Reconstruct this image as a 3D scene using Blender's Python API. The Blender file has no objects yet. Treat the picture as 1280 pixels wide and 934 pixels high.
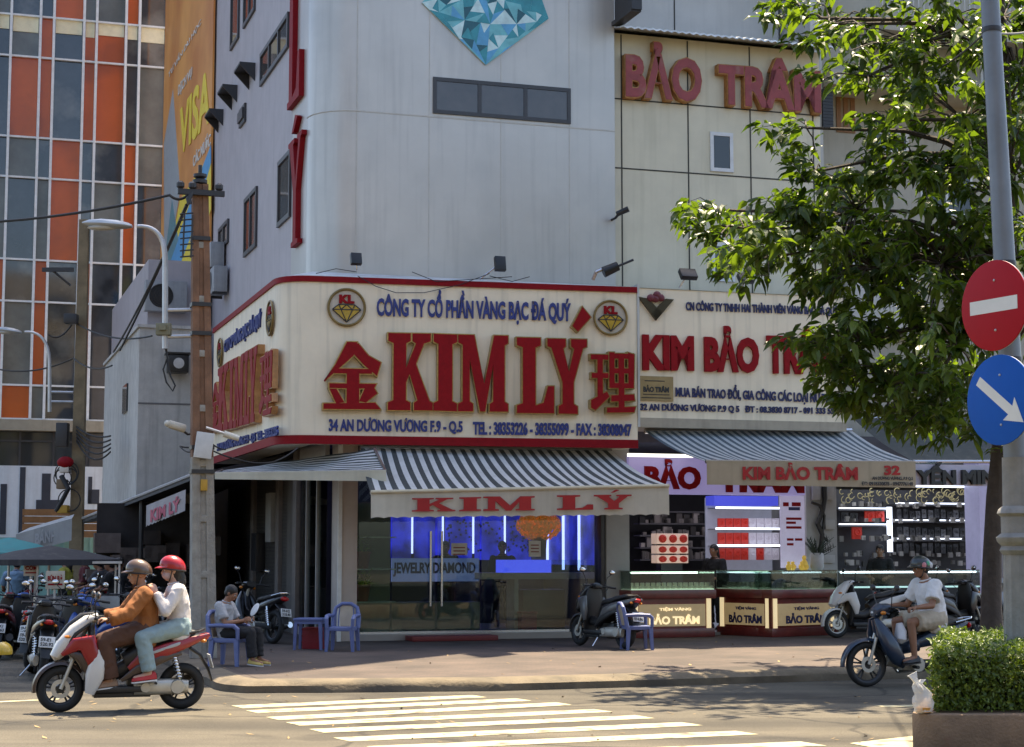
import bpy, bmesh, math, random
from mathutils import Vector, Matrix, noise
R = math.radians
random.seed(7)
SC = bpy.context.scene
COL = SC.collection

# ---------------------------------------------------------------- camera, sky, sun, exposure
FPX, W0, H0, CX, CY = 2200.0, 1280, 934, 640.0, 467.0
CAMZ = 1.7
PITCH = math.atan(223 / FPX)
cam_d = bpy.data.cameras.new('camera')
cam_d.sensor_width = 36.0
cam_d.lens = 36.0 * FPX / W0
cam_d.clip_start = 0.1
cam_d.clip_end = 2000
cam = bpy.data.objects.new('camera', cam_d)
COL.objects.link(cam)
cam.location = (0, 0, CAMZ)
cam.rotation_euler = (math.pi / 2 + PITCH, 0, 0)
SC.camera = cam

SUN_EL, SUN_AZ = R(66), math.atan2(0.45, 0.89)      # azimuth clockwise from +Y
world = bpy.data.worlds.new('World')
SC.world = world
world.use_nodes = True
wn = world.node_tree
bg = wn.nodes['Background']
sky = wn.nodes.new('ShaderNodeTexSky')
sky.sky_type = 'NISHITA'
sky.sun_disc = False
sky.sun_elevation = SUN_EL
sky.sun_rotation = SUN_AZ
sky.dust_density = 2.5
sky.air_density = 1.0
sky.ozone_density = 1.0
wn.links.new(sky.outputs[0], bg.inputs[0])
bg.inputs[1].default_value = 0.105
sun_d = bpy.data.lights.new('sun', 'SUN')
sun_d.energy = 4.6
sun_d.angle = R(0.53)
sun_d.color = (1.0, 0.84, 0.60)
sun = bpy.data.objects.new('sun', sun_d)
COL.objects.link(sun)
to_sun = Vector((math.sin(SUN_AZ) * math.cos(SUN_EL), math.cos(SUN_AZ) * math.cos(SUN_EL), math.sin(SUN_EL)))
sun.rotation_euler = to_sun.to_track_quat('Z', 'Y').to_euler()
sun.location = (0, 0, 60)
SC.view_settings.view_transform = 'Standard'
SC.view_settings.look = 'None'
SC.view_settings.exposure = 1.72
SC.view_settings.gamma = 1.0
SC.view_settings.use_curve_mapping = False
SC.render.engine = 'CYCLES'
SC.cycles.max_bounces = 6
SC.cycles.diffuse_bounces = 3
SC.cycles.glossy_bounces = 3
SC.cycles.transmission_bounces = 4
SC.cycles.transparent_max_bounces = 8
SC.cycles.caustics_reflective = False
SC.cycles.caustics_refractive = False

# ---------------------------------------------------------------- pixel -> world
FWD = Vector((0, math.cos(PITCH), math.sin(PITCH)))
UPV = Vector((0, -math.sin(PITCH), math.cos(PITCH)))
CAMP = Vector((0, 0, CAMZ))

def ray(px, py):
    return FWD + Vector((1, 0, 0)) * ((px - CX) / FPX) + UPV * ((CY - py) / FPX)

def at(px, py, Y):
    d = ray(px, py)
    return CAMP + d * (Y / d.y)

def gnd(px, py, z=0.0):
    d = ray(px, py)
    return CAMP + d * ((z - CAMZ) / d.z)

class Frame:
    """upright plane: local x along the wall (to the right), y away from the viewer, z up"""
    def __init__(s, O, ang):
        s.O = Vector((O[0], O[1], 0)); s.a = ang
        s.u = Vector((math.cos(ang), math.sin(ang), 0)); s.v = Vector((-math.sin(ang), math.cos(ang), 0))
    def Wd(s, x, y, z=0):
        return s.O + s.u * x + s.v * y + Vector((0, 0, z))
    def hit(s, px, py, y=0.0):
        d = ray(px, py)
        o = s.O + s.v * y
        t = (o - CAMP).dot(s.v) / d.dot(s.v)
        p = CAMP + d * t
        return ((p - s.O).dot(s.u), p.z)
    def loc(s, p):
        r = Vector(p) - s.O
        return Vector((r.dot(s.u), r.dot(s.v), p[2]))

# ---------------------------------------------------------------- materials
MATS = {}
def hexc(r, g, b):
    f = lambda c: ((c / 255 + 0.055) / 1.055) ** 2.4 if c / 255 > 0.04045 else c / 255 / 12.92
    return (f(r), f(g), f(b))

def M(name, col, rough=0.6, metal=0.0, var=0.12, scale=5.0, bump=0.0, bscale=40.0, spec=0.5, streak=0.0,
      streak_col=(0.09, 0.075, 0.06), coat=0.0, emit=None, estr=0.0, island=0.0, patch=None):
    if name in MATS: return MATS[name]
    m = bpy.data.materials.new(name); m.use_nodes = True
    nt = m.node_tree; N = nt.nodes; L = nt.links
    b = N['Principled BSDF']
    b.inputs['Roughness'].default_value = rough
    b.inputs['Metallic'].default_value = metal
    b.inputs['Specular IOR Level'].default_value = spec
    if coat: b.inputs['Coat Weight'].default_value = coat; b.inputs['Coat Roughness'].default_value = 0.08
    tc = N.new('ShaderNodeTexCoord')
    c = tuple(col) + (1,)
    out = None
    rgb = N.new('ShaderNodeRGB'); rgb.outputs[0].default_value = c; out = rgb.outputs[0]
    def mix(a, bcol, fac, mode='MIX'):
        x = N.new('ShaderNodeMix'); x.data_type = 'RGBA'; x.blend_type = mode
        L.new(a, x.inputs[6])
        if isinstance(bcol, tuple): x.inputs[7].default_value = bcol
        else: L.new(bcol, x.inputs[7])
        if isinstance(fac, float): x.inputs[0].default_value = fac
        else: L.new(fac, x.inputs[0])
        return x.outputs[2]
    if var:
        n = N.new('ShaderNodeTexNoise'); n.inputs['Scale'].default_value = scale; n.inputs['Detail'].default_value = 8
        n.inputs['Roughness'].default_value = 0.65
        L.new(tc.outputs['Object'], n.inputs[0])
        r = N.new('ShaderNodeMapRange'); r.inputs[1].default_value = 0.3; r.inputs[2].default_value = 0.7
        r.inputs[3].default_value = 1 - var; r.inputs[4].default_value = 1 + var
        L.new(n.outputs[0], r.inputs[0])
        cmb = N.new('ShaderNodeCombineColor')
        for i in range(3): L.new(r.outputs[0], cmb.inputs[i])
        out = mix(out, cmb.outputs[0], 1.0, 'MULTIPLY')
    if island:
        g = N.new('ShaderNodeNewGeometry')
        r = N.new('ShaderNodeMapRange'); r.inputs[3].default_value = 1 - island; r.inputs[4].default_value = 1 + island
        L.new(g.outputs['Random Per Island'], r.inputs[0])
        cmb = N.new('ShaderNodeCombineColor')
        for i in range(3): L.new(r.outputs[0], cmb.inputs[i])
        out = mix(out, cmb.outputs[0], 1.0, 'MULTIPLY')
    if patch:                                   # big soft blotches of a second colour
        n = N.new('ShaderNodeTexNoise'); n.inputs['Scale'].default_value = patch[1]; n.inputs['Detail'].default_value = 6
        L.new(tc.outputs['Object'], n.inputs[0])
        r = N.new('ShaderNodeMapRange'); r.inputs[1].default_value = patch[2]; r.inputs[2].default_value = patch[2] + 0.14
        L.new(n.outputs[0], r.inputs[0])
        out = mix(out, tuple(patch[0]) + (1,), r.outputs[0])
    if streak:
        mp = N.new('ShaderNodeMapping'); mp.inputs['Scale'].default_value = (7.0, 7.0, 0.35)
        L.new(tc.outputs['Object'], mp.inputs[0])
        n = N.new('ShaderNodeTexNoise'); n.inputs['Scale'].default_value = 1.0; n.inputs['Detail'].default_value = 7
        L.new(mp.outputs[0], n.inputs[0])
        r = N.new('ShaderNodeMapRange'); r.inputs[1].default_value = 0.52; r.inputs[2].default_value = 0.8
        r.inputs[3].default_value = 0; r.inputs[4].default_value = streak
        L.new(n.outputs[0], r.inputs[0])
        out = mix(out, tuple(streak_col) + (1,), r.outputs[0])
    L.new(out, b.inputs['Base Color'])
    if bump:
        n = N.new('ShaderNodeTexNoise'); n.inputs['Scale'].default_value = bscale; n.inputs['Detail'].default_value = 6
        L.new(tc.outputs['Object'], n.inputs[0])
        bp = N.new('ShaderNodeBump'); bp.inputs['Strength'].default_value = bump; bp.inputs['Distance'].default_value = 0.02
        L.new(n.outputs[0], bp.inputs['Height']); L.new(bp.outputs[0], b.inputs['Normal'])
    if emit:
        b.inputs['Emission Color'].default_value = tuple(emit) + (1,)
        b.inputs['Emission Strength'].default_value = estr
    MATS[name] = m
    return m

def glass_mat(name, tint=(0.75, 0.85, 0.82), refl=0.12, rough=0.02):
    if name in MATS: return MATS[name]
    m = bpy.data.materials.new(name); m.use_nodes = True
    nt = m.node_tree; N = nt.nodes; L = nt.links
    for n in list(N): N.remove(n)
    o = N.new('ShaderNodeOutputMaterial'); t = N.new('ShaderNodeBsdfTransparent'); g = N.new('ShaderNodeBsdfGlossy')
    t.inputs[0].default_value = tuple(tint) + (1,)
    g.inputs['Roughness'].default_value = rough
    lw = N.new('ShaderNodeFresnel'); lw.inputs[0].default_value = 1.5
    r = N.new('ShaderNodeMapRange'); r.inputs[1].default_value = 0.0; r.inputs[2].default_value = 1.0
    r.inputs[3].default_value = refl * 0.15; r.inputs[4].default_value = 0.9
    L.new(lw.outputs[0], r.inputs[0])
    x = N.new('ShaderNodeMixShader')
    L.new(r.outputs[0], x.inputs[0]); L.new(t.outputs[0], x.inputs[1]); L.new(g.outputs[0], x.inputs[2])
    L.new(x.outputs[0], o.inputs[0])
    MATS[name] = m
    return m

def leaf_mat(name, col, trans, tf=0.35, island=0.45, rough=0.45):
    if name in MATS: return MATS[name]
    m = bpy.data.materials.new(name); m.use_nodes = True
    nt = m.node_tree; N = nt.nodes; L = nt.links
    o = N['Material Output']; b = N['Principled BSDF']
    b.inputs['Roughness'].default_value = rough
    g = N.new('ShaderNodeNewGeometry')
    cr = N.new('ShaderNodeValToRGB')
    e = cr.color_ramp.elements
    e[0].color = tuple(c * (1 - island) for c in col) + (1,); e[1].color = tuple(min(1, c * (1 + island)) for c in col) + (1,)
    e[1].color = (e[1].color[0] * 1.35, e[1].color[1], e[1].color[2] * 0.8, 1)
    L.new(g.outputs['Random Per Island'], cr.inputs[0])
    L.new(cr.outputs[0], b.inputs['Base Color'])
    t = N.new('ShaderNodeBsdfTranslucent')
    mx = N.new('ShaderNodeMix'); mx.data_type = 'RGBA'; mx.blend_type = 'MULTIPLY'; mx.inputs[0].default_value = 1
    L.new(cr.outputs[0], mx.inputs[6]); mx.inputs[7].default_value = tuple(trans) + (1,)
    L.new(mx.outputs[2], t.inputs[0])
    x = N.new('ShaderNodeMixShader'); x.inputs[0].default_value = tf
    L.new(b.outputs[0], x.inputs[1]); L.new(t.outputs[0], x.inputs[2]); L.new(x.outputs[0], o.inputs[0])
    MATS[name] = m
    return m

# ---------------------------------------------------------------- mesh builder
class MB:
    def __init__(s):
        s.bm = bmesh.new(); s.mi = 0
    def _fin(s, faces):
        for f in faces: f.material_index = s.mi
    def face(s, pts):
        vs = [s.bm.verts.new(p) for p in pts]
        f = s.bm.faces.new(vs); f.material_index = s.mi
        return f
    def box(s, x0, x1, y0, y1, z0, z1, bev=0.0, mat=None, rot=None, c=None):
        if x0 > x1: x0, x1 = x1, x0
        if y0 > y1: y0, y1 = y1, y0
        if z0 > z1: z0, z1 = z1, z0
        t = bmesh.new()
        r = bmesh.ops.create_cube(t, size=1)
        for v in t.verts:
            v.co = Vector(((x0 + x1) / 2 + v.co.x * (x1 - x0), (y0 + y1) / 2 + v.co.y * (y1 - y0), (z0 + z1) / 2 + v.co.z * (z1 - z0)))
        if bev: bmesh.ops.bevel(t, geom=list(t.edges), offset=bev, segments=2, affect='EDGES', profile=0.6)
        if rot is not None:
            cc = Vector(c) if c is not None else Vector(((x0 + x1) / 2, (y0 + y1) / 2, (z0 + z1) / 2))
            for v in t.verts: v.co = rot @ (v.co - cc) + cc
        s._merge(t); return s
    def _merge(s, t):
        mp = {}
        for v in t.verts: mp[v] = s.bm.verts.new(v.co)
        for f in t.faces:
            try:
                g = s.bm.faces.new([mp[v] for v in f.verts]); g.material_index = s.mi
            except ValueError: pass
        t.free()
    def loft(s, rings, closed=True, caps=True):
        vr = [[s.bm.verts.new(p) for p in r] for r in rings]
        n = len(rings[0])
        for a, b in zip(vr[:-1], vr[1:]):
            for i in range(n if closed else n - 1):
                j = (i + 1) % n
                f = s.bm.faces.new((a[i], a[j], b[j], b[i])); f.material_index = s.mi
        if caps and closed:
            f = s.bm.faces.new(vr[0][::-1]); f.material_index = s.mi
            f = s.bm.faces.new(vr[-1]); f.material_index = s.mi
        return s
    def tube(s, pts, r, n=8, caps=True):
        pts = [Vector(p) for p in pts]
        rs = r if isinstance(r, (list, tuple)) else [r] * len(pts)
        rings = []; prev = None
        for i, p in enumerate(pts):
            if i == 0: d = pts[1] - p
            elif i == len(pts) - 1: d = p - pts[i - 1]
            else: d = (pts[i + 1] - p).normalized() + (p - pts[i - 1]).normalized()
            d.normalize()
            if prev is None:
                a = d.orthogonal().normalized()
            else:
                a = prev - d * prev.dot(d)
                if a.length < 1e-6: a = d.orthogonal()
                a.normalize()
            prev = a; b = d.cross(a)
            rings.append([p + (a * math.cos(2 * math.pi * k / n) + b * math.sin(2 * math.pi * k / n)) * rs[i] for k in range(n)])
        return s.loft(rings, True, caps)
    def prism(s, poly, a, b, axis='y', bev=0.0):
        def P(p, q):
            if axis == 'y': return Vector((p[0], q, p[1]))
            if axis == 'x': return Vector((q, p[0], p[1]))
            return Vector((p[0], p[1], q))
        t = bmesh.new()
        A = [t.verts.new(P(p, a)) for p in poly]; B = [t.verts.new(P(p, b)) for p in poly]
        fa = t.faces.new(A); fb = t.faces.new(B[::-1])
        n = len(poly)
        for i in range(n):
            j = (i + 1) % n
            t.faces.new((A[j], A[i], B[i], B[j]))
        bmesh.ops.recalc_face_normals(t, faces=list(t.faces))
        if bev:
            es = [e for e in t.edges if e.calc_face_angle(0) > 0.5]
            bmesh.ops.bevel(t, geom=es, offset=bev, segments=2, affect='EDGES', profile=0.6)
        bmesh.ops.triangulate(t, faces=[f for f in t.faces if len(f.verts) > 4])
        s._merge(t); return s
    def lathe(s, prof, c=(0, 0, 0), n=20, axis='z', caps=True):
        c = Vector(c); rings = []
        for r, h in prof:
            ring = []
            for k in range(n):
                a = 2 * math.pi * k / n; x, y = r * math.cos(a), r * math.sin(a)
                if axis == 'z': ring.append(c + Vector((x, y, h)))
                elif axis == 'y': ring.append(c + Vector((x, h, y)))
                else: ring.append(c + Vector((h, x, y)))
            rings.append(ring)
        return s.loft(rings, True, caps)
    def ball(s, c, r, n=12, m=8, rot=None):
        c = Vector(c); r = r if isinstance(r, (list, tuple)) else (r, r, r)
        rings = []
        for i in range(m + 1):
            ph = math.pi * (0.03 + 0.94 * i / m) - math.pi / 2
            ring = []
            for k in range(n):
                a = 2 * math.pi * k / n
                p = Vector((r[0] * math.cos(ph) * math.cos(a), r[1] * math.cos(ph) * math.sin(a), r[2] * math.sin(ph)))
                if rot is not None: p = rot @ p
                ring.append(c + p)
            rings.append(ring)
        return s.loft(rings)
    def torus(s, c, R0, r, axis='y', n=32, m=10, a0=0.0, a1=2 * math.pi, sq=1.0):
        full = abs(a1 - a0 - 2 * math.pi) < 1e-6
        rings = []; c = Vector(c)
        for k in range(n if full else n + 1):
            a = a0 + (a1 - a0) * k / n
            ring = []
            for j in range(m):
                b = 2 * math.pi * j / m
                rr = R0 + r * math.cos(b); h = r * sq * math.sin(b)
                if axis == 'y': ring.append(c + Vector((rr * math.cos(a), h, rr * math.sin(a))))
                elif axis == 'z': ring.append(c + Vector((rr * math.cos(a), rr * math.sin(a), h)))
                else: ring.append(c + Vector((h, rr * math.cos(a), rr * math.sin(a))))
            rings.append(ring)
        if full: rings.append(rings[0])
        return s.loft(rings, True, not full)
    def build(s, name, mat, parent=None, smooth=35, doubles=True):
        bm = s.bm
        if doubles: bmesh.ops.remove_doubles(bm, verts=list(bm.verts), dist=1e-5)
        bmesh.ops.recalc_face_normals(bm, faces=list(bm.faces))
        if smooth:
            lim = R(smooth)
            for f in bm.faces: f.smooth = True
            for e in bm.edges:
                if len(e.link_faces) == 2:
                    e.smooth = e.calc_face_angle(0) < lim
        me = bpy.data.meshes.new(name)
        bm.to_mesh(me); bm.free()
        for mm in (mat if isinstance(mat, (list, tuple)) else [mat]): me.materials.append(mm)
        o = bpy.data.objects.new(name, me); COL.objects.link(o)
        if parent is not None: o.parent = parent
        return o

def obj_from_mesh(name, me, mat, parent=None):
    me.materials.clear()
    for mm in (mat if isinstance(mat, (list, tuple)) else [mat]): me.materials.append(mm)
    o = bpy.data.objects.new(name, me); COL.objects.link(o)
    if parent is not None: o.parent = parent
    return o

def tag(o, label, cat, group=None, kind=None):
    if label: o['label'] = label
    if cat: o['category'] = cat
    if group: o['group'] = group
    if kind: o['kind'] = kind
    return o

def thing(name, label, cat, loc=(0, 0, 0), rz=0.0, group=None):
    o = bpy.data.objects.new(name, None); COL.objects.link(o)
    o.empty_display_size = 0.2
    o.location = loc; o.rotation_euler = (0, 0, rz)
    return tag(o, label, cat, group)

def struct(o):
    o['kind'] = 'structure'; return o

def copy_tree(o, parent=None):
    c = o.copy(); COL.objects.link(c)
    if parent is not None: c.parent = parent
    for ch in list(o.children): copy_tree(ch, c)
    return c

def dup(root, loc, rz, label, group=None, scale=None):
    c = copy_tree(root)
    c.location = loc; c.rotation_euler = (0, 0, rz)
    c['label'] = label
    if group: c['group'] = group
    if scale: c.scale = (scale,) * 3
    return c

# ---------------------------------------------------------------- lettering
def text_mesh(body, depth=0.02, bold=0.0, spacing=1.0, res=3):
    cu = bpy.data.curves.new('lettering', 'FONT')
    cu.body = body; cu.size = 1.0; cu.extrude = depth / 2; cu.offset = bold; cu.resolution_u = res
    cu.space_character = spacing
    o = bpy.data.objects.new('lettering', cu); COL.objects.link(o)
    dg = bpy.context.evaluated_depsgraph_get(); dg.update()
    me = bpy.data.meshes.new_from_object(o.evaluated_get(dg), depsgraph=dg)
    bpy.data.objects.remove(o); bpy.data.curves.remove(cu)
    return me

def lettering(body, x0, x1, z0, z1, y, depth, mat, parent, bold=0.0, name='lettering', slope=0.0, spacing=1.0, gap=0.0):
    """text upright in the local x-z plane, facing -y, stretched into the given box"""
    me = text_mesh(body, 0.02, bold, spacing)
    xs = [v.co.x for v in me.vertices]; ys = [v.co.y for v in me.vertices]; zs = [v.co.z for v in me.vertices]
    ax, bx, ay, by, az, bz = min(xs), max(xs), min(ys), max(ys), min(zs), max(zs)
    for v in me.vertices:
        tx = (v.co.x - ax) / (bx - ax); ty = (v.co.y - ay) / (by - ay); tz = (v.co.z - az) / max(1e-6, bz - az)
        x = x0 + tx * (x1 - x0)
        v.co = Vector((x, y - gap - tz * depth, z0 + ty * (z1 - z0) + slope * (x - x0)))
    return obj_from_mesh(name, me, mat, parent)

# heavy slab capitals drawn as outlines in a 1 x 1 box (holes are left out by shape)
def slab(ch):
    if ch == 'I': return [[(.0, 0), (1, 0), (1, .1), (.8, .13), (.8, .87), (1, .9), (1, 1), (0, 1), (0, .9), (.2, .87), (.2, .13), (0, .1)]]
    if ch == 'L': return [[(0, 0), (1, 0), (1, .36), (.84, .36), (.72, .14), (.5, .1), (.5, .87), (.64, .9), (.64, 1), (0, 1), (0, .9), (.16, .87), (.16, .13), (0, .1)]]
    if ch == 'K': return [[(0, 0), (.5, 0), (.5, .1), (.4, .13), (.4, .36), (.48, .47), (.66, .13), (.58, .1), (.58, 0), (1, 0), (1, .1), (.93, .12), (.62, .6),
                           (.8, .87), (.95, .9), (.95, 1), (.54, 1), (.54, .9), (.62, .87), (.4, .55), (.4, .87), (.5, .9), (.5, 1), (0, 1), (0, .9), (.12, .87), (.12, .13), (0, .1)]]
    if ch == 'M': return [[(0, 0), (.3, 0), (.3, .1), (.23, .13), (.23, .68), (.44, 0), (.54, 0), (.7, .62), (.7, .13), (.63, .1), (.63, 0), (1, 0), (1, .1), (.93, .13),
                           (.93, .87), (1, .9), (1, 1), (.72, 1), (.52, .36), (.32, 1), (0, 1), (0, .9), (.09, .87), (.09, .13), (0, .1)]]
    if ch == 'Y': return [[(.28, 0), (.76, 0), (.76, .1), (.66, .13), (.66, .42), (.9, .88), (1, .9), (1, 1), (.6, 1), (.6, .9), (.68, .87), (.54, .56), (.4, .87), (.46, .9), (.46, 1),
                           (0, 1), (0, .9), (.1, .88), (.38, .42), (.38, .13), (.28, .1)]]
    if ch == "'": return [[(0, 0), (.35, 0), (1, .75), (.6, 1)]]
# ================================================================ frames
A = R(18)
F = Frame((-2.93, 31.0), A)                                   # shop fronts
side_o = F.Wd(-0.6, 0)
SP = Frame((side_o.x, side_o.y), A - math.pi / 2)             # side wall along the side street (x runs towards the viewer)
def span(fr, x0, x1, y0, y1, dy=0.0):
    """pixel box -> local box on the plane y = dy of a frame"""
    xm, ym = (x0 + x1) / 2, (y0 + y1) / 2
    a = fr.hit(x0, ym, dy)[0]; b = fr.hit(x1, ym, dy)[0]
    t = fr.hit(xm, y0, dy)[1]; u = fr.hit(xm, y1, dy)[1]
    return a, b, u, t
WALL_H = 0.15                                                 # pavement level

# ================================================================ materials
m_asphalt = M('asphalt', (0.078, 0.067, 0.048), 0.9, var=0.22, scale=1.2, bump=0.6, bscale=90, patch=((0.058, 0.050, 0.037), 0.35, 0.52))
m_kerb = M('kerb_concrete', (0.145, 0.115, 0.075), 0.9, var=0.25, scale=3, bump=0.5, bscale=25, patch=((0.085, 0.07, 0.05), 1.4, 0.52))
m_white_road = M('road_paint', (0.42, 0.375, 0.23), 0.8, var=0.12, scale=6, patch=((0.12, 0.10, 0.07), 4.5, 0.53))
m_tower = M('grey_panel', (0.54, 0.515, 0.475), 0.34, var=0.06, scale=1.1, streak=0.38, streak_col=(0.30, 0.29, 0.27), metal=0.3, patch=((0.47, 0.455, 0.425), 0.5, 0.50))
m_tower_side = M('grey_render', (0.42, 0.385, 0.40), 0.5, var=0.10, scale=1.6, streak=0.35, streak_col=(0.22, 0.21, 0.22))
m_joint = M('panel_joint', (0.52, 0.50, 0.45), 0.7)
m_dark_joint = M('dark_joint', (0.05, 0.048, 0.04), 0.8)
m_beige = M('beige_panel', (0.66, 0.61, 0.46), 0.6, var=0.07, scale=1.5, streak=0.4, streak_col=(0.42, 0.39, 0.26))
m_pale = M('pale_render', (0.55, 0.55, 0.52), 0.7, var=0.06, scale=2, streak=0.25, streak_col=(0.3, 0.3, 0.28))
m_dark = M('dark_metal', (0.025, 0.025, 0.028), 0.45, var=0.1)
m_black = M('black_plastic', (0.012, 0.012, 0.013), 0.4, var=0.1)
m_frame_dark = M('dark_window_frame', (0.045, 0.045, 0.05), 0.4)
m_white_frame = M('white_window_frame', (0.65, 0.66, 0.66), 0.5)
m_pane = M('dark_glass', (0.03, 0.035, 0.04), 0.06, var=0.0, spec=0.7)
m_pane_brown = M('brown_glass', (0.055, 0.045, 0.04), 0.05, var=0.3, scale=3, spec=0.9)
m_red = M('sign_red', (0.24, 0.003, 0.008), 0.6, spec=.2, var=0.12, scale=9)
m_red_face = M('letter_red', (0.27, 0.003, 0.007), 0.6, spec=.2, var=0.15, scale=12)
m_brass = M('letter_brass_side', (0.42, 0.29, 0.10), 0.35, metal=0.6, var=0.3, scale=14)
m_blue_letter = M('letter_blue', (0.03, 0.045, 0.20), 0.6, var=0.2, scale=10)
m_navy = M('letter_navy', (0.018, 0.022, 0.10), 0.5, var=0.15)
m_sign = M('sign_panel', (0.90, 0.78, 0.58), 0.5, var=0.05, scale=2.5, streak=0.42, streak_col=(0.34, 0.30, 0.22))
m_concrete = M('grey_concrete', (0.52, 0.50, 0.46), 0.85, var=0.14, scale=3, bump=0.3, streak=0.5, streak_col=(0.17, 0.16, 0.14))
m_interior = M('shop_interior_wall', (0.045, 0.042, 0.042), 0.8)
m_floor = M('shop_floor_tile', (0.30, 0.27, 0.24), 0.3, var=0.1, scale=2)
m_steel = M('brushed_steel', (0.55, 0.55, 0.56), 0.25, metal=0.9, var=0.05)
m_glass = glass_mat('shop_glass')
m_counter_glass = glass_mat('counter_glass', (0.82, 0.92, 0.9), 0.10)
m_pillar = M('pillar_cream', (0.50, 0.42, 0.36), 0.6, var=0.08, scale=3)
m_pillar_grey = M('pillar_grey', (0.42, 0.42, 0.41), 0.6, var=0.08, scale=3)
m_zinc = M('zinc_sheet', (0.62, 0.64, 0.66), 0.4, metal=0.4, var=0.2, scale=3)

# ================================================================ ground
def asphalt_detail(m):
    nt = m.node_tree; N = nt.nodes; L = nt.links; b = N['Principled BSDF']
    src = b.inputs['Base Color'].links[0].from_socket
    tc = N.new('ShaderNodeTexCoord')
    def noise_(rot, sc, scale, lo, hi, a, c):
        mp = N.new('ShaderNodeMapping'); mp.inputs['Rotation'].default_value = (0, 0, rot); mp.inputs['Scale'].default_value = sc
        n = N.new('ShaderNodeTexNoise'); n.inputs['Scale'].default_value = scale; n.inputs['Detail'].default_value = 6
        L.new(tc.outputs['Object'], mp.inputs[0]); L.new(mp.outputs[0], n.inputs[0])
        r = N.new('ShaderNodeMapRange'); r.inputs[1].default_value = lo; r.inputs[2].default_value = hi; r.inputs[3].default_value = a; r.inputs[4].default_value = c
        L.new(n.outputs[0], r.inputs[0]); return r.outputs[0]
    def mul(col, f):
        x = N.new('ShaderNodeMix'); x.data_type = 'RGBA'; x.blend_type = 'MULTIPLY'; x.inputs[0].default_value = 1
        cc = N.new('ShaderNodeCombineColor')
        for i in range(3): L.new(f, cc.inputs[i])
        L.new(col, x.inputs[6]); L.new(cc.outputs[0], x.inputs[7]); return x.outputs[2]
    col = mul(src, noise_(-A, (.06, 1.1, 1), 1.0, .40, .62, 1.18, .60))          # worn wheel tracks along the road
    col = mul(col, noise_(0, (1, 1, 1), 55, .35, .65, .72, 1.30))                # stone chippings
    col = mul(col, noise_(.4, (1, 1, 1), .55, .58, .63, 1.0, .62))               # oil patches
    v = N.new('ShaderNodeTexVoronoi'); v.feature = 'DISTANCE_TO_EDGE'; v.inputs['Scale'].default_value = .38
    mp = N.new('ShaderNodeMapping'); n = N.new('ShaderNodeTexNoise'); n.inputs['Scale'].default_value = 1.3; n.inputs['Detail'].default_value = 8
    L.new(tc.outputs['Object'], n.inputs[0]); x = N.new('ShaderNodeMix'); x.data_type = 'RGBA'; x.inputs[0].default_value = .35
    L.new(tc.outputs['Object'], x.inputs[6]); L.new(n.outputs[1], x.inputs[7]); L.new(x.outputs[2], v.inputs[0])
    r = N.new('ShaderNodeMapRange'); r.inputs[1].default_value = .004; r.inputs[2].default_value = .012; r.inputs[3].default_value = .45; r.inputs[4].default_value = 1.0
    L.new(v.outputs[0], r.inputs[0]); col = mul(col, r.outputs[0])
    L.new(col, b.inputs['Base Color']); return m
g = MB(); g.face([(-220, -60, 0), (220, -60, 0), (220, 260, 0), (-220, 260, 0)])
struct(g.build('road', asphalt_detail(m_asphalt), smooth=0))

# pavement: kerb line along the main road, rounded corner, then along the side street
v2 = F.v; u2 = F.u
kA = gnd(440, 866); kB = Vector((kA.x, kA.y, 0)) + u2 * 24
corner = gnd(300, 867)
path = []
path.append(Vector((kA.x, kA.y, 0)) + u2 * 24)
path.append(gnd(1037, 851)); path.append(gnd(794, 859)); path.append(gnd(620, 864.0)); path.append(Vector((kA.x, kA.y, 0)))
c0 = gnd(330, 866.5); path.append(c0)
c1 = gnd(262, 858); ctrl = gnd(276, 868)
for i in range(1, 9):
    t = i / 9
    path.append(c0 * (1 - t) ** 2 + ctrl * 2 * t * (1 - t) + c1 * t * t)
path.append(c1)
path.append(c1 + v2 * 8); path.append(c1 + v2 * 40)
back = [c1 + v2 * 40 + u2 * 40]
res = []
for p, q in zip(path[:-1], path[1:]):
    n_ = max(1, int((q - p).length / .35))
    for i in range(n_): res.append(p.lerp(q, i / n_))
path = res + [path[-1]]
random.seed(77)
inner = []
KW = 0.34
for i, p in enumerate(path):
    a = path[max(0, i - 1)]; b = path[min(len(path) - 1, i + 1)]
    d = (b - a).normalized(); nrm = Vector((d.y, -d.x, 0))
    inner.append(p + nrm * KW)
kb = MB()
kb.loft([[Vector((p.x, p.y, -0.05)), Vector((p.x, p.y, 0.085)) + (q - p) * random.uniform(-.03, .10), p + (q - p) * random.uniform(.18, .30) + Vector((0, 0, 0.125 + random.uniform(-.012, .016))), Vector((q.x, q.y, 0.15)), Vector((q.x, q.y, -0.05))]
         for p, q in zip(path, inner)], closed=False, caps=False)
struct(kb.build('kerb', m_kerb, smooth=50))
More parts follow.
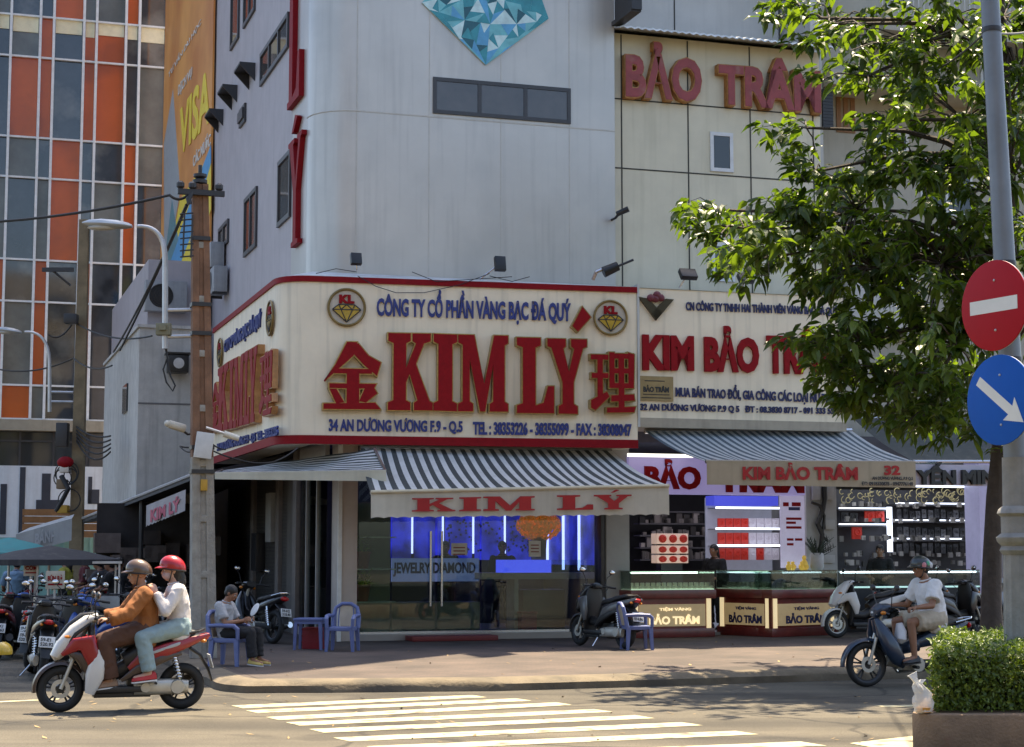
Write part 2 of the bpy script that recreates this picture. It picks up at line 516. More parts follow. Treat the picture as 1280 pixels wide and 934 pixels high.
# pavement paving with a tile pattern
def paving_mat():
    m = bpy.data.materials.new('paving'); m.use_nodes = True
    nt = m.node_tree; N = nt.nodes; L = nt.links; b = N['Principled BSDF']
    tc = N.new('ShaderNodeTexCoord'); mp = N.new('ShaderNodeMapping'); mp.inputs['Rotation'].default_value = (0, 0, -A)
    L.new(tc.outputs['Object'], mp.inputs[0])
    br = N.new('ShaderNodeTexBrick'); br.inputs['Scale'].default_value = 2.5; br.inputs['Mortar Size'].default_value = 0.012
    br.inputs['Color1'].default_value = (0.084, 0.058, 0.045, 1); br.inputs['Color2'].default_value = (0.060, 0.043, 0.035, 1); br.inputs['Mortar'].default_value = (0.042, 0.035, 0.03, 1)
    br.offset = 0.5
    L.new(mp.outputs[0], br.inputs[0])
    n = N.new('ShaderNodeTexNoise'); n.inputs['Scale'].default_value = 0.9; n.inputs['Detail'].default_value = 9
    L.new(tc.outputs['Object'], n.inputs[0])
    r = N.new('ShaderNodeMapRange'); r.inputs[1].default_value = 0.3; r.inputs[2].default_value = 0.7; r.inputs[3].default_value = 0.55; r.inputs[4].default_value = 1.3
    L.new(n.outputs[0], r.inputs[0])
    x = N.new('ShaderNodeMix'); x.data_type = 'RGBA'; x.blend_type = 'MULTIPLY'; x.inputs[0].default_value = 1
    cc = N.new('ShaderNodeCombineColor')
    for i in range(3): L.new(r.outputs[0], cc.inputs[i])
    L.new(br.outputs[0], x.inputs[6]); L.new(cc.outputs[0], x.inputs[7]); L.new(x.outputs[2], b.inputs['Base Color'])
    b.inputs['Roughness'].default_value = 0.8
    bp = N.new('ShaderNodeBump'); bp.inputs['Strength'].default_value = 0.4; L.new(br.outputs[1], bp.inputs['Height']); bp.invert = True
    L.new(bp.outputs[0], b.inputs['Normal'])
    return m
pv = MB(); pv.face([Vector((q.x, q.y, 0.149)) for q in inner] + [Vector((p.x, p.y, 0.149)) for p in back])
bmesh.ops.triangulate(pv.bm, faces=list(pv.bm.faces))
struct(pv.build('pavement', paving_mat(), smooth=0))

# zebra crossing
zl = [(289, 882), (307, 888), (332, 896.3), (357, 903), (386, 911.4), (416.5, 922), (456, 933), (502, 946), (560, 962)]
zr = [(590, 868.7), (645, 873), (695, 878), (743, 886.5), (794, 894), (852, 902.7), (919, 913.5), (1000, 927), (1098, 944)]
zb = MB()
for l, r_ in zip(zl, zr):
    a = gnd(*l, 0.004); b = gnd(*r_, 0.004)
    w = Vector((-0.09, -0.33, 0)) if l[0] < 300 else Vector((-0.09, -0.36, 0))
    a2 = gnd(l[0], l[1], 0.004)
    n = 24; up = []; lo = []
    for i in range(n + 1):
        p = a.lerp(b, i / n)
        up.append(p + Vector((0, random.uniform(-.012, .012), 0))); lo.append(p + Vector((0.18, -0.33, 0)) + Vector((0, random.uniform(-.012, .012), 0)))
    zb.loft([up, lo], closed=False, caps=False)
d0, d1 = gnd(1092, 882, .004), gnd(1150, 881, .004)
zb.face([d0, d1, d1 + Vector((0, -.2, 0)), d0 + Vector((.1, -.2, 0))])
e0, e1 = gnd(1062, 929, .004), gnd(1150, 919, .004)
zb.face([e0, e1, e1 + Vector((.3, -.9, 0)), e0 + Vector((.2, -.5, 0))])
struct(zb.build('road_markings', m_white_road, smooth=0))
# a strip of lane edge on the side street
s0, s1 = gnd(-30, 878, .004), gnd(75, 873, .004)
sb = MB(); sb.face([s0, s1, s1 + Vector((0.02, -.16, 0)), s0 + Vector((0.02, -.16, 0))])
struct(sb.build('side_street_marking', m_white_road, smooth=0))

# ================================================================ corner jewellery building
T = thing('corner_building', 'tall grey corner building with a rounded edge, a strip window and a blue diamond picture', 'building', F.Wd(0, 0), A)
tR, tL, tD, tZ0, tZ1 = 5.12, -0.6, 11.8, 4.2, 25.0
plan = [(tR, 0.0), (0.2, 0.0)]
for i in range(1, 13):
    a = math.pi / 2 * i / 13
    plan.append((0.2 - 0.8 * math.sin(a), 0.8 - 0.8 * math.cos(a)))
plan += [(tL, 0.8)]
w = MB(); w.prism(plan + [(tL, 2.2), (tR, 2.2)], tZ0, tZ1, axis='z')
w.build('front_wall', m_tower, T, smooth=30)
w = MB(); w.box(tL, tR, 2.2, tD, tZ0, tZ1)
w.build('side_wall', m_tower_side, T, smooth=0)
# joints on the front
j = MB()
for px in (445, 536, 626, 712):
    s = F.hit(px, 250)[0]
    j.box(s - .007, s + .007, -.004, .02, 4.6, tZ1)
zj = F.hit(540, 146)[1]
j.box(0.2, tR, -.006, .02, zj - .012, zj + .012)
arc = [(p[0], p[1]) for p in plan[1:]]
j.tube([(p[0], p[1], zj) for p in arc], .012, 6)
j.build('panel_joint', m_joint, T, smooth=0)
# strip window
def window(parent, x0, x1, z0, z1, n, mf, mp, fw=.07, y=0.0, proud=.03, name='window'):
    f = MB()
    f.box(x0, x1, y - proud, y + .05, z0, z0 + fw); f.box(x0, x1, y - proud, y + .05, z1 - fw, z1)
    for i in range(n + 1):
        xc = x0 + (x1 - x0) * i / n
        a = xc if i == 0 else (xc - fw if i == n else xc - fw / 2)
        f.box(a, a + fw, y - proud + .002, y + .05, z0 + fw, z1 - fw)
    o = f.build(name, mf, parent, smooth=0)
    p = MB(); p.box(x0 + fw * .5, x1 - fw * .5, y - .012, y + .03, z0 + fw * .5, z1 - fw * .5)
    p.build('pane', mp, o, smooth=0)
    return o
x0, x1, z0, z1 = span(F, 541, 713, 103.7, 148.5)
window(T, x0, x1, z0, z1, 3, m_frame_dark, m_pane_brown, fw=.07)
# diamond picture: faceted print fixed to the wall
random.seed(3)
gem_m = [M('gem_%s' % n, c, 0.25, var=0.2, scale=5) for n, c in (('pale', (.55, .74, .74)), ('aqua', (.16, .48, .52)), ('teal', (.035, .27, .32)), ('deep', (.012, .10, .13)), ('sky', (.10, .36, .60)))]
gp = lambda px, py: Vector((F.hit(px, py)[0], -.035, F.hit(px, py)[1]))
gL, gRt, gB = gp(527, 4), gp(685, 24), gp(606.7, 82)
gTl, gTr = gp(560, -34), gp(668, -24)
gm = MB()
def gtri(a, b, c, depth):
    if depth == 0:
        gm.mi = random.choices(range(5), (3, 4, 5, 1.3, 2))[0]
        h = Vector((0, random.uniform(-.006, 0), 0)); gm.face([a + h, b + h, c + h]); return
    L = sorted(((a - b).length, (b - c).length, (c - a).length))
    e = [(a, b, c), (b, c, a), (c, a, b)]
    e.sort(key=lambda t: -(t[0] - t[1]).length)
    p, q, r_ = e[0]
    mid = p.lerp(q, random.uniform(.35, .65))
    gtri(p, mid, r_, depth - 1); gtri(mid, q, r_, depth - 1)
cen = gp(606, 14)
rim = [gL, gp(548, 16), gp(580, 26), gp(612, 31), gp(645, 31), gp(670, 28), gRt]
for a, b in zip(rim[:-1], rim[1:]): gtri(a, b, gB, 3)
top = [gL, gTl, gp(590, -40), gp(630, -34), gTr, gRt]
for a, b in zip(rim[:-1], rim[1:]): gtri(a, b, cen + Vector((0, 0, .45)), 3)
for a, b in zip(top[:-1], top[1:]): gtri(a, b, cen + Vector((0, 0, .45)), 2)
gem = gm.build('diamond_picture', gem_m, T, smooth=0, doubles=False)
ed = MB(); ed.prism([(p.x, p.z) for p in [gL, gB, gRt] + top[::-1][1:-1]], -.03, .01)
ed.build('backing_board', gem_m[0], gem, smooth=0)
# dark sign board sticking out at the top right corner
ds = MB(); xx, zz = F.hit(768, 28); x2, zt = F.hit(800, 2)
ds.box(xx, xx + .08, -1.0, -.02, zz, zz + 2.0); ds.box(xx - .06, xx + .14, -1.04, -.98, zz - .05, zz + 2.0)
ds.box(xx - .06, xx + .14, -1.0, -.0, zz - .08, zz - .001)
tag(ds.build('blade_sign', m_dark), 'dark blade sign sticking out high on the edge between the grey and the beige buildings', 'sign')
bpy.data.objects['blade_sign'].location = F.Wd(0, 0); bpy.data.objects['blade_sign'].rotation_euler = (0, 0, A)

# things on the side wall: helper in the side frame, parented to the building
side_root = T
def side_pt(px, py, off=0.0):
    x, z = SP.hit(px, py, -off)
    return F.loc(SP.Wd(x, -off, z))
def side_window(quad, name='window', louvre=False):
    xs = [SP.hit(*q)[0] for q in quad]; zs = [SP.hit(*q)[1] for q in quad]
    xa, xb = (xs[0] + xs[3]) / 2, (xs[1] + xs[2]) / 2
    zt, zb_ = (zs[0] + zs[1]) / 2, (zs[2] + zs[3]) / 2
    # side frame x -> building y (inward) with sign flip
    ya, yb = -xb, -xa
    f = MB(); fw = .09
    f.box(tL - .05, tL + .04, ya, yb, zb_, zb_ + fw); f.box(tL - .05, tL + .04, ya, yb, zt - fw, zt)
    n = max(1, round((yb - ya) / 0.9))
    for i in range(n + 1):
        yc = ya + (yb - ya) * i / n
        a = yc if i == 0 else (yc - fw if i == n else yc - fw / 2)
        f.box(tL - .048, tL + .04, a, a + fw, zb_ + fw, zt - fw)
    if louvre:
        k = 6
        for i in range(k): f.box(tL - .09, tL, ya + .05, yb - .05, zb_ + fw + (zt - zb_ - 2 * fw) * i / k, zb_ + fw + (zt - zb_ - 2 * fw) * i / k + .04)
    o = f.build(name, m_frame_dark, T, smooth=0)
    p = MB(); p.box(tL - .02, tL + .03, ya + .05, yb - .05, zb_ + .05, zt - .05)
    p.build('pane', m_pane_brown, o, smooth=0)
    return o
side_window([(327, 67), (362, 17), (362, 62), (327, 105)])
side_window([(349, 202), (364.5, 189), (364.5, 271), (349, 284)])
side_window([(306.7, 249), (322, 235), (322, 309), (306.7, 320)])
side_window([(274.6, 284), (286.6, 277), (286.6, 306), (274.6, 312)])
side_window([(290, -20), (300, -30), (300, 49), (290, 60)])
side_window([(306, -10), (320, -30), (320, 15), (306, 33)])
side_window([(301, 137), (308, 131), (308, 154), (301, 158)], louvre=True)
for q in ([(309, 90), (322, 80), (322, 84), (309, 95)], [(285, 118), (302, 106), (302, 111), (285, 122)], [(266, 152), (287, 130), (287, 135), (266, 158)]):
    xs = [SP.hit(*p)[0] for p in q]; zs = [SP.hit(*p)[1] for p in q]
    ya, yb = -max(xs), -min(xs); z = sum(zs) / 4
    h = MB(); yc = (ya + yb) / 2; h.box(tL - .34, tL, yc - .4, yc + .4, z, z + .05); h.prism([(tL, z - .35), (tL - .34, z + .0), (tL, z + .0)], yc - .4, yc - .36); h.prism([(tL, z - .35), (tL - .34, z), (tL, z)], yc + .36, yc + .4)
    h.build('window_hood', m_dark, T, smooth=0)
# tall red letters L and Y on the side wall
def side_poly(poly, px0, px1, tl, tr, bl, br, name='red_letter'):
    """poly in the unit box; box given by pixel corners on the side wall"""
    P = []
    ys0, ys1 = -SP.hit(px0, (tl + bl) / 2)[0], -SP.hit(px1, (tr + br) / 2)[0]
    zt = (SP.hit(px0, tl)[1] + SP.hit(px1, tr)[1]) / 2; zb_ = (SP.hit(px0, bl)[1] + SP.hit(px1, br)[1]) / 2
    for x, y in poly: P.append((ys0 + (ys1 - ys0) * x, zb_ + (zt - zb_) * y))
    b = MB(); b.prism(P, tL - .10, tL + .01, axis='x')
    return b.build(name, m_red, T, smooth=0)
side_poly([(0, 0), (1, 0), (1, .36), (.85, .36), (.75, .09), (.42, .05), (.42, .95), (.6, .95), (.6, 1), (0, 1), (0, .95), (.14, .95), (.14, .05), (0, .05)], 366, 381, -15, -40, 134, 122)
side_poly(slab("'")[0], 371, 378, 152, 138, 170, 158)
side_poly([(.28, 0), (.76, 0), (.76, .04), (.62, .05), (.62, .5), (.9, .95), (1, .96), (1, 1), (.66, 1), (.66, .96), (.76, .95), (.56, .58), (.36, .95), (.46, .96), (.46, 1),
           (0, 1), (0, .96), (.1, .95), (.4, .5), (.4, .05), (.28, .04)], 366, 383, 180, 166, 312, 301)

# rear block on the side street with the orange banner, grey block below
rb = thing('rear_building', 'grey rear block behind the corner building carrying the tall orange banner', 'building', F.Wd(0, 0), A)
b = MB(); b.box(tL + .03, tR, tD + .03, 22.0, 0.1, 26); b.build('wall', m_tower_side, rb, smooth=0)
bx0, bx1 = -SP.hit(267, 170)[0], -SP.hit(206, 170)[0]
zb_, zt_ = SP.hit(236, 338)[1], 21.0
ban = thing('banner', 'tall orange advertising banner with yellow VISA lettering on the side wall', 'banner', F.Wd(0, 0), A)
def banner_mat():
    m = bpy.data.materials.new('banner_print'); m.use_nodes = True
    nt = m.node_tree; N = nt.nodes; L = nt.links; b = N['Principled BSDF']; b.inputs['Roughness'].default_value = .5
    tc = N.new('ShaderNodeTexCoord'); n = N.new('ShaderNodeTexNoise'); n.inputs['Scale'].default_value = .45; n.inputs['Detail'].default_value = 3
    L.new(tc.outputs['Object'], n.inputs[0]); cr = N.new('ShaderNodeValToRGB')
    cr.color_ramp.elements[0].position = .35; cr.color_ramp.elements[0].color = (.58, .21, .045, 1)
    cr.color_ramp.elements[1].position = .65; cr.color_ramp.elements[1].color = (.80, .37, .09, 1)
    L.new(n.outputs[0], cr.inputs[0]); L.new(cr.outputs[0], b.inputs['Base Color'])
    return m
b = MB(); b.box(tL - .06, tL - .01, bx0, bx1, zb_, zt_); b.build('cloth', banner_mat(), ban, smooth=0)
# coloured shapes printed on the banner
def ban_poly(pts, col, d, name):
    b = MB(); P = [(-SP.hit(*p)[0], SP.hit(*p)[1]) for p in pts]
    b.prism(P, tL - .066 - d, tL - .06, axis='x'); b.build(name, col, ban, smooth=0)
mb_y = M('banner_yellow', (.85, .66, .05), .5); mb_b = M('banner_blue', (.08, .34, .62), .5); mb_g = M('banner_grey', (.35, .40, .42), .5); mb_w = M('banner_white', (.70, .68, .62), .5)
ban_poly([(207.5, 180), (219, 112), (228, 240), (212, 334), (208, 338)], mb_g, .0, 'printed_shape')
ban_poly([(228, 250), (258, 205), (267, 200), (267, 262), (246, 334), (212, 337)], mb_y, .002, 'printed_shape')
ban_poly([(212, 336), (258, 205), (267, 182), (267, 205), (240, 300), (226, 337)], mb_b, .005, 'printed_shape')
ban_poly([(207, 339), (218, 250), (226, 300), (212, 338)], M('banner_teal', (.10, .26, .30), .5), .007, 'printed_shape')
def ban_text(body, px0, px1, tl, bl, tr, br, mat, bold=.02):
    me = text_mesh(body, .02, bold)
    xs = [v.co.x for v in me.vertices]; ys = [v.co.y for v in me.vertices]
    ax, bx, ay, by = min(xs), max(xs), min(ys), max(ys)
    Y0, Y1 = -SP.hit(px0, (tl + bl) / 2)[0], -SP.hit(px1, (tr + br) / 2)[0]
    t0, b0, t1, b1 = SP.hit(px0, tl)[1], SP.hit(px0, bl)[1], SP.hit(px1, tr)[1], SP.hit(px1, br)[1]
    for v in me.vertices:
        x = (v.co.x - ax) / (bx - ax); y = (v.co.y - ay) / (by - ay)
        zt = t0 + (t1 - t0) * x; zb2 = b0 + (b1 - b0) * x
        v.co = Vector((tL - .069 - (.012 if v.co.z > 0 else 0), Y0 + (Y1 - Y0) * x, zb2 + (zt - zb2) * y))
    return obj_from_mesh('lettering', me, mat, ban)
ban_text('VISA', 228, 266.5, 138, 196, 82, 152, mb_y, .03)
ban_text('DỊCH VỤ', 226, 243.5, 107, 124, 84, 98, mb_w, .02)
ban_text('CÁC NƯỚC', 245, 267, 192, 210, 162, 182, mb_w, .02)
ban_text('TƯ VẤN DU HỌC', 214, 255, 88, 100, 20, 32, mb_w, .01)

# grey block with an air conditioner, white annex
P0 = F.hit(186, 370, 16)[0]
gb = thing('grey_block', 'small dark grey block with an air conditioner between the annex and the orange banner', 'building', F.Wd(0, 0), A)
xz = span(F, 185, 262, 326, 412, 12.5)
b = MB(); b.box(xz[0], xz[1], 12.5, 21.9, 0.1, xz[3]); b.build('wall', m_tower_side, gb, smooth=0)
bpy.data.objects['grey_block']
an = thing('annex', 'low white concrete annex on the side street with a flat top', 'building', F.Wd(0, 0), A)
xa = span(F, 172, 262, 411, 650, 9.0)
x137 = F.hit(172, 500, 9.0)[0]
b = MB(); b.box(xa[0], tL - .5, 9.0, 17.5, 0.1, xa[3]); b.box(xa[0] - .05, tL - .5, 8.95, 17.5, xa[3], xa[3] + .07)
b.build('wall', m_concrete, an, smooth=0)
zj = F.hit(210, 505, 9.0)[1]; b = MB(); b.box(xa[0], tL - .5, 8.993, 9.01, zj - .02, zj + .02); b.build('panel_joint', M('grey_joint', (.16, .155, .15), .8), an, smooth=0)
wx = F.Wd(xa[0], 0)
b = MB(); b.box(xa[0] - .04, xa[0] + .05, 11.2, 12.2, F.hit(157, 513, 11)[1], F.hit(157, 478, 11)[1]); b.build('window', m_pane, an, smooth=0)

# ================================================================ beige building
B = thing('beige_building', 'narrow beige panelled building with red rooftop letters and two small white windows', 'building', F.Wd(0, 0), A)
bR = F.hit(1026, 200, .25)[0]
zl = F.hit(776, 42, .25)[1]
w = MB(); w.box(tR + .02, bR, .25, 10, 4.2, zl); w.build('wall', m_beige, B, smooth=0)
w = MB(); w.box(tR + .02, bR - .1, 1.8, 10, zl - .3, 19); w.build('upper_wall', m_pale, B, smooth=0)
x0 = F.hit(843, 20, 1.8)[0]
w = MB(); w.box(x0 - .012, x0 + .012, 1.79, 1.81, zl, 19); w.build('panel_joint', m_dark_joint, B, smooth=0)
w = MB()                                                            # corrugated ledge
n = 60; rr = []
for i in range(n + 1):
    x = tR + .02 + (bR - tR + .05) * i / n
    rr.append([(x, -.25, zl - .02 + .03 * (i % 2)), (x, 1.85, zl + .45 + .03 * (i % 2)), (x, 1.85, zl + .43 + .03 * (i % 2)), (x, -.25, zl - .05 + .03 * (i % 2))])
w.loft([[Vector(p) for p in r] for r in rr]); w.build('corrugated_roof', m_zinc, B, smooth=0)
w = MB()
for px, py in ((777.5, 250), (861, 250), (939, 250), (1016, 150)):
    s = F.hit(px, py, .25)[0]; w.box(s - .013, s + .013, .243, .26, 4.6, zl - .02)
for px, py in ((772, 123.5), (772, 210)):
    s, z = F.hit(px, py, .25); w.box(tR + .02, bR, .244, .26, z - .013, z + .013)
w.build('panel_joint', m_dark_joint, B, smooth=0)
for q in ((887.5, 916, 166, 215), (889, 918, 304, 352)):
    x0, x1, z0, z1 = span(F, *q, .25)
    window(B, x0, x1, z0, z1, 1, m_white_frame, m_pane, fw=.07, y=.25)
# parapet strip and dark gap to the next house
w = MB(); w.box(bR + .0, bR + .25, .6, 10, 0.1, 15.5); w.build('side_strip', m_pale, B, smooth=0)

# big rooftop letters
sg = thing('rooftop_letters', 'big weathered red letters reading BẢO TRÂM high on the beige wall', 'sign', F.Wd(0, 0), A)
m_pink = M('faded_red', (.27, .045, .045), .5, var=.2, scale=6, patch=((.30, .13, .10), 2.5, .6)); m_rust = M('rusty_edge', (.42, .20, .06), .6, var=.4, scale=8)
def boxed_letters(body, x0p, x1p, tl, bl, tr, br, y, parent, front, side, bold=.035, depth=.16):
    """channel letters: brass or rusty body with a coloured face just in front"""
    xa, zt0 = F.hit(x0p, tl, y); _, zb0 = F.hit(x0p, bl, y); xb, zt1 = F.hit(x1p, tr, y); _, zb1 = F.hit(x1p, br, y)
    for mat, bo, dep, gap, nm in ((side, bold + .018, depth, 0, 'letter_body'), (front, bold, .012, depth + .001, 'letter_face')):
        me = text_mesh(body, .02, bo, 1.02)
        xs = [v.co.x for v in me.vertices]; ys = [v.co.y for v in me.vertices]
        ax, bx, ay, by = min(xs), max(xs), min(ys), max(ys)
        e = .018 if bo == bold else 0
        ax -= e; bx += e; ay -= e; by += e
        for v in me.vertices:
            tx = (v.co.x - ax) / (bx - ax); ty = (v.co.y - ay) / (by - ay)
            zt = zt0 + (zt1 - zt0) * tx; zb_ = zb0 + (zb1 - zb0) * tx
            v.co = Vector((xa + (xb - xa) * tx, y - gap - (dep if v.co.z > 0 else 0), zb_ + (zt - zb_) * ty))
        obj_from_mesh(nm, me, mat, parent)
boxed_letters('BẢO', 777, 873, 52, 125, 58, 132, .25, sg, m_pink, m_rust)
boxed_letters('TRÂM', 893, 1021, 70, 133, 78, 145, .25, sg, m_pink, m_rust)
# ================================================================ glass office block, far left
go = at(100, 500, 54.0)
G = Frame((go.x, go.y), A)
gb_ = thing('office_block', 'large glass office block with orange and dark panels between white mullions', 'building', G.Wd(0, 0), A)
gx0, gx1 = G.hit(-140, 300)[0], G.hit(207, 300)[0]
cols = [-118, -101, -64, -45, -8, 10, 47, 64, 102, 118, 155, 172, 206]
rows = [-78, -28, 24, 75, 175, 225, 327, 379, 483, 525]
cx = [G.hit(p + 0, 175)[0] for p in cols]
rz = [G.hit(100, p)[1] for p in rows]
m_or = M('orange_panel', (.58, .115, .018), .2, var=.12, scale=.8, patch=((.40, .085, .02), .5, .54))
m_dg = M('smoky_glass', (.035, .04, .048), .05, var=.6, scale=.5, spec=.9, patch=((.15, .15, .14), .7, .53))
m_dgr = M('grey_green_glass', (.16, .165, .15), .15, var=.35, scale=.7, spec=.5)
m_lit = M('pale_soffit', (.95, .86, .58), .6, var=.1)
m_mull = M('white_mullion', (.84, .85, .84), .45)
w = MB(); w.box(gx0, gx1, .25, 14, rz[-1], rz[0] + 6); w.build('core_wall', m_dark, gb_, smooth=0)
pat = {  # (row, col) -> orange
 0: [7, 10, 1], 1: [7, 10, 3], 2: [6, 8, 9, 1], 3: [5, 6, 8, 9], 4: [7, 10, 2], 5: [7, 10], 6: [6, 8, 4], 7: [6, 8, 4], 8: [5, 3]}
random.seed(11)
for r in range(len(rows) - 1):
    for c in range(len(cols) - 1):
        d = random.uniform(0, .012)
        mp_ = m_or if c in pat.get(r, []) else (m_dg if random.random() < .68 else m_dgr)
        tgt = MB()
        y = .2 + d
        tgt.box(cx[c] + .001, cx[c + 1] - .001, y, y + .04, rz[r + 1] + .001, rz[r] - .001); tgt.build('orange_panel' if mp_ is m_or else 'glass_panel', mp_, gb_, smooth=0)
ml = MB()
for c in cx: ml.box(c - .038, c + .038, .02, .19, rz[-1], rz[0])
for z in rz: ml.box(gx0, gx1, .09, .19, z - .028, z + .028)
ml.build('mullions', m_mull, gb_, smooth=0)
# top-row sunlight put into warm pale blinds, dim furniture shapes behind the glass
zb0, zb1 = G.hit(100, 40)[1], G.hit(100, 24)[1]
for c in range(4, 12):
    if c in (4, 5, 7, 8, 9, 10, 11): 
        bl = MB(); bl.box(cx[c] + .06, cx[c + 1] - .06, .17, .195, zb0 - .05 * (c % 3), zb1); bl.build('roller_blind', m_lit, gb_, smooth=0)
zz = G.hit(100, 540)[1]
w = MB(); w.box(gx0, gx1, -.2, 14, zz, rz[-1] - .04); w.build('ledge', M('ledge_beige', (.36, .32, .24), .8, streak=.4), gb_, smooth=0)
z2 = G.hit(100, 583)[1]
w = MB(); w.box(gx0, gx1, .3, 14, z2, zz); w.build('dark_glazing', m_pane, gb_, smooth=0)
for k in range(20):
    x = gx0 + k * 1.0
    if x < gx1: w = MB(); w.box(x - .03, x + .03, .24, .31, z2, zz); w.build('dark_frame', m_frame_dark, gb_, smooth=0)
w = MB()
w.box(gx0, gx1, .235, .3, (z2 + zz) / 2 + .2, (z2 + zz) / 2 + .26); w.build('dark_frame', m_frame_dark, gb_, smooth=0)
w = MB(); w.box(gx0, gx1, .1, 14, 0, z2 - .003); w.build('base_wall', M('pale_blue_render', (.66, .70, .74), .7, var=.06, streak=.2), gb_, smooth=0)
for q in ((24, 31, 584, 670), (52, 63, 592, 640), (45, 78, 625, 640), (110, 115, 596, 630), (110, 124, 612, 630), (0, 8, 605, 668), (128, 150, 600, 612), (132, 137, 600, 640)):
    a, b, c, d = span(G, *q, .1); w = MB(); w.box(a, b, .08 + q[0] * 1e-5, .12, c, d); w.build('wall_pattern', M('dark_blue_paint', (.03, .035, .05), .6), gb_, smooth=0)

# ================================================================ house behind the tree (right)
eo = F.Wd(0, 1.0)
E = thing('right_house', 'pale house behind the street tree with a barred balcony and brown shutters', 'building', F.Wd(0, 0), A)
eL = bR + .27; eR = F.hit(1420, 300, 1.2)[0]
m_cream = M('cream_render', (.42, .40, .33), .75, var=.08, scale=1.5, streak=.4, streak_col=(.2, .18, .14))
w = MB(); w.box(eL, eR, 1.2, 11, 4.0, 16.5); w.build('wall', m_cream, E, smooth=0)
a, b, c, d = span(F, 1045, 1068, 118, 166, 1.2)
o = window(E, a, b, c, d, 2, M('brown_shutter', (.25, .12, .045), .6, var=.2), M('shutter_panel', (.30, .22, .14), .6), fw=.1, y=1.2)
a, b, c, d = span(F, 1083, 1135, 165, 190, 1.2); window(E, a, b, c, d, 2, m_white_frame, m_pane, fw=.06, y=1.2)
a, b, c, d = span(F, 1150, 1215, 200, 270, 1.2); window(E, a, b, c, d, 2, m_white_frame, m_pane, fw=.06, y=1.2)
a, b, c, d = span(F, 1225, 1290, 60, 120, 1.2); window(E, a, b, c, d, 2, m_white_frame, m_pane, fw=.06, y=1.2)
zb_ = F.hit(1100, 92, .3)[1]
w = MB(); w.box(eL, eR, .3, 1.195, zb_ - .3, zb_); w.build('floor_slab', m_cream, E, smooth=0)
zt_ = F.hit(1130, 18, .3)[1]
a = F.hit(1105, 10, .3)[0]
w = MB(); w.box(a, eR, .3, 1.195, zt_ - .35, zt_); w.build('balcony', m_cream, E, smooth=0)
w = MB()
for i in range(40): x = a + .12 * i; w.tube([(x, .36, zt_), (x, .36, zt_ + .95)], .012, 6)
w.tube([(a, .36, zt_ + .95), (a + 5, .36, zt_ + .95)], .02, 6); w.build('railing', M('pale_rail', (.6, .6, .58), .5), E, smooth=0)
# louvre strip in the gap
a, b, c, d = span(F, 1027, 1037, 112, 160, .6)
w = MB()
for i in range(12): w.box(a, b + .05, .54, .62, c + (d - c) * i / 12, c + (d - c) * i / 12 + .06)
w.build('louvre', m_dark, E, smooth=0)
a, b, c, d = span(F, 1060, 1150, 322, 420, 1.0)
w = MB(); w.box(a, b, 1.0, 1.19, c, d, bev=.02); o = w.build('sign_panel', m_pale, E)
a, b, c, d = span(F, 1071, 1132, 334, 346, 1.0); lettering('CTY VÀNG', a, b, c, d, .995, .03, m_dark, E, .04)

# ================================================================ ground floors
GF_TOP = 4.25
# --- corner shop
m_ceiling = M('shop_ceiling', (.12, .12, .13), .8)
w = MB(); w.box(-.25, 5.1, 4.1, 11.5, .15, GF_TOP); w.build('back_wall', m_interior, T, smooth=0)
w = MB(); w.box(-.6, 5.12, -.3, 11.6, 3.75, GF_TOP - .06); w.build('ceiling_slab', m_ceiling, T, smooth=0)
w = MB(); w.box(-.2, 5.1, -.02, 4.2, .14, .26); w.build('shop_floor', m_floor, T, smooth=0)
pl = span(F, 421, 446, 590, 795, 0)
def pillar(x0, x1, y0, y1, z1, mat, parent, name='pillar', z0=.15):
    b = MB(); b.box(x0, x1, y0, y1, z0, z1, bev=.012); return b.build(name, mat, parent)
pillar(pl[0], pl[1], -.05, .45, 3.75, m_pillar, T)
b = MB(); b.box(pl[0] + .0, pl[0] + .07, -.09, -.051, .15, 3.75); b.build('pipe', M('white_pipe', (.7, .69, .64), .5), T, smooth=0)
pr = span(F, 757, 786, 640, 795, -.05)
pillar(pr[0], pr[1], -.1, .5, 3.75, m_pillar_grey, T)
pillar(pr[0] - .09, pr[0] - .01, -.06, .3, 3.75, m_frame_dark, T, 'door_post')
# shop glass with doors
gx = lambda px: F.hit(px, 720, .12)[0]
gl = MB()
for a, b_ in ((447, 488), (489, 544), (546, 600), (601, 752)):
    gl.box(gx(a) + .01, gx(b_) - .01, .11, .122, .30, 3.1)
gl.build('glass_front', m_glass, T, smooth=0)
w = MB(); w.box(pl[1], pr[0] - .1, .08, .16, 3.1, 3.75); w.build('door_header', m_frame_dark, T, smooth=0)
w = MB(); w.box(pl[1], pr[0] - .1, .06, .17, .262, .30); w.build('threshold', m_steel, T, smooth=0)
for px in (537, 551):
    h = MB(); x = gx(px); zb_, zt_ = F.hit(px, 758, .05)[1], F.hit(px, 664, .05)[1]
    h.tube([(x, .05, zb_), (x, .05, zt_)], .022, 10)
    for z in (zb_ + .15, zt_ - .15): h.tube([(x, .05, z), (x, .11, z)], .014, 8)
    h.build('door_handle', m_steel, T)
w = MB(); a, b_, c, d = span(F, 515, 622, 803, 809, -.5); w.box(a, b_, -.55, -.02, .151, .24, bev=.01); w.build('step', M('red_step', (.16, .02, .02), .5), T)
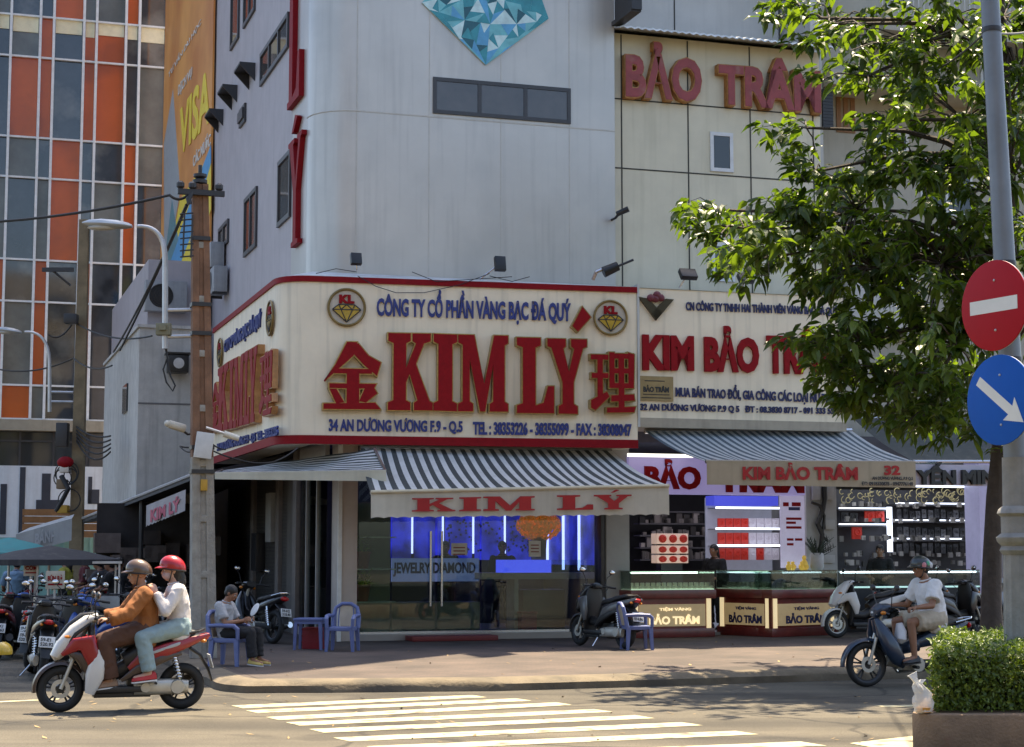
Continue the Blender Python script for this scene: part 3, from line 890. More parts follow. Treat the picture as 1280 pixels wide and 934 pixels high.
# side of the ground floor: glazing, then wall with posts
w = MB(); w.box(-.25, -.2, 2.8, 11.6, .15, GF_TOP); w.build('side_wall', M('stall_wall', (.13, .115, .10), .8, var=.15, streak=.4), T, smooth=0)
w = MB(); w.box(-.235, -.225, .46, 2.79, .3, 3.2); w.build('side_glazing', m_glass, T, smooth=0)
w = MB(); w.box(-.27, -.19, .46, 2.8, 3.2, 3.75); w.box(-.27, -.19, 1.15, 1.22, .15, 3.2); w.box(-.27, -.19, 2.1, 2.16, .15, 3.2); w.box(-.27, -.19, .46, 2.8, .151, .3); w.build('side_frame', M('aluminium_frame', (.36, .34, .32), .5), T, smooth=0)
for y in (2.8, 4.6, 7.6): pillar(-.33, -.19, y, y + .35, 3.75, M('stall_post', (.20, .17, .15), .8, var=.15, streak=.3), T)
w = MB(); w.box(-.4, -.256, 5.1, 5.7, 1.9, 2.9, bev=.01); w.build('meter_box', M('meter_grey', (.35, .34, .32), .6), T)
w = MB(); w.box(-.45, -.256, 6.5, 7.1, 1.3, 2.1, bev=.01); w.build('meter_box', m_dark, T)
# interior: blue light wall
m_bluewall = M('blue_lit_wall', (.03, .04, .30), .5, var=.3, scale=3, emit=(.035, .045, .85), estr=.13, patch=((.004, .006, .04), 1.6, .52))
m_led = M('led_strip', (.8, .8, .9), .5, var=0, emit=(.75, .82, 1.0), estr=.9)
m_ledb = M('blue_led_strip', (.5, .5, .9), .5, var=0, emit=(.45, .45, 1.0), estr=.9)
yb = 3.6
nt_ = m_bluewall.node_tree; nz = nt_.nodes.new('ShaderNodeTexNoise'); nz.inputs['Scale'].default_value = 2.2; nz.inputs['Detail'].default_value = 7
tc_n = nt_.nodes.new('ShaderNodeTexCoord'); nt_.links.new(tc_n.outputs['Object'], nz.inputs[0])
mr_ = nt_.nodes.new('ShaderNodeMapRange'); mr_.inputs[1].default_value = .35; mr_.inputs[2].default_value = .68; mr_.inputs[3].default_value = .02; mr_.inputs[4].default_value = .26
nt_.links.new(nz.outputs[0], mr_.inputs[0]); nt_.links.new(mr_.outputs[0], nt_.nodes['Principled BSDF'].inputs['Emission Strength'])
for a, b_ in ((486, 514), (518, 552), (557, 590), (594, 629), (634, 664), (706, 720), (724, 738), (740, 748)):
    x0, x1, z0, z1 = span(F, a, b_, 644, 700, yb)
    w = MB(); w.box(x0, x1, yb, yb + .05, z0, z1); w.build('backlit_panel', m_bluewall, T, smooth=0)
for px in (484.5, 515.7, 554, 592, 631.5, 722, 749.5):
    x = F.hit(px, 660, yb - .1)[0]; w = MB(); z0, z1 = F.hit(px, 692, yb - .1)[1], F.hit(px, 640, yb - .1)[1]
    w.box(x - .014, x + .014, yb - .1, yb - .05, z0, z1); w.build('led_strip', m_ledb, T, smooth=0)
random.seed(4)
w = MB()                                                # rows of small necklaces on the lit wall
for k in range(90):
    px, py = random.uniform(557, 664), random.uniform(650, 690); x, z = F.hit(px, py, yb - .03)
    w.ball((x, yb - .03, z), .025, 6, 4)
w.build('necklace_display', m_navy, T)
w = MB(); w.box(4.99, 5.04, .55, 3.55, 1.45, 3.3); w.build('blue_side_wall', m_bluewall, T, smooth=0)
for y_ in (.62, 1.6, 2.5, 3.45):
    w = MB(); w.box(4.94, 4.985, y_, y_ + .03, 1.35, 3.1); w.build('led_strip', m_ledb, T, smooth=0)
# shop furniture
def counter(name, label, px0, px1, pyt, pyb, y0, y1, mat, glass_h=.0, parent_F=F, group=None):
    a, b_, c, d = span(F, px0, px1, pyt, pyb, y0)
    t = thing(name, label, 'counter', F.Wd((a + b_) / 2, y0, .15), A, group)
    return t, a, b_, c, d
tc_, a, b_, c, d = counter('jewellery_counter', 'long glass jewellery counter with a blue glow behind the corner shop window', 489, 600, 726, 790, 1.3, 2.0, m_dark)
mx = (a + b_) / 2
w = MB(); w.box(a - mx, b_ - mx, 0, .6, .12, .62); w.build('base', M('counter_cream', (.30, .27, .24), .6), tc_, smooth=0)
a2, b2, c2, d2 = span(F, 489, 598, 698, 727, 1.28)
w = MB(); w.box(a2 - mx, b2 - mx, -.05, -.0, c2 - .15, d2 - .15); w.build('name_board', M('board_grey_blue', (.20, .24, .40), .5, emit=(.15, .2, .5), estr=.12), tc_, smooth=0)
a3, b3, c3, d3 = span(F, 492, 595, 703, 721, 1.2)
me = lettering('JEWELRY DIAMOND', a3 - mx, b3 - mx, c3 - .15, d3 - .15, -.052, .02, m_navy, tc_, .035)
w = MB(); w.box(a2 - mx, b2 - mx, .02, .6, c2 - .15, d2 - .15); w.build('case', m_dark, tc_, smooth=0)
tc2, a, b_, c, d = counter('jewellery_counter', 'glowing blue jewellery counter under the orange flower basket', 600, 752, 700, 770, .9, 1.5, m_dark)
mx = (a + b_) / 2
z1 = F.hit(660, 716, .9)[1] - .15; z2 = F.hit(660, 724, .9)[1] - .15; zt_ = F.hit(660, 700, .9)[1] - .15
w = MB(); w.box(a - mx, b_ - mx, 0, .6, z2, z1); w.build('top', M('counter_pale', (.42, .41, .42), .5), tc2, smooth=0)
x0, x1 = F.hit(631, 710, .9)[0] - mx, F.hit(690, 710, .9)[0] - mx
w = MB(); w.box(x0, x1, .05, .55, z1, zt_); w.build('lit_case', M('lit_case', (.2, .25, .6), .4, emit=(.08, .10, 1.0), estr=.35), tc2, smooth=0)
w = MB(); w.box(x1 + .02, b_ - mx, .05, .55, z1, zt_); w.build('glass_case', m_counter_glass, tc2, smooth=0)
for px in (646, 749):
    x = F.hit(px, 740, .9)[0] - mx; w = MB(); w.box(x - .04, x + .04, .02, .5, .11, z2); w.build('leg', M('counter_pale', (.42, .41, .42), .5), tc2, smooth=0)
cb = thing('cabinet', 'low black cabinet under the glowing blue counter', 'cabinet', F.Wd(*[(F.hit(680, 770, 1.2)[0]), 1.2], .26), A)
x0, x1, z0, z1 = span(F, 653, 705, 737, 772, 1.2); hw = (x1 - x0) / 2
w = MB(); w.box(-hw, hw, 0, .5, 0, z1 - .26, bev=.01); w.build('body', m_black, cb)
w = MB(); w.box(-hw, hw, -.02, -.002, .04, .22); w.build('drawer', M('drawer_brown', (.16, .10, .05), .6), cb, smooth=0)
b = MB(); x0, x1, z0, z1 = span(F, 651, 667, 762, 784, .8)
b.box(-.15, .15, -.12, .12, 0, .3, bev=.02); b.box(-.16, .16, -.13, .13, .3, .34, bev=.01)
o = b.build('red_box', M('box_red', (.30, .03, .05), .6)); o.location = F.Wd((x0 + x1) / 2, .8, .262); o.rotation_euler = (0, 0, A); tag(o, 'small red box on the shop floor beside the black cabinet', 'box')
# plant shelf at the left of the glass
ps = thing('plant_shelf', 'glass shelf with green panes at the left end of the corner shop window', 'shelf', F.Wd(F.hit(459, 720, .5)[0], .5, .26), A)
m_green = M('green_panel', (.016, .035, .018), .4, var=.5, scale=2.5, patch=((.02, .05, .03), 2.0, .52), emit=(.1, .3, .12), estr=.0)
zA, zB, zC = [F.hit(459, p, .5)[1] - .26 for p in (671, 711, 752)]
w = MB(); w.box(-.22, .5, .3, .34, .0, zA + .6); w.build('back_panel', m_green, ps, smooth=0)
for z in (zA, zB, zC): 
    w = MB(); w.box(-.22, .5, -.1, .3, z - .02, z); w.build('shelf_board', M('shelf_glass', (.5, .55, .5), .2), ps, smooth=0)
w = MB(); w.box(-.22, .62, -.1, .3, 0, zC - .021); w.build('stone_base', M('stone_base', (.30, .27, .22), .8, var=.3, scale=4), ps, smooth=0)
def pot_plant(loc, label, s=1.0, pot=(.22, .04, .025), n=60, leafc=(.12, .30, .05), spread=.16, hgt=.2, group=None):
    t = thing('potted_plant', label, 'plant', loc, A, group)
    p = MB(); p.lathe([(.07 * s, 0), (.10 * s, .2 * s), (.115 * s, .2 * s), (.115 * s, .235 * s), (.095 * s, .235 * s), (.09 * s, .2 * s)], n=16); p.build('pot', M('pot_%.2f' % pot[0], pot, .6), t)
    l = MB()
    for k in range(n):
        a = random.uniform(0, 6.28); r_ = random.uniform(.02, spread) * s; h = random.uniform(.24, .24 + hgt) * s
        c = Vector((r_ * math.cos(a), r_ * math.sin(a), h)); d = Vector((math.cos(a) * .06, math.sin(a) * .06, random.uniform(-.02, .06))) * s
        sd = Vector((-math.sin(a), math.cos(a), 0)) * .022 * s
        l.face([c - d, c + sd, c + d, c - sd])
    l.build('foliage', leaf_mat('leaf_pot_%.2f' % leafc[1], leafc, (.6, .9, .3)), t, smooth=0, doubles=False)
    return t
xs = F.hit(453, 700, .6)[0]
pot_plant(F.Wd(xs, .55, .26 + zB), 'potted plant in a red pot on the upper glass shelf of the corner shop', 1.3)
pot_plant(F.Wd(xs, .55, .26 + zC), 'potted plant in a red pot on the lower glass shelf of the corner shop', 1.3)
# flower basket
x, z = F.hit(678, 700, .95)
fb = thing('flower_basket', 'big round basket of orange flowers above the glowing counter', 'flowers', F.Wd(x, 1.15, .15 + F.hit(660, 716, .9)[1] - .15), A)
zc = F.hit(679, 657, .95)[1] - F.hit(660, 716, .9)[1]
w = MB(); w.lathe([(.14, 0.0), (.12, .15), (.16, zc - .1), (.18, zc - .1)], n=16); w.build('basket', M('basket_straw', (.28, .2, .1), .8), fb)
l = MB(); random.seed(9)
for k in range(900):
    d = Vector((random.gauss(0, 1), random.gauss(0, 1), random.gauss(0, .8))).normalized() * random.uniform(.6, 1) ** .5
    c = Vector((d.x * .43, d.y * .3, zc + d.z * .28)); n_ = d.orthogonal().normalized() * random.uniform(.03, .055); n2 = d.cross(n_.normalized()) * .042
    dd = d * .02
    l.face([c - n_ + dd, c - n2, c + n_ + dd, c + n2])
l.build('blossoms', M('orange_petals', (.75, .22, .012), .6, island=.6, emit=(.9, .25, .01), estr=.07), fb, smooth=0, doubles=False)  # faint glow in the petals stands in for lamp light on them
# papers stuck on the glass
for k, (q, lab) in enumerate((((564, 584, 679, 694), 'white notice sheet taped to the shop door beside the handles'), ((661, 676, 676, 696), 'tall white notice card standing below the flower basket'))):
    x0, x1, z0, z1 = span(F, *q, .09); b = MB(); b.box(x0, x1, .09, .1, z0, z1)
    o = b.build('notice', M('paper', (.60, .58, .52), .8)); o.location = F.Wd(0, 0); o.rotation_euler = (0, 0, A); tag(o, lab, 'notice')
    t2 = MB()
    for i in range(3): t2.box(x0 + .04, x1 - .04, .084, .0895, z1 - .07 - .06 * i - .02, z1 - .07 - .06 * i)
    t2.build('printed_line', M('ink_brown', (.25, .08, .06), .8), o, smooth=0)

# --- jewellery counters shop (beige building)
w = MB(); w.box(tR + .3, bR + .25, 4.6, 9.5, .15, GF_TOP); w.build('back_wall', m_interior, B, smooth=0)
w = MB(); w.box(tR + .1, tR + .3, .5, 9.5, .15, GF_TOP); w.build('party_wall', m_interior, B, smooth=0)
w = MB(); w.box(tR, bR + .3, .3, 9.5, 3.75, GF_TOP - .06); w.build('ceiling_slab', m_ceiling, B, smooth=0)
w = MB(); w.box(tR + .3, bR + .25, .2, 4.6, .14, .2); w.build('shop_floor', m_floor, B, smooth=0)
zc0, zc1 = F.hit(900, 618, -.2)[1], F.hit(900, 572, -.2)[1]
x0, x1 = F.hit(786, 595, -.2)[0], F.hit(1006, 595, -.2)[0]
w = MB(); w.box(x0, x1, -.2, .2, zc0, zc1); fa = w.build('lit_fascia', M('lilac_lightbox', (.40, .36, .56), .5, var=.05, emit=(.5, .44, .95), estr=.09), B, smooth=0)
a, b_ = F.hit(805, 595, -.2)[0], F.hit(875, 595, -.2)[0]
lettering('BẢO', a, b_, F.hit(840, 612, -.2)[1], F.hit(840, 574, -.2)[1], -.201, .05, m_red_face, B, .05)
a, b_ = F.hit(897, 595, -.2)[0], F.hit(1004, 595, -.2)[0]
lettering('TRÂM', a, b_, F.hit(950, 616, -.2)[1], F.hit(950, 578, -.2)[1], -.201, .05, m_red_face, B, .05)
lt = MB(); x0, x1 = F.hit(785, 568, -.5)[0], F.hit(866, 568, -.5)[0]; z = F.hit(800, 569, -.5)[1]
lt.box(x0, x1, -.52, -.46, z - .03, z + .03); lt.build('tube_lamp', M('lamp_tube', (.8, .8, .8), .5, var=0, emit=(1, .95, .85), estr=.6), B, smooth=0)
# grey service wall with electric boxes
x0, x1, z0, z1 = span(F, 1008, 1046, 600, 712, .2)
w = MB(); w.box(x0, x1, .2, .6, .15, 3.75); w.build('service_wall', m_pillar_grey, B, smooth=0)
for q in ((1016, 1026, 607, 625), (1034, 1043, 607, 625), (1032, 1044, 650, 662), (1030, 1044, 694, 704)):
    a, b_, c, d = span(F, *q, .12); w = MB(); w.box(a, b_, .12, .2, c, d, bev=.008); w.build('electric_box', M('box_grey', (.45, .45, .44), .5), B)
w = MB(); pts = [F.hit(p, q, .1) for p, q in ((1030, 605), (1031, 625), (1028, 640), (1022, 655), (1028, 668), (1026, 690))]
w.tube([(a, .1, b_) for a, b_ in pts], .05, 6); pts = [F.hit(p, q, .1) for p, q in ((1014, 628), (1024, 632), (1030, 645), (1027, 670), (1034, 676))]
w.tube([(a, .08, b_) for a, b_ in pts], .03, 6); w.build('cable_bundle', m_black, B)
m_lil = M('notice_white', (.42, .40, .48), .6, emit=(.6, .55, .8), estr=.10)
x0, x1, z0, z1 = span(F, 976, 1006, 620, 710, .15)
w = MB(); w.box(x0, x1, .15, .19, z0, z1); nb = w.build('notice_board', m_lil, B, smooth=0)
for i, (pa, pb, py, h) in enumerate(((979, 986, 628, 5), (990, 1001, 628, 5), (986, 1000, 634, 4), (983, 1002, 647, 3), (983, 995, 652, 3), (983, 1002, 658, 3), (984, 992, 673, 3), (994, 1003, 673, 3), (984, 992, 679, 3))):
    a, b_, c, d = span(F, pa, pb, py, py + h, .14); t2 = MB(); t2.box(a, b_, .142, .149, c, d); t2.build('printed_line', m_red_face if i != 2 else m_navy, nb, smooth=0)
# wall cabinet, lit shelves
wc = thing('wall_cabinet', 'tall lit wall cabinet with red jewel cases in the beige building shop', 'cabinet', F.Wd(0, 1.6, 0), A)
def wspan(q, y=1.6): return span(F, *q, y)
x0, x1, z0, z1 = wspan((893, 976, 622, 708))
w = MB(); w.box(x0, x1, .4, .45, .2, z1); w.build('back_panel', M('cabinet_back', (.35, .36, .42), .6, emit=(.5, .55, .75), estr=.06), wc, smooth=0)
x0, x1, z0, z1 = wspan((892, 972, 620, 632)); w = MB(); w.box(x0, x1, -.03, .38, z0, z1); w.build('blue_header', M('header_blue', (.03, .04, .25), .5, emit=(.05, .06, .5), estr=.3), wc, smooth=0)
for py in (635, 661, 682):
    x0, x1, z0, z1 = wspan((895, 976, py - 1.2, py + 1.2)); w = MB(); w.box(x0, x1, -.02, .02, z0, z1); w.build('shelf_light', m_led, wc, smooth=0)
    w = MB(); w.box(x0, x1, .03, .395, z0, z0 + .02); w.build('shelf_board', m_pillar_grey, wc, smooth=0)
m_jr = M('jewel_red', (.50, .03, .02), .5, var=.2, emit=(.6, .04, .02), estr=.05); m_jw = M('jewel_white', (.55, .52, .56), .5, emit=(.6, .55, .7), estr=.06)
def jewel_case(x0, x1, z0, z1, y, mat, root, label, group):
    t = MB(); cxm = (x0 + x1) / 2; h = z1 - z0; hw = (x1 - x0) / 2
    t.box(-hw, hw, 0, .05, 0, h, bev=.008)
    t.torus((0, -.012, h * .55), hw * .55, hw * .13, 'y', 14, 6)
    o = t.build('jewel_case', mat); o.location = F.Wd(cxm, y, z0); o.rotation_euler = (0, 0, A)
    return tag(o, label, 'display case', group)
for row, (ya, yb2, n, seq) in enumerate(((648, 660, 8, 'rrrrwwww'), (666, 681, 8, 'rrrrwwww'), (685, 700, 8, 'rrrrwrww'))):
    for k in range(n):
        a = 897 + k * 9.7; x0, x1, z0, z1 = span(F, a, a + 8.6, ya, yb2, 1.75)
        jewel_case(x0, x1, z0, z1, 1.72, m_jr if seq[k] == 'r' else m_jw, None,
                   ('red' if seq[k] == 'r' else 'pale') + ' jewellery display pad on the %s row of the lit wall cabinet' % ('top', 'middle', 'bottom')[row], 'jewellery pads in the wall cabinet')
# dim shelves of goods in the dark left half of the shop
ds_ = thing('dark_shelving', 'dim shelving with small goods behind the stand of red ring trays', 'shelving', F.Wd(0, 3.4, 0), A)
x0, x1, z0, z1 = span(F, 800, 888, 640, 700, 3.4)
w = MB()
for k in range(5): w.box(x0, x1, 0, .35, z0 + (z1 - z0) * k / 4 - .015, z0 + (z1 - z0) * k / 4 + .015)
w.build('shelf_boards', M('dim_shelf', (.16, .15, .16), .6), ds_, smooth=0)
w = MB(); random.seed(41)
for k in range(70):
    x = random.uniform(x0 + .05, x1 - .05); z = z0 + (z1 - z0) * random.randrange(4) / 4 + .018; s_ = random.uniform(.03, .07); w.box(x - s_, x + s_, .05, .12, z, z + s_ * random.uniform(1.5, 3.5))
w.build('small_goods', M('dim_goods', (.30, .26, .24), .5, island=.95), ds_, smooth=0)['kind'] = 'stuff'
# red jewel stand
js = thing('jewel_stand', 'stepped white stand of red ring trays on the left jewellery counter', 'display stand', F.Wd(F.hit(841, 690, .9)[0], .9, 0), A)
for i, (ya, yb2) in enumerate(((667, 680), (682, 692), (694, 704))):
    x0, x1, z0, z1 = span(F, 822, 861, ya, yb2, .9); hw = (x1 - x0) / 2
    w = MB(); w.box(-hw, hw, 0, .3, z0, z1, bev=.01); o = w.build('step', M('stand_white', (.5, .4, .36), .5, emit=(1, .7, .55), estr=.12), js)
    for k in range(3):
        w = MB(); xx = -hw + hw * 2 * (k + .5) / 3; w.ball((xx, -.02, (z0 + z1) / 2), (hw * .26, .03, (z1 - z0) * .4), 12, 8); w.torus((xx, -.045, (z0 + z1) / 2), hw * .13, .012, 'y', 12, 6)
        w.build('ring_tray', m_jr, o)
w = MB(); zc = F.hit(841, 720, .9)[1]; z0 = F.hit(841, 704, .9)[1]; w.box(-.22, .22, .05, .3, zc - .2, z0); w.build('foot', m_dark, js, smooth=0)
# counters
m_mahog = M('mahogany', (.16, .022, .016), .35, var=.3, scale=4, coat=.3)
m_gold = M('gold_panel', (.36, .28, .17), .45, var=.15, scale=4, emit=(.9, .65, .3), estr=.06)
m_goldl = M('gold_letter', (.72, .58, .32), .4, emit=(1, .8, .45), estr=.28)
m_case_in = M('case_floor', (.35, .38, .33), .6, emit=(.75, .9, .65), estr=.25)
def jcounter(label, O, ang, wd, dp, texts, letm, light, group='glass topped jewellery counters on the pavement'):
    t = thing('display_counter', label, 'counter', O, ang, group)
    h1, h2 = .86, 1.20
    w = MB(); w.box(0, wd, 0, dp, 0, .16, bev=.01); w.box(.04, wd - .04, .05, dp, .16, .70); w.box(-.02, wd + .02, -.03, dp + .02, .70, h1, bev=.012); w.build('wooden_base', m_mahog, t)
    w = MB(); w.box(.18, wd - .18, .028, .049, .20, .60); pn = w.build('gold_panel', m_gold, t, smooth=0)
    for x in (.07, wd - .15): 
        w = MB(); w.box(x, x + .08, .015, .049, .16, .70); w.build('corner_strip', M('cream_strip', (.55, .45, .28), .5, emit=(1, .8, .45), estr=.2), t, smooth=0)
    zz = .55
    lettering(texts[0], wd * .34, wd * .72, .47, .55, .027, .012, letm, pn, .03)
    lettering(texts[1], wd * .22, wd * .82, .235, .43, .027, .012, letm, pn, .04)
    gl = MB(); gl.box(0, wd, 0, .008, h1 + .002, h2); gl.box(0, .008, .009, dp, h1 + .002, h2); gl.box(wd - .008, wd, .009, dp, h1 + .002, h2); gl.box(-.01, wd + .01, -.01, dp, h2, h2 + .012)
    gl.build('glass_case', m_counter_glass, t, smooth=0)
    w = MB(); w.box(.01, wd - .01, .01, dp, h1 + .001, h1 + .02); w.build('case_floor', m_case_in, t, smooth=0)
    w = MB(); w.box(.03, wd - .03, dp - .08, dp - .03, h2 - .05, h2 - .02); w.build('case_light', light, t, smooth=0)
    gw = MB()
    for k in range(int(wd / .11)):
        x = .08 + k * .11; gw.box(x, x + .07, .06, .11, h1 + .02, h1 + .07, bev=.01); gw.box(x, x + .07, .2, .26, h1 + .02, h1 + .13, bev=.01)
    gw.build('ring_pad', M('ring_pad', (.55, .52, .40), .6), t)
    return t
cw = M('case_led_warm', (.8, .8, .7), .5, var=0, emit=(.85, 1.0, .8), estr=1.6); cbm = M('case_led_cool', (.8, .8, .9), .5, var=0, emit=(.75, .9, 1.0), estr=1.6)
p0, p1 = gnd(789, 798, .15), gnd(894, 796, .15)
jcounter('left jewellery counter with bright gold lettering beside the parked black scooter', p0, math.atan2(p1.y - p0.y, p1.x - p0.x), (p1 - p0).length, .7, ('TIỆM VÀNG', 'BẢO TRÂM'), m_goldl, cw)
p0, p1 = gnd(896, 793.3, .15), gnd(964, 796.6, .15)
jcounter('middle jewellery counter set at an angle between the two others', p0, math.atan2(p1.y - p0.y, p1.x - p0.x), (p1 - p0).length, .34, ('TIỆM VÀNG', 'BẢO TRÂM'), m_navy, cbm)
p0, p1 = gnd(965.5, 796.8, .15), gnd(1048, 793.6, .15)
jcounter('right jewellery counter with dark lettering and small gold pots on top', p0, math.atan2(p1.y - p0.y, p1.x - p0.x), (p1 - p0).length, .45, ('TIỆM VÀNG', 'BẢO TRÂM'), m_navy, cbm)
random.seed(21)
m_goldob = M('gold_ornament', (.55, .38, .08), .35, metal=.5, emit=(.9, .6, .1), estr=.08)
for k in range(6):
    q = p0.lerp(p1, .35 + .1 * k) + F.v * (.25 + .1 * (k % 2)); b = MB(); s = random.uniform(.8, 1.1)
    b.lathe([(.03 * s, 0), (.06 * s, .03), (.065 * s, .08), (.03 * s, .12), (.04 * s, .14), (.02, .16)], n=12)
    o = b.build('gold_pot', m_goldob); o.location = (q.x, q.y, .15 + 1.212); tag(o, 'small gold ornament pot in the row on the right jewellery counter', 'ornament', 'gold pots on the right counter')
# vase with dark branches and a golden statue
x, z = F.hit(1015, 706, -.2)
va = thing('vase_plant', 'white vase with dark spreading leaves on the right counter beside the electric boxes', 'plant', F.Wd(x, -.4, .15 + 1.212), A)
zz = F.hit(1015, 692, -.4)[1] - 1.362
w = MB(); w.lathe([(.10, 0), (.13, .05), (.13, .28), (.11, .32), (.10, .28)], n=16); w.build('vase', M('vase_white', (.5, .5, .5), .4), va)
l = MB(); random.seed(5)
for k in range(24):
    a = random.uniform(0, 6.28); rr_ = random.uniform(.15, .42); tip = Vector((rr_ * math.cos(a), rr_ * math.sin(a) * .6, .34 + random.uniform(.02, .3)))
    l.tube([(0, 0, .27), (tip.x * .4, tip.y * .4, tip.z * .75), tip], [.012, .01, .004], 5)
    for i in range(4):
        c = Vector((0, 0, .27)).lerp(tip, .5 + .13 * i); sd = Vector((-math.sin(a), math.cos(a), .3)) * .045; dd = Vector((0, 0, .05))
        l.face([c, c + sd * .5 + dd, c + sd + dd * 1.6, c + sd * .7])
l.build('foliage', M('dark_leaf', (.015, .03, .015), .5), va, doubles=False)
st = MB(); x = F.hit(999, 700, -.3)[0]
st.lathe([(.06, 0), (.07, .02), (.05, .04), (.075, .10), (.05, .17), (.03, .19), (.04, .215), (.04, .25), (.015, .275)], n=14)
o = st.build('gold_statue', m_goldob); o.location = F.Wd(x, -.5, 1.362); tag(o, 'small golden seated figurine on the right counter left of the white vase', 'figurine')

# --- right shop (under the tree)
x0, x1, z0, z1 = span(F, 1047, 1226, 608, 730, 1.2)
rs = E
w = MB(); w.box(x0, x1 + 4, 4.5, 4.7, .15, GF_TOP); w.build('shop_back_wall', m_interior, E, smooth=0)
w = MB(); w.box(eL, x1 + 4.2, .9, 10, 3.55, 4.0); w.build('ceiling_slab', m_ceiling, E, smooth=0)
w = MB(); w.box(x0, x1 + 4, .8, 4.5, .14, .2); w.build('shop_floor', m_floor, E, smooth=0)
px = F.hit(1220, 660, .9)[0]; w = MB(); w.box(px, px + .28, .75, 1.3, .15, 3.55); w.build('lit_post', M('lilac_post', (.38, .37, .46), .5, emit=(.5, .47, .9), estr=.07), E, smooth=0)
for px in (1262, 1310):
    s = F.hit(px, 660, .9)[0]; w = MB(); w.box(s, s + .5, .75, 1.3, .15, 3.55); w.build('side_pillar', m_pillar_grey, E, smooth=0)
cab = thing('lit_shelving', 'wall of dark jewellery shelves with white light strips in the right shop', 'shelving', F.Wd(0, 2.6, 0), A)
def s2(q): return span(F, *q, 2.6)
x0, x1, z0, z1 = s2((1045, 1225, 612, 715))
w = MB(); w.box(x0, x1, .4, .45, .2, z1); w.build('back_panel', M('dark_cabinet', (.05, .05, .06), .5), cab, smooth=0)
for q in ((1120, 1223, 628, 631), (1120, 1223, 649, 652), (1120, 1223, 672, 675), (1049, 1110, 634, 637), (1049, 1110, 654, 657)):
    x0, x1, z0, z1 = s2(q); w = MB(); w.box(x0, x1, -.02, .02, (z0 + z1) / 2 - .013, (z0 + z1) / 2 + .013); w.build('shelf_light', m_led, cab, smooth=0)
    w = MB(); w.box(x0, x1, .03, .39, z0 - .03, z0); w.build('shelf_board', m_frame_dark, cab, smooth=0)
x0, x1, z0, z1 = s2((1108, 1114, 634, 690)); w = MB(); w.box(x0, x1, -.05, -.021, z0, z1); w.build('light_column', m_led, cab, smooth=0)
x0, x1, z0, z1 = s2((1047, 1226, 609, 612)); w = MB(); w.box(x0, x1, -1.3, -1.26, z0, z1 + .01); w.build('front_light', m_led, cab, smooth=0)
random.seed(31)
for i, (ya, yb2) in enumerate(((636, 648), (658, 671), (677, 692))):
    for k in range(13):
        a = 1121 + k * 7.8; x0, x1, z0, z1 = span(F, a, a + random.uniform(5, 7), ya + random.uniform(0, 4), yb2, 2.7)
        jewel_case(x0, x1, z0, z1, 2.68, random.choice([m_dark, m_frame_dark, M('bust_grey', (.10, .10, .11), .5)]), None, 'dark necklace bust on the %s light strip shelf of the right shop' % ('upper', 'middle', 'lower')[i], 'dark necklace busts on the lit shelves')
for q in ((1081, 1093, 639, 652), (1094, 1105, 639, 652), (1065, 1077, 658, 674), (1051, 1060, 640, 652), (1062, 1072, 641, 652)):
    x0, x1, z0, z1 = span(F, *q, 2.7); jewel_case(x0, x1, z0, z1, 2.68, m_jr if q[0] not in (1051, 1062) else m_dark, None, ('bright red' if q[0] not in (1051, 1062) else 'black') + ' jewellery pad on the left shelves of the right shop', 'jewellery pads on the left shelves of the right shop')
w = MB()
for k in range(120):                                     # small boxes, bottles and cards crowding the shelves
    px_ = random.uniform(1050, 1222); py_ = random.choice([633, 652, 675, 695, 706]) - random.uniform(0, 3); x, z = F.hit(px_, py_, 2.55); s_ = random.uniform(.02, .05)
    w.box(x - s_, x + s_, 2.5, 2.56, z - s_, z + s_ * 1.4)
w.build('shelf_goods', M('shelf_goods', (.30, .28, .27), .5, island=.95), E, smooth=0)['kind'] = 'stuff'
# decorative scrollwork at the top of the opening
w = MB(); random.seed(8)
for k in range(70):
    px_ = random.uniform(1049, 1222); py_ = random.uniform(613, 626); x, z = F.hit(px_, py_, 2.0)
    w.torus((x, 2.0, z), random.uniform(.03, .08), .009, 'y', 12, 5, random.uniform(0, 3), random.uniform(4, 6.2))
w.build('gilt_scrollwork', M('gilt', (.35, .30, .15), .4, metal=.4, emit=(.8, .7, .4), estr=.05), E)
# glass counter of the right shop
p0, p1 = F.Wd(F.hit(1050, 730, .3)[0], .3, .15), F.Wd(F.hit(1225, 730, .3)[0], .3, .15)
t = thing('display_counter', 'long glass counter with a cool light in the right shop behind the scooters', 'counter', p0, A)
L_ = (p1 - p0).length
w = MB(); w.box(0, L_, 0, .6, 0, .85); w.build('base', m_dark, t, smooth=0)
w = MB(); w.box(0, L_, 0, .6, .852, 1.2); w.build('glass_case', m_counter_glass, t, smooth=0)
w = MB(); w.box(.02, L_ - .02, .02, .58, .8505, .87); w.build('case_floor', M('case_floor_cool', (.3, .36, .36), .6, emit=(.6, .9, .9), estr=.3), t, smooth=0)
w = MB(); w.box(.05, L_ - .05, .05, .08, 1.14, 1.17); w.build('case_light', cbm, t, smooth=0)
# lights of the lit shops (their lamps)
def shop_light(fr, x, y, z, e, col, sx, sy):
    d = bpy.data.lights.new('shop_lamp', 'AREA'); d.energy = e; d.color = col; d.shape = 'RECTANGLE'; d.size = sx; d.size_y = sy
    o = bpy.data.objects.new('shop_lamp', d); COL.objects.link(o); o.location = fr.Wd(x, y, z); o.rotation_euler = (0, 0, A)
shop_light(F, 2.6, 2.4, 3.7, 5, (.4, .45, 1), 3, 1)
shop_light(F, 7.4, 1.0, 3.7, 9, (.9, .9, 1), 3, .8)
shop_light(F, 12.2, 2.0, 3.5, 6, (.85, .92, 1), 3, .8)
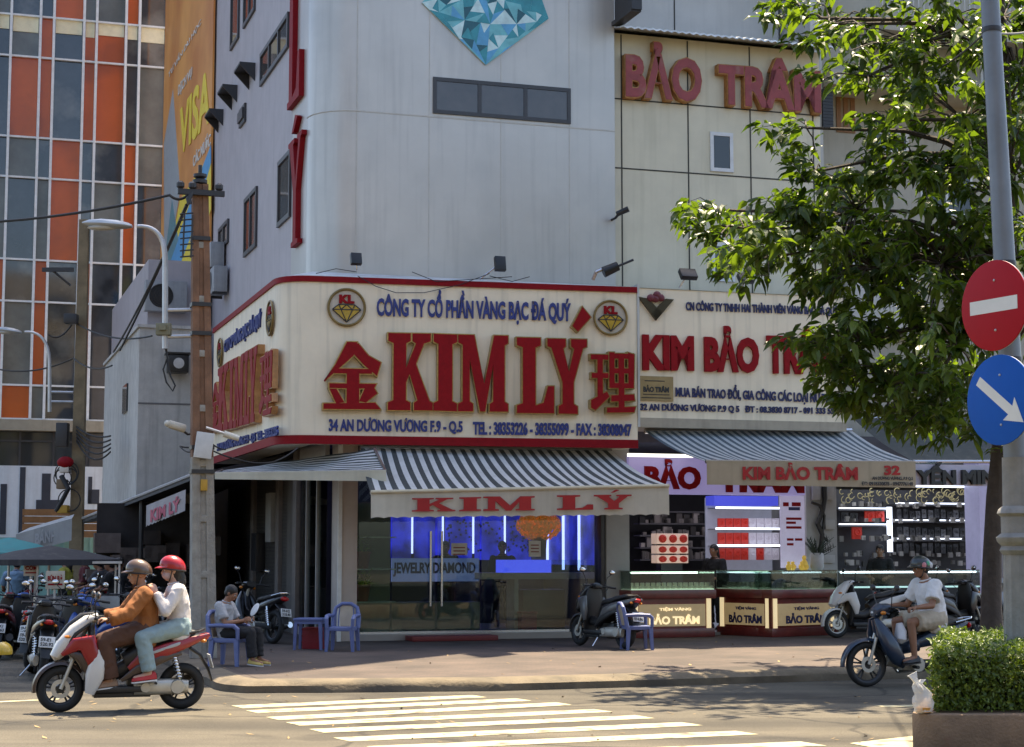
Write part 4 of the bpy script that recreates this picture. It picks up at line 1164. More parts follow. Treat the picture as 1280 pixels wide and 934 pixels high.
# ================================================================ the corner shop sign
q0 = F.loc(Vector((-3.44, 30.28, 0))); q1 = F.loc(Vector((2.26, 31.60, 0)))
ang_s = A + math.atan2(q1.y - q0.y, q1.x - q0.x)
SG = Frame((-3.44, 30.28), ang_s)
sg_len = (Vector((q1.x, q1.y)) - Vector((q0.x, q0.y))).length
zt = SG.hit(390, 345)[1]; zb = SG.hit(390, 555)[1]
dirn = (Vector((q0.x, q0.y)) - Vector((q1.x, q1.y))).normalized()
tt = (-1.28 - q0.x) / dirn.x
Cc = Vector((q0.x, q0.y)) + dirn * tt
outer = [Vector((q1.x, q1.y)), Vector((q0.x, q0.y))]
for i in range(1, 11):
    t = i / 10
    a_ = Vector((q0.x, q0.y)); e_ = Vector((-1.28, Cc.y + .62))
    outer.append(a_ * (1 - t) ** 2 + Cc * 2 * t * (1 - t) + e_ * t * t)
side_y0, side_y1 = outer[-1].y, 7.3
outer.append(Vector((-1.28, side_y1)))
S = thing('shop_sign', 'big cream signboard wrapping the corner with red KIM LÝ letters and red edging', 'sign', F.Wd(0, 0), A)
b = MB(); b.prism([(p.x, p.y) for p in outer] + [(-.63, side_y1), (-.63, -.03), (q1.x, -.03)], zb + .02, zt - .02, axis='z')
b.build('panel', m_sign, S, smooth=30)
def plan_strip(b, path, z0, z1, t_out, t_in=.02):
    rings = []
    for i, p in enumerate(path):
        a_ = path[max(0, i - 1)]; c_ = path[min(len(path) - 1, i + 1)]
        d = (c_ - a_).normalized(); n_ = Vector((-d.y, d.x))
        # path runs right -> left -> back, outside is to the left of travel seen from above
        o_ = p + Vector((d.y, -d.x)) * -t_out if False else p - Vector((-d.y, d.x)) * -t_out
        i_ = p + Vector((-d.y, d.x)) * -t_in
        rings.append([Vector((o_.x, o_.y, z0)), Vector((o_.x, o_.y, z1)), Vector((i_.x, i_.y, z1)), Vector((i_.x, i_.y, z0))])
    b.loft(rings)
b = MB(); plan_strip(b, outer, zt - .10, zt, .035); plan_strip(b, outer, zb, zb + .15, .035)
b.build('red_edging', m_red, S, smooth=30)
# flashing sheet from the sign top up to the wall
b = MB()
zw = zt + .16
b.loft([[Vector((p.x, p.y, zt + .005)) for p in outer], [Vector((max(p.x, -.62) if i > 2 else min(max(p.x, -.62), q1.x), min(max(p.y, -.02), side_y1) if i > 1 else -.02, zw)) for i, p in enumerate(outer)]], closed=False, caps=False)
b.build('flashing', m_zinc, S, smooth=0)

def put_text(body, fr, x0p, x1p, tl, bl, tr, br, y, mat, parent, depth=.02, bold=.03, pos='letter', gap=0.0, spacing=1.0):
    """text on plane y of frame fr, corners given in pixels; parent must be an Empty at F.Wd(0,0) turned by A"""
    xa, zt0 = fr.hit(x0p, tl, y); _, zb0 = fr.hit(x0p, bl, y); xb, zt1 = fr.hit(x1p, tr, y); _, zb1 = fr.hit(x1p, br, y)
    me = text_mesh(body, .02, bold, spacing)
    xs = [v.co.x for v in me.vertices]; ys = [v.co.y for v in me.vertices]
    ax, bx, ay, by = min(xs), max(xs), min(ys), max(ys)
    for v in me.vertices:
        tx = (v.co.x - ax) / (bx - ax); ty = (v.co.y - ay) / (by - ay)
        z1_ = zt0 + (zt1 - zt0) * tx; z0_ = zb0 + (zb1 - zb0) * tx
        w_ = fr.Wd(xa + (xb - xa) * tx, y - gap - (depth if v.co.z > 0 else 0), z0_ + (z1_ - z0_) * ty)
        v.co = F.loc(w_)
    return obj_from_mesh(pos, me, mat, parent)
def put_poly(polys, fr, x0p, x1p, tl, bl, tr, br, y, parent, depth, front, side, name='letter'):
    xa, zt0 = fr.hit(x0p, tl, y); _, zb0 = fr.hit(x0p, bl, y); xb, zt1 = fr.hit(x1p, tr, y); _, zb1 = fr.hit(x1p, br, y)
    def mk(grow, d0, d1, mat, nm):
        b = MB()
        for pi_, poly in enumerate(polys):
            P = []
            n_ = len(poly)
            pts = []
            for tx, ty in poly:
                z1_ = zt0 + (zt1 - zt0) * tx; z0_ = zb0 + (zb1 - zb0) * tx
                pts.append(Vector((xa + (xb - xa) * tx, z0_ + (z1_ - z0_) * ty)))
            area = sum(pts[i].x * pts[(i + 1) % n_].y - pts[(i + 1) % n_].x * pts[i].y for i in range(n_))
            sg_ = 1 if area > 0 else -1
            for i in range(n_):
                e1 = (pts[i] - pts[i - 1]).normalized(); e2 = (pts[(i + 1) % n_] - pts[i]).normalized()
                n1 = Vector((e1.y, -e1.x)) * sg_; n2 = Vector((e2.y, -e2.x)) * sg_
                m_ = n1 + n2; m_ = m_ / max(.5, m_.dot(n1)) if m_.length > .1 else n1
                P.append((pts[i].x + m_.x * grow, pts[i].y + m_.y * grow))
            b.prism(P, y - d0, y - d1 - .0015 * pi_)
        o = b.build(nm, mat, parent, smooth=0)
        for v in o.data.vertices: v.co = F.loc(fr.Wd(v.co.x, v.co.y, v.co.z))
        return o
    mk(.018 if depth > .05 else 0, 0, depth, side, name + '_body'); mk(0, depth + .001, depth + .014, front, name + '_face')
SGy = 0.0
for ch, a_, b_, tl, bl, tr, br in (('K', 484, 539.5, 417.5, 513.5, 418.5, 514), ('I', 540.5, 569.5, 418.5, 514, 419.5, 515), ('M', 571, 633, 419.5, 515, 421, 515.5),
                                   ('L', 644, 690, 423, 517, 424, 517.5), ('Y', 682, 731, 424.5, 517.5, 425.5, 518.5)):
    put_poly(slab(ch), SG, a_, b_, tl, bl, tr, br, SGy, S, .13, m_red_face, m_brass, 'red_letter')
put_poly([[(0, .2), (.55, 1), (1, .62), (.3, 0)]], SG, 713, 736, 384, 415, 386, 417, SGy, S, .13, m_red_face, m_brass, 'accent')
STROKES = {'金': [[(.40, 1), (.58, 1), (.52, .80), (.08, .46), (0, .42), (.02, .40), (.2, .66)], [(.42, .98), (.60, .98), (.78, .80), (1, .70), (.93, .50), (.70, .66), (.52, .82)],
                [(.18, .60), (.84, .60), (.84, .53), (.18, .53)], [(.10, .38), (.92, .38), (.88, .31), (.10, .31)], [(.40, .60), (.62, .60), (.62, .05), (.40, .05)],
                [(.10, .30), (.22, .30), (.36, .10), (.22, .08)], [(.88, .32), (.72, .32), (.62, .12), (.74, .10), (.94, .24)], [(0, .0), (1, .0), (.90, .10), (0, .08)]],
           '理': [[(0, .96), (.40, .96), (.40, .88), (0, .88)], [(.02, .66), (.40, .66), (.40, .58), (.02, .58)], [(.15, .96), (.27, .96), (.27, .24), (.15, .2)], [(0, .10), (.1, .06), (.42, .28), (.36, .36), (0, .22)],
                [(.42, 1), (.54, 1), (.54, .42), (.42, .42)], [(.86, 1), (1, .97), (.98, .42), (.86, .42)], [(.42, .98), (.98, .98), (.98, .90), (.42, .90)], [(.42, .74), (.98, .74), (.98, .66), (.42, .66)], [(.42, .50), (.98, .50), (.98, .42), (.42, .42)],
                [(.63, .98), (.76, .98), (.76, .04), (.63, .04)], [(.46, .30), (.98, .32), (1, .22), (.46, .20)], [(.36, .02), (.98, .03), (1.02, .12), (.36, .10)]]}
def cjk(ch, a_, b_, t, bb, fr=SG, y=0.0, depth=.13):
    put_poly(STROKES[ch], fr, a_, b_, t, bb, t + (b_ - a_) * .02, bb + (b_ - a_) * .01, y, S, depth, m_red_face, m_brass, 'character')
cjk('金', 404, 475, 428, 512)
cjk('理', 736, 790, 441, 518)
put_text('CÔNG TY CỔ PHẦN VÀNG BẠC ĐÁ QUÝ', SG, 471, 713, 361, 401, 367, 408, 0, m_blue_letter, S, .035, .034, 'blue_line')
put_text('34 AN DƯƠNG VƯƠNG F.9 - Q.5', SG, 411, 578, 521, 542, 524, 543, 0, m_blue_letter, S, .035, .034, 'blue_line')
put_text('TEL : 38353226 - 38355099 - FAX : 38308047', SG, 591, 789, 527, 544, 530, 545.5, 0, m_blue_letter, S, .035, .034, 'blue_line')
m_emb = M('emblem_cream', (.55, .48, .38), .5); m_yel = M('emblem_gold', (.50, .32, .03), .4, var=.15)
def emblem(fr, px, py, rpx, y, parent, squash=1.0):
    x, z = fr.hit(px, py, y); r = abs(fr.hit(px, py - rpx, y)[1] - z)
    def place(o):
        for v in o.data.vertices: v.co = F.loc(fr.Wd(x + v.co.x, y + v.co.y, z + v.co.z))
        return o
    b = MB(); b.lathe([(r * .9, -.03), (r * .9, .0)], n=40, axis='y'); d_ = place(b.build('emblem_disc', m_emb, parent, smooth=0))
    b = MB(); b.torus((0, -.04, 0), r * .95, r * .07, 'y', 44, 8); place(b.build('emblem_ring', M('emblem_ring', (.22, .15, .05), .4, metal=.5, var=.3), d_))
    W_, t_, m_, bt = r * .72, r * .12, r * -.10, r * -.78
    b = MB(); g_ = lambda p: (p[0] * r, p[1] * r)
    b.prism([g_(p) for p in ((-.42, .14), (.42, .14), (.75, -.12), (0, -.78), (-.75, -.12))], -.05, -.03)
    place(b.build('emblem_gem', m_yel, d_, smooth=0))
    b = MB()
    for p, q in (((-.42, .14), (.42, .14)), ((.42, .14), (.75, -.12)), ((.75, -.12), (0, -.78)), ((0, -.78), (-.75, -.12)), ((-.75, -.12), (-.42, .14)), ((-.75, -.12), (.75, -.12)), ((-.3, -.12), (0, -.78)),
                 ((.3, -.12), (0, -.78)), ((-.42, .14), (-.3, -.12)), ((.42, .14), (.3, -.12)), ((0, .14), (-.3, -.12)), ((0, .14), (.3, -.12))):
        b.tube([(p[0] * r, -.052, p[1] * r), (q[0] * r, -.052, q[1] * r)], r * .028, 5)
    place(b.build('emblem_lines', m_dark, d_))
    me = text_mesh('KL', .02, .07, 1.1)
    xs = [v.co.x for v in me.vertices]; ys = [v.co.y for v in me.vertices]
    for v in me.vertices:
        v.co = Vector(((-.40 + .8 * (v.co.x - min(xs)) / (max(xs) - min(xs))) * r, -.06 if v.co.z > 0 else -.03, (.22 + .46 * (v.co.y - min(ys)) / (max(ys) - min(ys))) * r)) if False else Vector((v.co.x, v.co.y, v.co.z))
    ax, bx, ay, by = min(xs), max(xs), min(ys), max(ys)
    for v in me.vertices:
        v.co = Vector(((-.40 + .8 * (v.co.x - ax) / (bx - ax)) * r, -.06 if v.co.z > 0 else -.03, (.20 + .46 * (v.co.y - ay) / (by - ay)) * r))
    place(obj_from_mesh('emblem_letters', me, m_red_face, d_))
emblem(SG, 433, 384.7, 23.8, 0, S)
emblem(SG, 762.5, 397.6, 22, 0, S)
# the side of the sign
so = F.Wd(-1.28, 0); SS = Frame((so.x, so.y), A - math.pi / 2)
m_or_letter = M('letter_orange_side', (.45, .22, .08), .45, var=.35, scale=5)
put_text('CTY CP VÀNG BẠC ĐÁ QUÝ', SS, 282, 328, 423, 445, 385, 413, 0, m_blue_letter, S, .035, .034, 'blue_line')
for ch, a_, b_, tl, bl, tr, br in (('K', 281, 295, 462, 540, 452, 536), ('I', 296, 301, 452, 536, 449, 535), ('M', 302, 314, 449, 535, 442, 531), ('L', 315, 322, 441, 531, 437, 529), ('Y', 321, 331, 438, 529, 432, 526)):
    put_poly(slab(ch), SS, a_, b_, tl, bl, tr, br, 0, S, .13, m_red_face, m_or_letter, 'red_letter')
put_poly(STROKES['理'], SS, 332, 348, 445, 523, 436, 519, 0, S, .09, m_red_face, m_or_letter, 'character')
put_poly(STROKES['金'], SS, 270, 280, 482, 541, 476, 538, 0, S, .09, m_red_face, m_or_letter, 'character')
put_text('34 AN DƯƠNG VƯƠNG F.9 - Q.5  TEL : 38353226', SS, 273, 349, 553, 566, 530, 546, 0, m_blue_letter, S, .035, .034, 'blue_line')
emblem(SS, 277, 441, 18, 0, S); emblem(SS, 340, 398, 22, 0, S)

# ================================================================ the beige building's sign
bo = F.Wd(q1.x + .05, q1.y + .03); BS = Frame((bo.x, bo.y), R(17))
bz1 = BS.hit(797, 360)[1]; bz0 = BS.hit(797, 534)[1]; bzs = BS.hit(797, 522)[1]; bl_ = BS.hit(1055, 450)[0]
S2 = thing('shop_sign', 'cream signboard with flat red KIM BẢO TRÂM letters and a small gold plaque', 'sign', F.Wd(0, 0), A)
def sbox(b, fr, x0, x1, y0, y1, z0, z1, bev=0):
    k = len(b.bm.verts); b.box(x0, x1, y0, y1, z0, z1, bev=bev)
    b.bm.verts.ensure_lookup_table()
    for v in b.bm.verts[k:]: v.co = F.loc(fr.Wd(*v.co))
b = MB(); sbox(b, BS, 0, bl_, 0, 1.1, bzs, bz1); b.build('panel', m_sign, S2, smooth=0)
b = MB(); sbox(b, BS, -.01, bl_ + .01, -.03, 1.1, bz0, bzs - .003); b.build('bottom_rail', M('rail_beige', (.42, .36, .27), .6, var=.1, streak=.3), S2, smooth=0)
b = MB(); sbox(b, BS, -.045, -.005, -.05, .8, bz0, bz1 + .06); b.build('end_strip', m_pale, S2, smooth=0)
b = MB(); k0 = [F.loc(BS.Wd(x, -.02, bz1 + .002)) for x in (0, bl_)]; k1 = [F.loc(BS.Wd(x, 1.15, bz1 + .16)) for x in (0, bl_)]
b.loft([[k0[0], k0[1]], [k1[0], k1[1]]], closed=False, caps=False); b.build('flashing', m_zinc, S2, smooth=0)
put_text('CN CÔNG TY TNHH HAI THÀNH VIÊN VÀNG BẠC ĐÁ QUÝ', BS, 857, 1047, 375, 391, 382, 397, 0, m_navy, S2, .025, .032, 'navy_line')
for body, a_, b_, tl, bb, tr, br in (('KIM', 802, 866, 418.5, 463, 420.5, 464), ('BẢO', 879, 947, 407, 465.5, 409, 467), ('TRÂM', 957, 1042, 408, 467, 410, 469)):
    put_text(body, BS, a_, b_, tl, bb, tr, br, 0, m_red_face, S2, .06, .052, 'red_letters')
put_text('MUA BÁN TRAO ĐỔI, GIA CÔNG CÁC LOẠI NỮ TRANG', BS, 844, 1054, 478, 499, 487, 508, 0, m_navy, S2, .025, .032, 'navy_line')
put_text('32 AN DƯƠNG VƯƠNG P.9 Q 5   ĐT : 08.3830 8717 - 091 333 55 79', BS, 800, 1053, 503, 514.5, 509, 519.5, 0, m_navy, S2, .025, .032, 'navy_line')
b = MB(); a_, z1_ = BS.hit(799, 470); c_, z0_ = BS.hit(841, 502); sbox(b, BS, a_, c_, -.03, -.001, z0_, z1_); pq = b.build('gold_plaque', M('plaque_gold', (.34, .24, .10), .4, var=.2), S2, smooth=0)
put_text('BẢO TRÂM', BS, 804, 836, 481, 490, 482, 491, -.031, m_dark, pq, .006, .05, 'lettering')
for py, a2, c2 in ((476, 805, 830), (493, 803, 836), (497, 801, 838)):
    b = MB(); sbox(b, BS, BS.hit(a2, py)[0], BS.hit(c2, py)[0], -.036, -.031, BS.hit(820, py + 1)[1], BS.hit(820, py)[1]); b.build('printed_line', m_dark, pq, smooth=0)
lg = lambda px, py: BS.hit(px, py)
b = MB()
for tri in (((797, 371.5), (819, 401), (826, 392), (809, 374)), ((841, 375), (819, 401), (813, 392), (831, 374))):
    P = [lg(*p) for p in tri]; k = len(b.bm.verts); b.prism(P, -.06, -.001)
    b.bm.verts.ensure_lookup_table()
    for v in b.bm.verts[k:]: v.co = F.loc(BS.Wd(*v.co))
lo = b.build('logo_triangle', M('logo_bronze', (.06, .045, .02), .4, metal=.3), S2, smooth=0)
b = MB(); x, z = lg(818, 374); 
for dx, dz in ((0, 0), (.1, .02), (-.09, .01), (.03, .07)):
    c_ = F.loc(BS.Wd(x + dx, -.06, z + dz)); b.ball(c_, (.08, .04, .07), 10, 6)
b.build('logo_flower', M('logo_maroon', (.14, .02, .03), .5), lo)

# ================================================================ awnings
def cloth_mat(name, c, trans=.25, stain=None):
    m = M(name, c, .8, var=.1, scale=3, streak=.35 if stain else .25, streak_col=stain or (.22, .21, .18))
    nt = m.node_tree
    if not nt.nodes.get('tl'):
        t = nt.nodes.new('ShaderNodeBsdfTranslucent'); t.name = 'tl'; t.inputs[0].default_value = tuple(c) + (1,)
        x = nt.nodes.new('ShaderNodeMixShader'); x.inputs[0].default_value = trans
        o = nt.nodes['Material Output']; b_ = nt.nodes['Principled BSDF']
        nt.links.new(b_.outputs[0], x.inputs[1]); nt.links.new(t.outputs[0], x.inputs[2]); nt.links.new(x.outputs[0], o.inputs[0])
    return m
c_white = cloth_mat('awning_white', (.72, .72, .70)); c_grey = cloth_mat('awning_dark_stripe', (.075, .085, .085))
c_bluew = cloth_mat('awning_pale', (.46, .50, .52)); c_blue = cloth_mat('awning_blue_stripe', (.085, .12, .15))
c_val = cloth_mat('valance_cream', (.74, .69, .56), .35, (.30, .26, .16)); c_valb = cloth_mat('valance_beige', (.52, .44, .31), .3, (.16, .13, .07))
c_cream = cloth_mat('awning_hem', (.72, .66, .50)); c_dark = cloth_mat('awning_charcoal', (.05, .06, .06), .1)
def awning(name, label, BL, BR, FL, FR, pairs, mats, sag=.08, root=None):
    """corners are world points; stripes run from the wall to the front bar"""
    t = thing(name, label, 'awning', F.Wd(0, 0), A)
    BL, BR, FL, FR = [F.loc(p) for p in (BL, BR, FL, FR)]
    b = MB(); n = pairs * 2; m_ = 8
    for i in range(n):
        b.mi = i % 2
        for sub in range(2):
            t0, t1 = (i + sub * .5) / n, (i + sub * .5 + .5) / n
            rows_ = []
            for j in range(m_ + 1):
                v = j / m_
                s_ = -sag * math.sin(math.pi * v)
                wob = lambda tt_: .022 * math.sin(tt_ * 37 + v * 3) * v
                p = BL.lerp(BR, t0).lerp(FL.lerp(FR, t0), v) + Vector((0, 0, s_ + wob(t0))); q = BL.lerp(BR, t1).lerp(FL.lerp(FR, t1), v) + Vector((0, 0, s_ + wob(t1)))
                rows_.append([p, q])
            b.loft(rows_, closed=False, caps=False)
    b.build('canopy', mats, t, smooth=40)
    f = MB(); f.tube([FL, FR], .035, 8); f.tube([BL, BR], .05, 8)
    for e in (.06, .5, .94):
        p, q = BL.lerp(BR, e) + Vector((0, 0, -.1)), FL.lerp(FR, e) + Vector((0, 0, -.03)); mid = p.lerp(q, .5) + Vector((.25, 0, -.12))
        f.tube([p, mid, q], .022, 6)
    f.build('frame', m_steel, t)
    return t, FL, FR
def valance(t, FL, FR, h0, h1, mat, waves=26, fold=.02, scallop=.0):
    b = MB(); n = waves * 6; up, lo = [], []; mid = []
    d = (FR - FL); out = Vector((0, -1, 0))
    for i in range(n + 1):
        s = i / n; p = FL.lerp(FR, s); h = h0 + (h1 - h0) * s
        y_ = fold * math.sin(s * waves * .9) + fold * .5 * math.sin(s * waves * 2.3 + 1)
        up.append(p + out * .038 + Vector((0, 0, .02))); mid.append(p + out * (.04 + y_ * .4) + Vector((0, 0, -h * .5)))
        lo.append(p + out * (.04 + y_) + Vector((0, 0, -h + scallop * abs(math.sin(s * math.pi * waves)))))
    b.loft([up, mid, lo], closed=False, caps=False)
    return b.build('valance', mat, t, smooth=60)
yb_, yf = -.45, -2.6
BLp, BRp = F.Wd(*[F.hit(450, 560, yb_)[0], yb_, F.hit(450, 560, yb_)[1]]), F.Wd(F.hit(764, 563, yb_)[0], yb_, F.hit(764, 563, yb_)[1])
FLp, FRp = F.Wd(F.hit(463, 616, yf)[0], yf, F.hit(463, 616, yf)[1]), F.Wd(F.hit(835, 608, yf)[0], yf, F.hit(835, 608, yf)[1])
aw, fl, fr_ = awning('striped_awning', 'white and dark grey striped awning over the shop window with KIM LÝ on its edge', BLp, BRp, FLp, FRp, 26, [c_grey, c_white])
hL = F.hit(463, 616, yf)[1] - F.hit(463, 648, yf)[1]; hR = F.hit(835, 608, yf)[1] - F.hit(835, 644, yf)[1]
valance(aw, fl, fr_, hL, hR, c_val, 24, .012, .018)
b = MB(); b.tube([fl + Vector((0, -.045, .01)), fr_ + Vector((0, -.045, .01))], .03, 8); b.build('hem', c_cream, aw)
m_redp = M('awning_letter_red', (.36, .015, .015), .7)
yv = yf - .075
for ch, a_, b_, t0, b0, t1, b1 in (('K', 515, 569, 624, 641.5, 623.5, 641), ('I', 574, 601, 623, 641, 622.5, 640.5), ('M', 604, 668, 622, 640.5, 621.5, 640), ('L', 696, 741, 620.5, 639.5, 620, 639), ('Y', 742, 789, 620, 639, 619.5, 638.5), ("'", 763, 774, 613.5, 618, 613, 617.5)):
    put_poly(slab(ch), F, a_, b_, t0 - 1.2, b0 - 1.8, t1 - 1.2, b1 - 1.8, yv, aw, .004, m_redp, m_redp, 'red_letter')
# corner awning on the left side of the corner shop
c1_, c2_, c3_, c4_ = at(278, 588, 32.6), at(468, 561, 30.3), at(482, 589, 29.3), at(268, 592, 30.4)
aw2 = thing('striped_awning', 'smaller striped awning at the left corner of the corner shop, seen nearly edge on', 'awning', F.Wd(0, 0), A)
P4 = [F.loc(p) for p in (c1_, c2_, c3_, c4_)]
b = MB(); n = 18
for i in range(n):
    b.mi = i % 2; v0, v1 = i / n, (i + 1) / n
    rows_ = []
    for j in range(9):
        u_ = j / 8
        e = lambda v: (P4[0].lerp(P4[1], u_)).lerp(P4[3].lerp(P4[2], u_), v) + Vector((0, 0, -.03 * math.sin(math.pi * v) + .01 * math.sin(u_ * 20 + v * 9)))
        rows_.append([e(v0), e(v1)])
    b.loft(rows_, closed=False, caps=False)
b.build('canopy', [c_grey, c_white], aw2, smooth=40)
f = MB(); f.tube([P4[3], P4[2]], .03, 8); f.tube([P4[0], P4[3]], .025, 8); f.tube([P4[1], P4[2]], .025, 8); f.build('frame', m_steel, aw2)
valance(aw2, P4[3], P4[2], .10, .17, c_cream, 14, .012, .0)
# beige building awning
yb_, yf = -.75, -2.55
pt = lambda px, py, y: F.Wd(F.hit(px, py, y)[0], y, F.hit(px, py, y)[1])
aw, fl, fr_ = awning('striped_awning', 'blue grey striped awning with a beige edge reading KIM BẢO TRÂM 32', pt(806, 539, yb_), pt(1064, 538, yb_), pt(882, 577, yf), pt(1143, 578, yf), 27, [c_blue, c_bluew])
hL = F.hit(882, 577, yf)[1] - F.hit(882, 606, yf)[1]; hR = F.hit(1143, 578, yf)[1] - F.hit(1143, 610, yf)[1]
valance(aw, fl, fr_, hL, hR, c_valb, 18, .008)
yv = yf - .062
put_text('KIM BẢO TRÂM', F, 928, 1072, 578, 600, 578.5, 600.5, yv, m_redp, aw, .006, .045, 'red_letters')
put_text('32', F, 1105, 1125, 582, 594, 582, 594, yv, m_redp, aw, .006, .045, 'red_letters')
put_text('AN DƯƠNG VƯƠNG, P.9 Q.5', F, 1090, 1141, 595, 600.5, 595.5, 601, yv, m_dark, aw, .006, .03, 'small_line')
put_text('ĐT: 0918330878 - 0947776148', F, 1077, 1141, 602, 607, 602.5, 607.5, yv, m_dark, aw, .006, .03, 'small_line')
# right shop: charcoal awning and hanging letters
aw, fl, fr_ = awning('plain_awning', 'plain charcoal awning under the tree over the right shop', pt(1066, 523, -.2), pt(1290, 520, -.2), pt(1142, 577, -2.0), pt(1330, 577, -2.0), 4, [c_dark, c_dark])
hs = thing('hanging_sign', 'pale strip sign with dark raised YẾN MINH letters hanging under the charcoal awning', 'sign', F.Wd(0, 0), A)
a_, z1_ = F.hit(1141, 580, -2.08); c_, z0_ = F.hit(1262, 608, -2.08)
b = MB(); b.box(a_, c_, -2.06, -2.02, z0_, z1_); b.build('panel', M('sign_lilac', (.50, .48, .58), .5, var=.08, streak=.2), hs, smooth=0)
put_text('YẾN MINH', F, 1144, 1258, 578, 606, 577.5, 605.5, -2.065, m_black, hs, .07, .045, 'dark_letters')
# lamps on the sign tops
def floodlight(px, py, Yd, h, w_, tilt, base_px, label, name='floodlight'):
    c_ = at(px, py, Yd); bse = at(base_px[0], base_px[1], Yd + .1)
    t = thing(name, label, 'floodlight', c_, A, 'floodlights above the shop signs')
    s = Yd / FPX
    rot = Matrix.Rotation(tilt, 3, 'X')
    b = MB(); b.box(-w_ * s / 2, w_ * s / 2, -.05, .05, -h * s / 2, h * s / 2, bev=.01, rot=rot)
    for k in range(5): b.box(-w_ * s * .4, w_ * s * .4, .05, .075, h * s * (-.35 + .17 * k), h * s * (-.30 + .17 * k), rot=rot, c=(0, 0, 0))
    b.build('housing', m_black, t)
    rel = Matrix.Rotation(-A, 3, 'Z') @ (bse - c_)
    b = MB(); b.tube([(0, .03, 0), (rel.x * .5, rel.y * .5, rel.z * .5), tuple(rel)], .018, 6); b.build('bracket', m_steel, t)
    return t
floodlight(445, 324, 30.2, 15, 14, -.3, (446, 338), 'small black floodlight at the rounded corner above the corner sign')
floodlight(625, 330, 30.9, 19, 14, -.2, (600, 349), 'small black floodlight on a pale arm above the middle of the corner sign')
floodlight(860, 343, 31.9, 15, 22, -.7, (849, 360), 'tilted black floodlight above the left part of the cream signboard')
floodlight(932, 348, 32.3, 14, 20, -.7, (926, 365), 'black floodlight half hidden by leaves above the cream signboard')
floodlight(1024, 352, 33.0, 16, 22, -.8, (1010, 370), 'black floodlight at the right end of the cream signboard')
t = thing('spotlight', 'dark spotlight with a long rod where the two signboards meet', 'spotlight', at(762, 341, 31.2), A)
b = MB(); b.tube([(-.28, .1, -.12), (-.26, 0, .0), (-.05, 0, .1)], .035, 8); b.build('bracket', m_steel, t)
b = MB(); b.tube([(-.12, 0, .0), (.14, -.05, .12)], [.10, .085], 14); b.build('housing', m_black, t)
b = MB(); b.tube([(.1, -.02, .1), (.42, -.1, .24)], .022, 8); b.build('rod', m_dark, t)
t = thing('security_camera', 'small black security camera on the edge of the beige wall', 'camera', at(777, 265, 32.3), A)
b = MB(); b.tube([(-.10, 0, -.05), (.09, -.12, .04)], [.05, .055], 12); b.build('housing', m_black, t)
b = MB(); b.tube([(-.05, 0, -.03), (-.08, .1, -.1), (-.08, .32, -.1)], .025, 8); b.build('bracket', m_black, t)
# loose wires on the sign
b = MB()
for pts in (((447, 345), (470, 358), (495, 366), (530, 366), (575, 356), (612, 342)), ((446, 340), (420, 336), (395, 342)), ((612, 345), (640, 352), (662, 346)), ((515, 340), (545, 352), (580, 350), (640, 346))):
    P = [SG.hit(*p, -.06) for p in pts]; b.tube([SG.Wd(x, -.06, z) for x, z in P], .007, 5)
tag(b.build('loose_wire', m_black), 'thin loose wires looping over the top edge of the corner signboard', 'wire')
# ================================================================ poles, lamps, wires
m_pole = M('old_concrete', (.33, .30, .25), .9, var=.25, scale=5, bump=.5, bscale=30, streak=.4, streak_col=(.16, .13, .10))
m_pole_brown = M('rusty_brown_concrete', (.22, .115, .065), .85, var=.35, scale=3, bump=.4, streak=.5, streak_col=(.09, .05, .03))
m_galv = M('galvanised', (.50, .51, .52), .4, metal=.6, var=.15)
m_cable = M('cable_black', (.012, .012, .013), .6)
pb = gnd(254, 822, .15)
def zat(px, py, Y): return at(px, py, Y).z
Yp = pb.y
pole = thing('utility_pole', 'tall tapered concrete utility pole, brown above and grey below, in front of the corner sign', 'pole', pb, A)
ztop, zmid = zat(250, 232, Yp) - .15, zat(254, 572, Yp) - .15
lean = (at(250, 232, Yp).x - pb.x) / ztop
def pole_sec(z, hw): 
    x = lean * z; r = hw * .28
    return [Vector((x + a, b, z)) for a, b in ((-hw, -hw * .8), (-r, -hw * .8), (-r * .8, -hw * .62), (r * .8, -hw * .62), (r, -hw * .8), (hw, -hw * .8), (hw, hw * .8), (-hw, hw * .8))]
W0_, W1_ = .185, .115
hwz = lambda z: W0_ + (W1_ - W0_) * z / ztop
b = MB(); b.loft([pole_sec(z, hwz(z)) for z in (0, zmid * .5, zmid)]); b.build('lower_shaft', m_pole, pole, smooth=20)
b = MB(); b.loft([pole_sec(z, hwz(z)) for z in (zmid + .002, (zmid + ztop) / 2, ztop)]); b.build('upper_shaft', m_pole_brown, pole, smooth=20)
for k in range(9):                                     # raised rungs between the flanges
    z = .35 + k * .82
    if z < ztop - .3: b = MB(); b.box(lean * z - hwz(z) * .35, lean * z + hwz(z) * .35, -hwz(z) * .78, -hwz(z) * .60, z, z + .10, bev=.01); b.build('web_rib', m_pole, pole)
for py in (300, 382, 418, 560, 590):
    z = zat(254, py, Yp) - .15; b = MB(); h = hwz(z) + .015
    b.box(lean * z - h, lean * z + h, -h * .8 - .01, h * .8 + .01, z - .03, z + .03); b.build('steel_band', m_dark, pole, smooth=0)
b = MB(); z = ztop
b.lathe([(.05, 0), (.11, .02), (.11, .07), (.06, .09), (.10, .12), (.10, .16), (.03, .18), (.03, .30)], (lean * z, 0, z), 14)
b.build('insulator', m_dark, pole)
b = MB(); zc = zat(250, 243, Yp) - .15
b.box(-.52, .18, -.16, -.08, zc - .05, zc + .03); 
for x in (-.48, -.3, .1): b.lathe([(.03, 0), (.06, .03), (.06, .09), (.03, .12)], (x, -.12, zc + .03), 10)
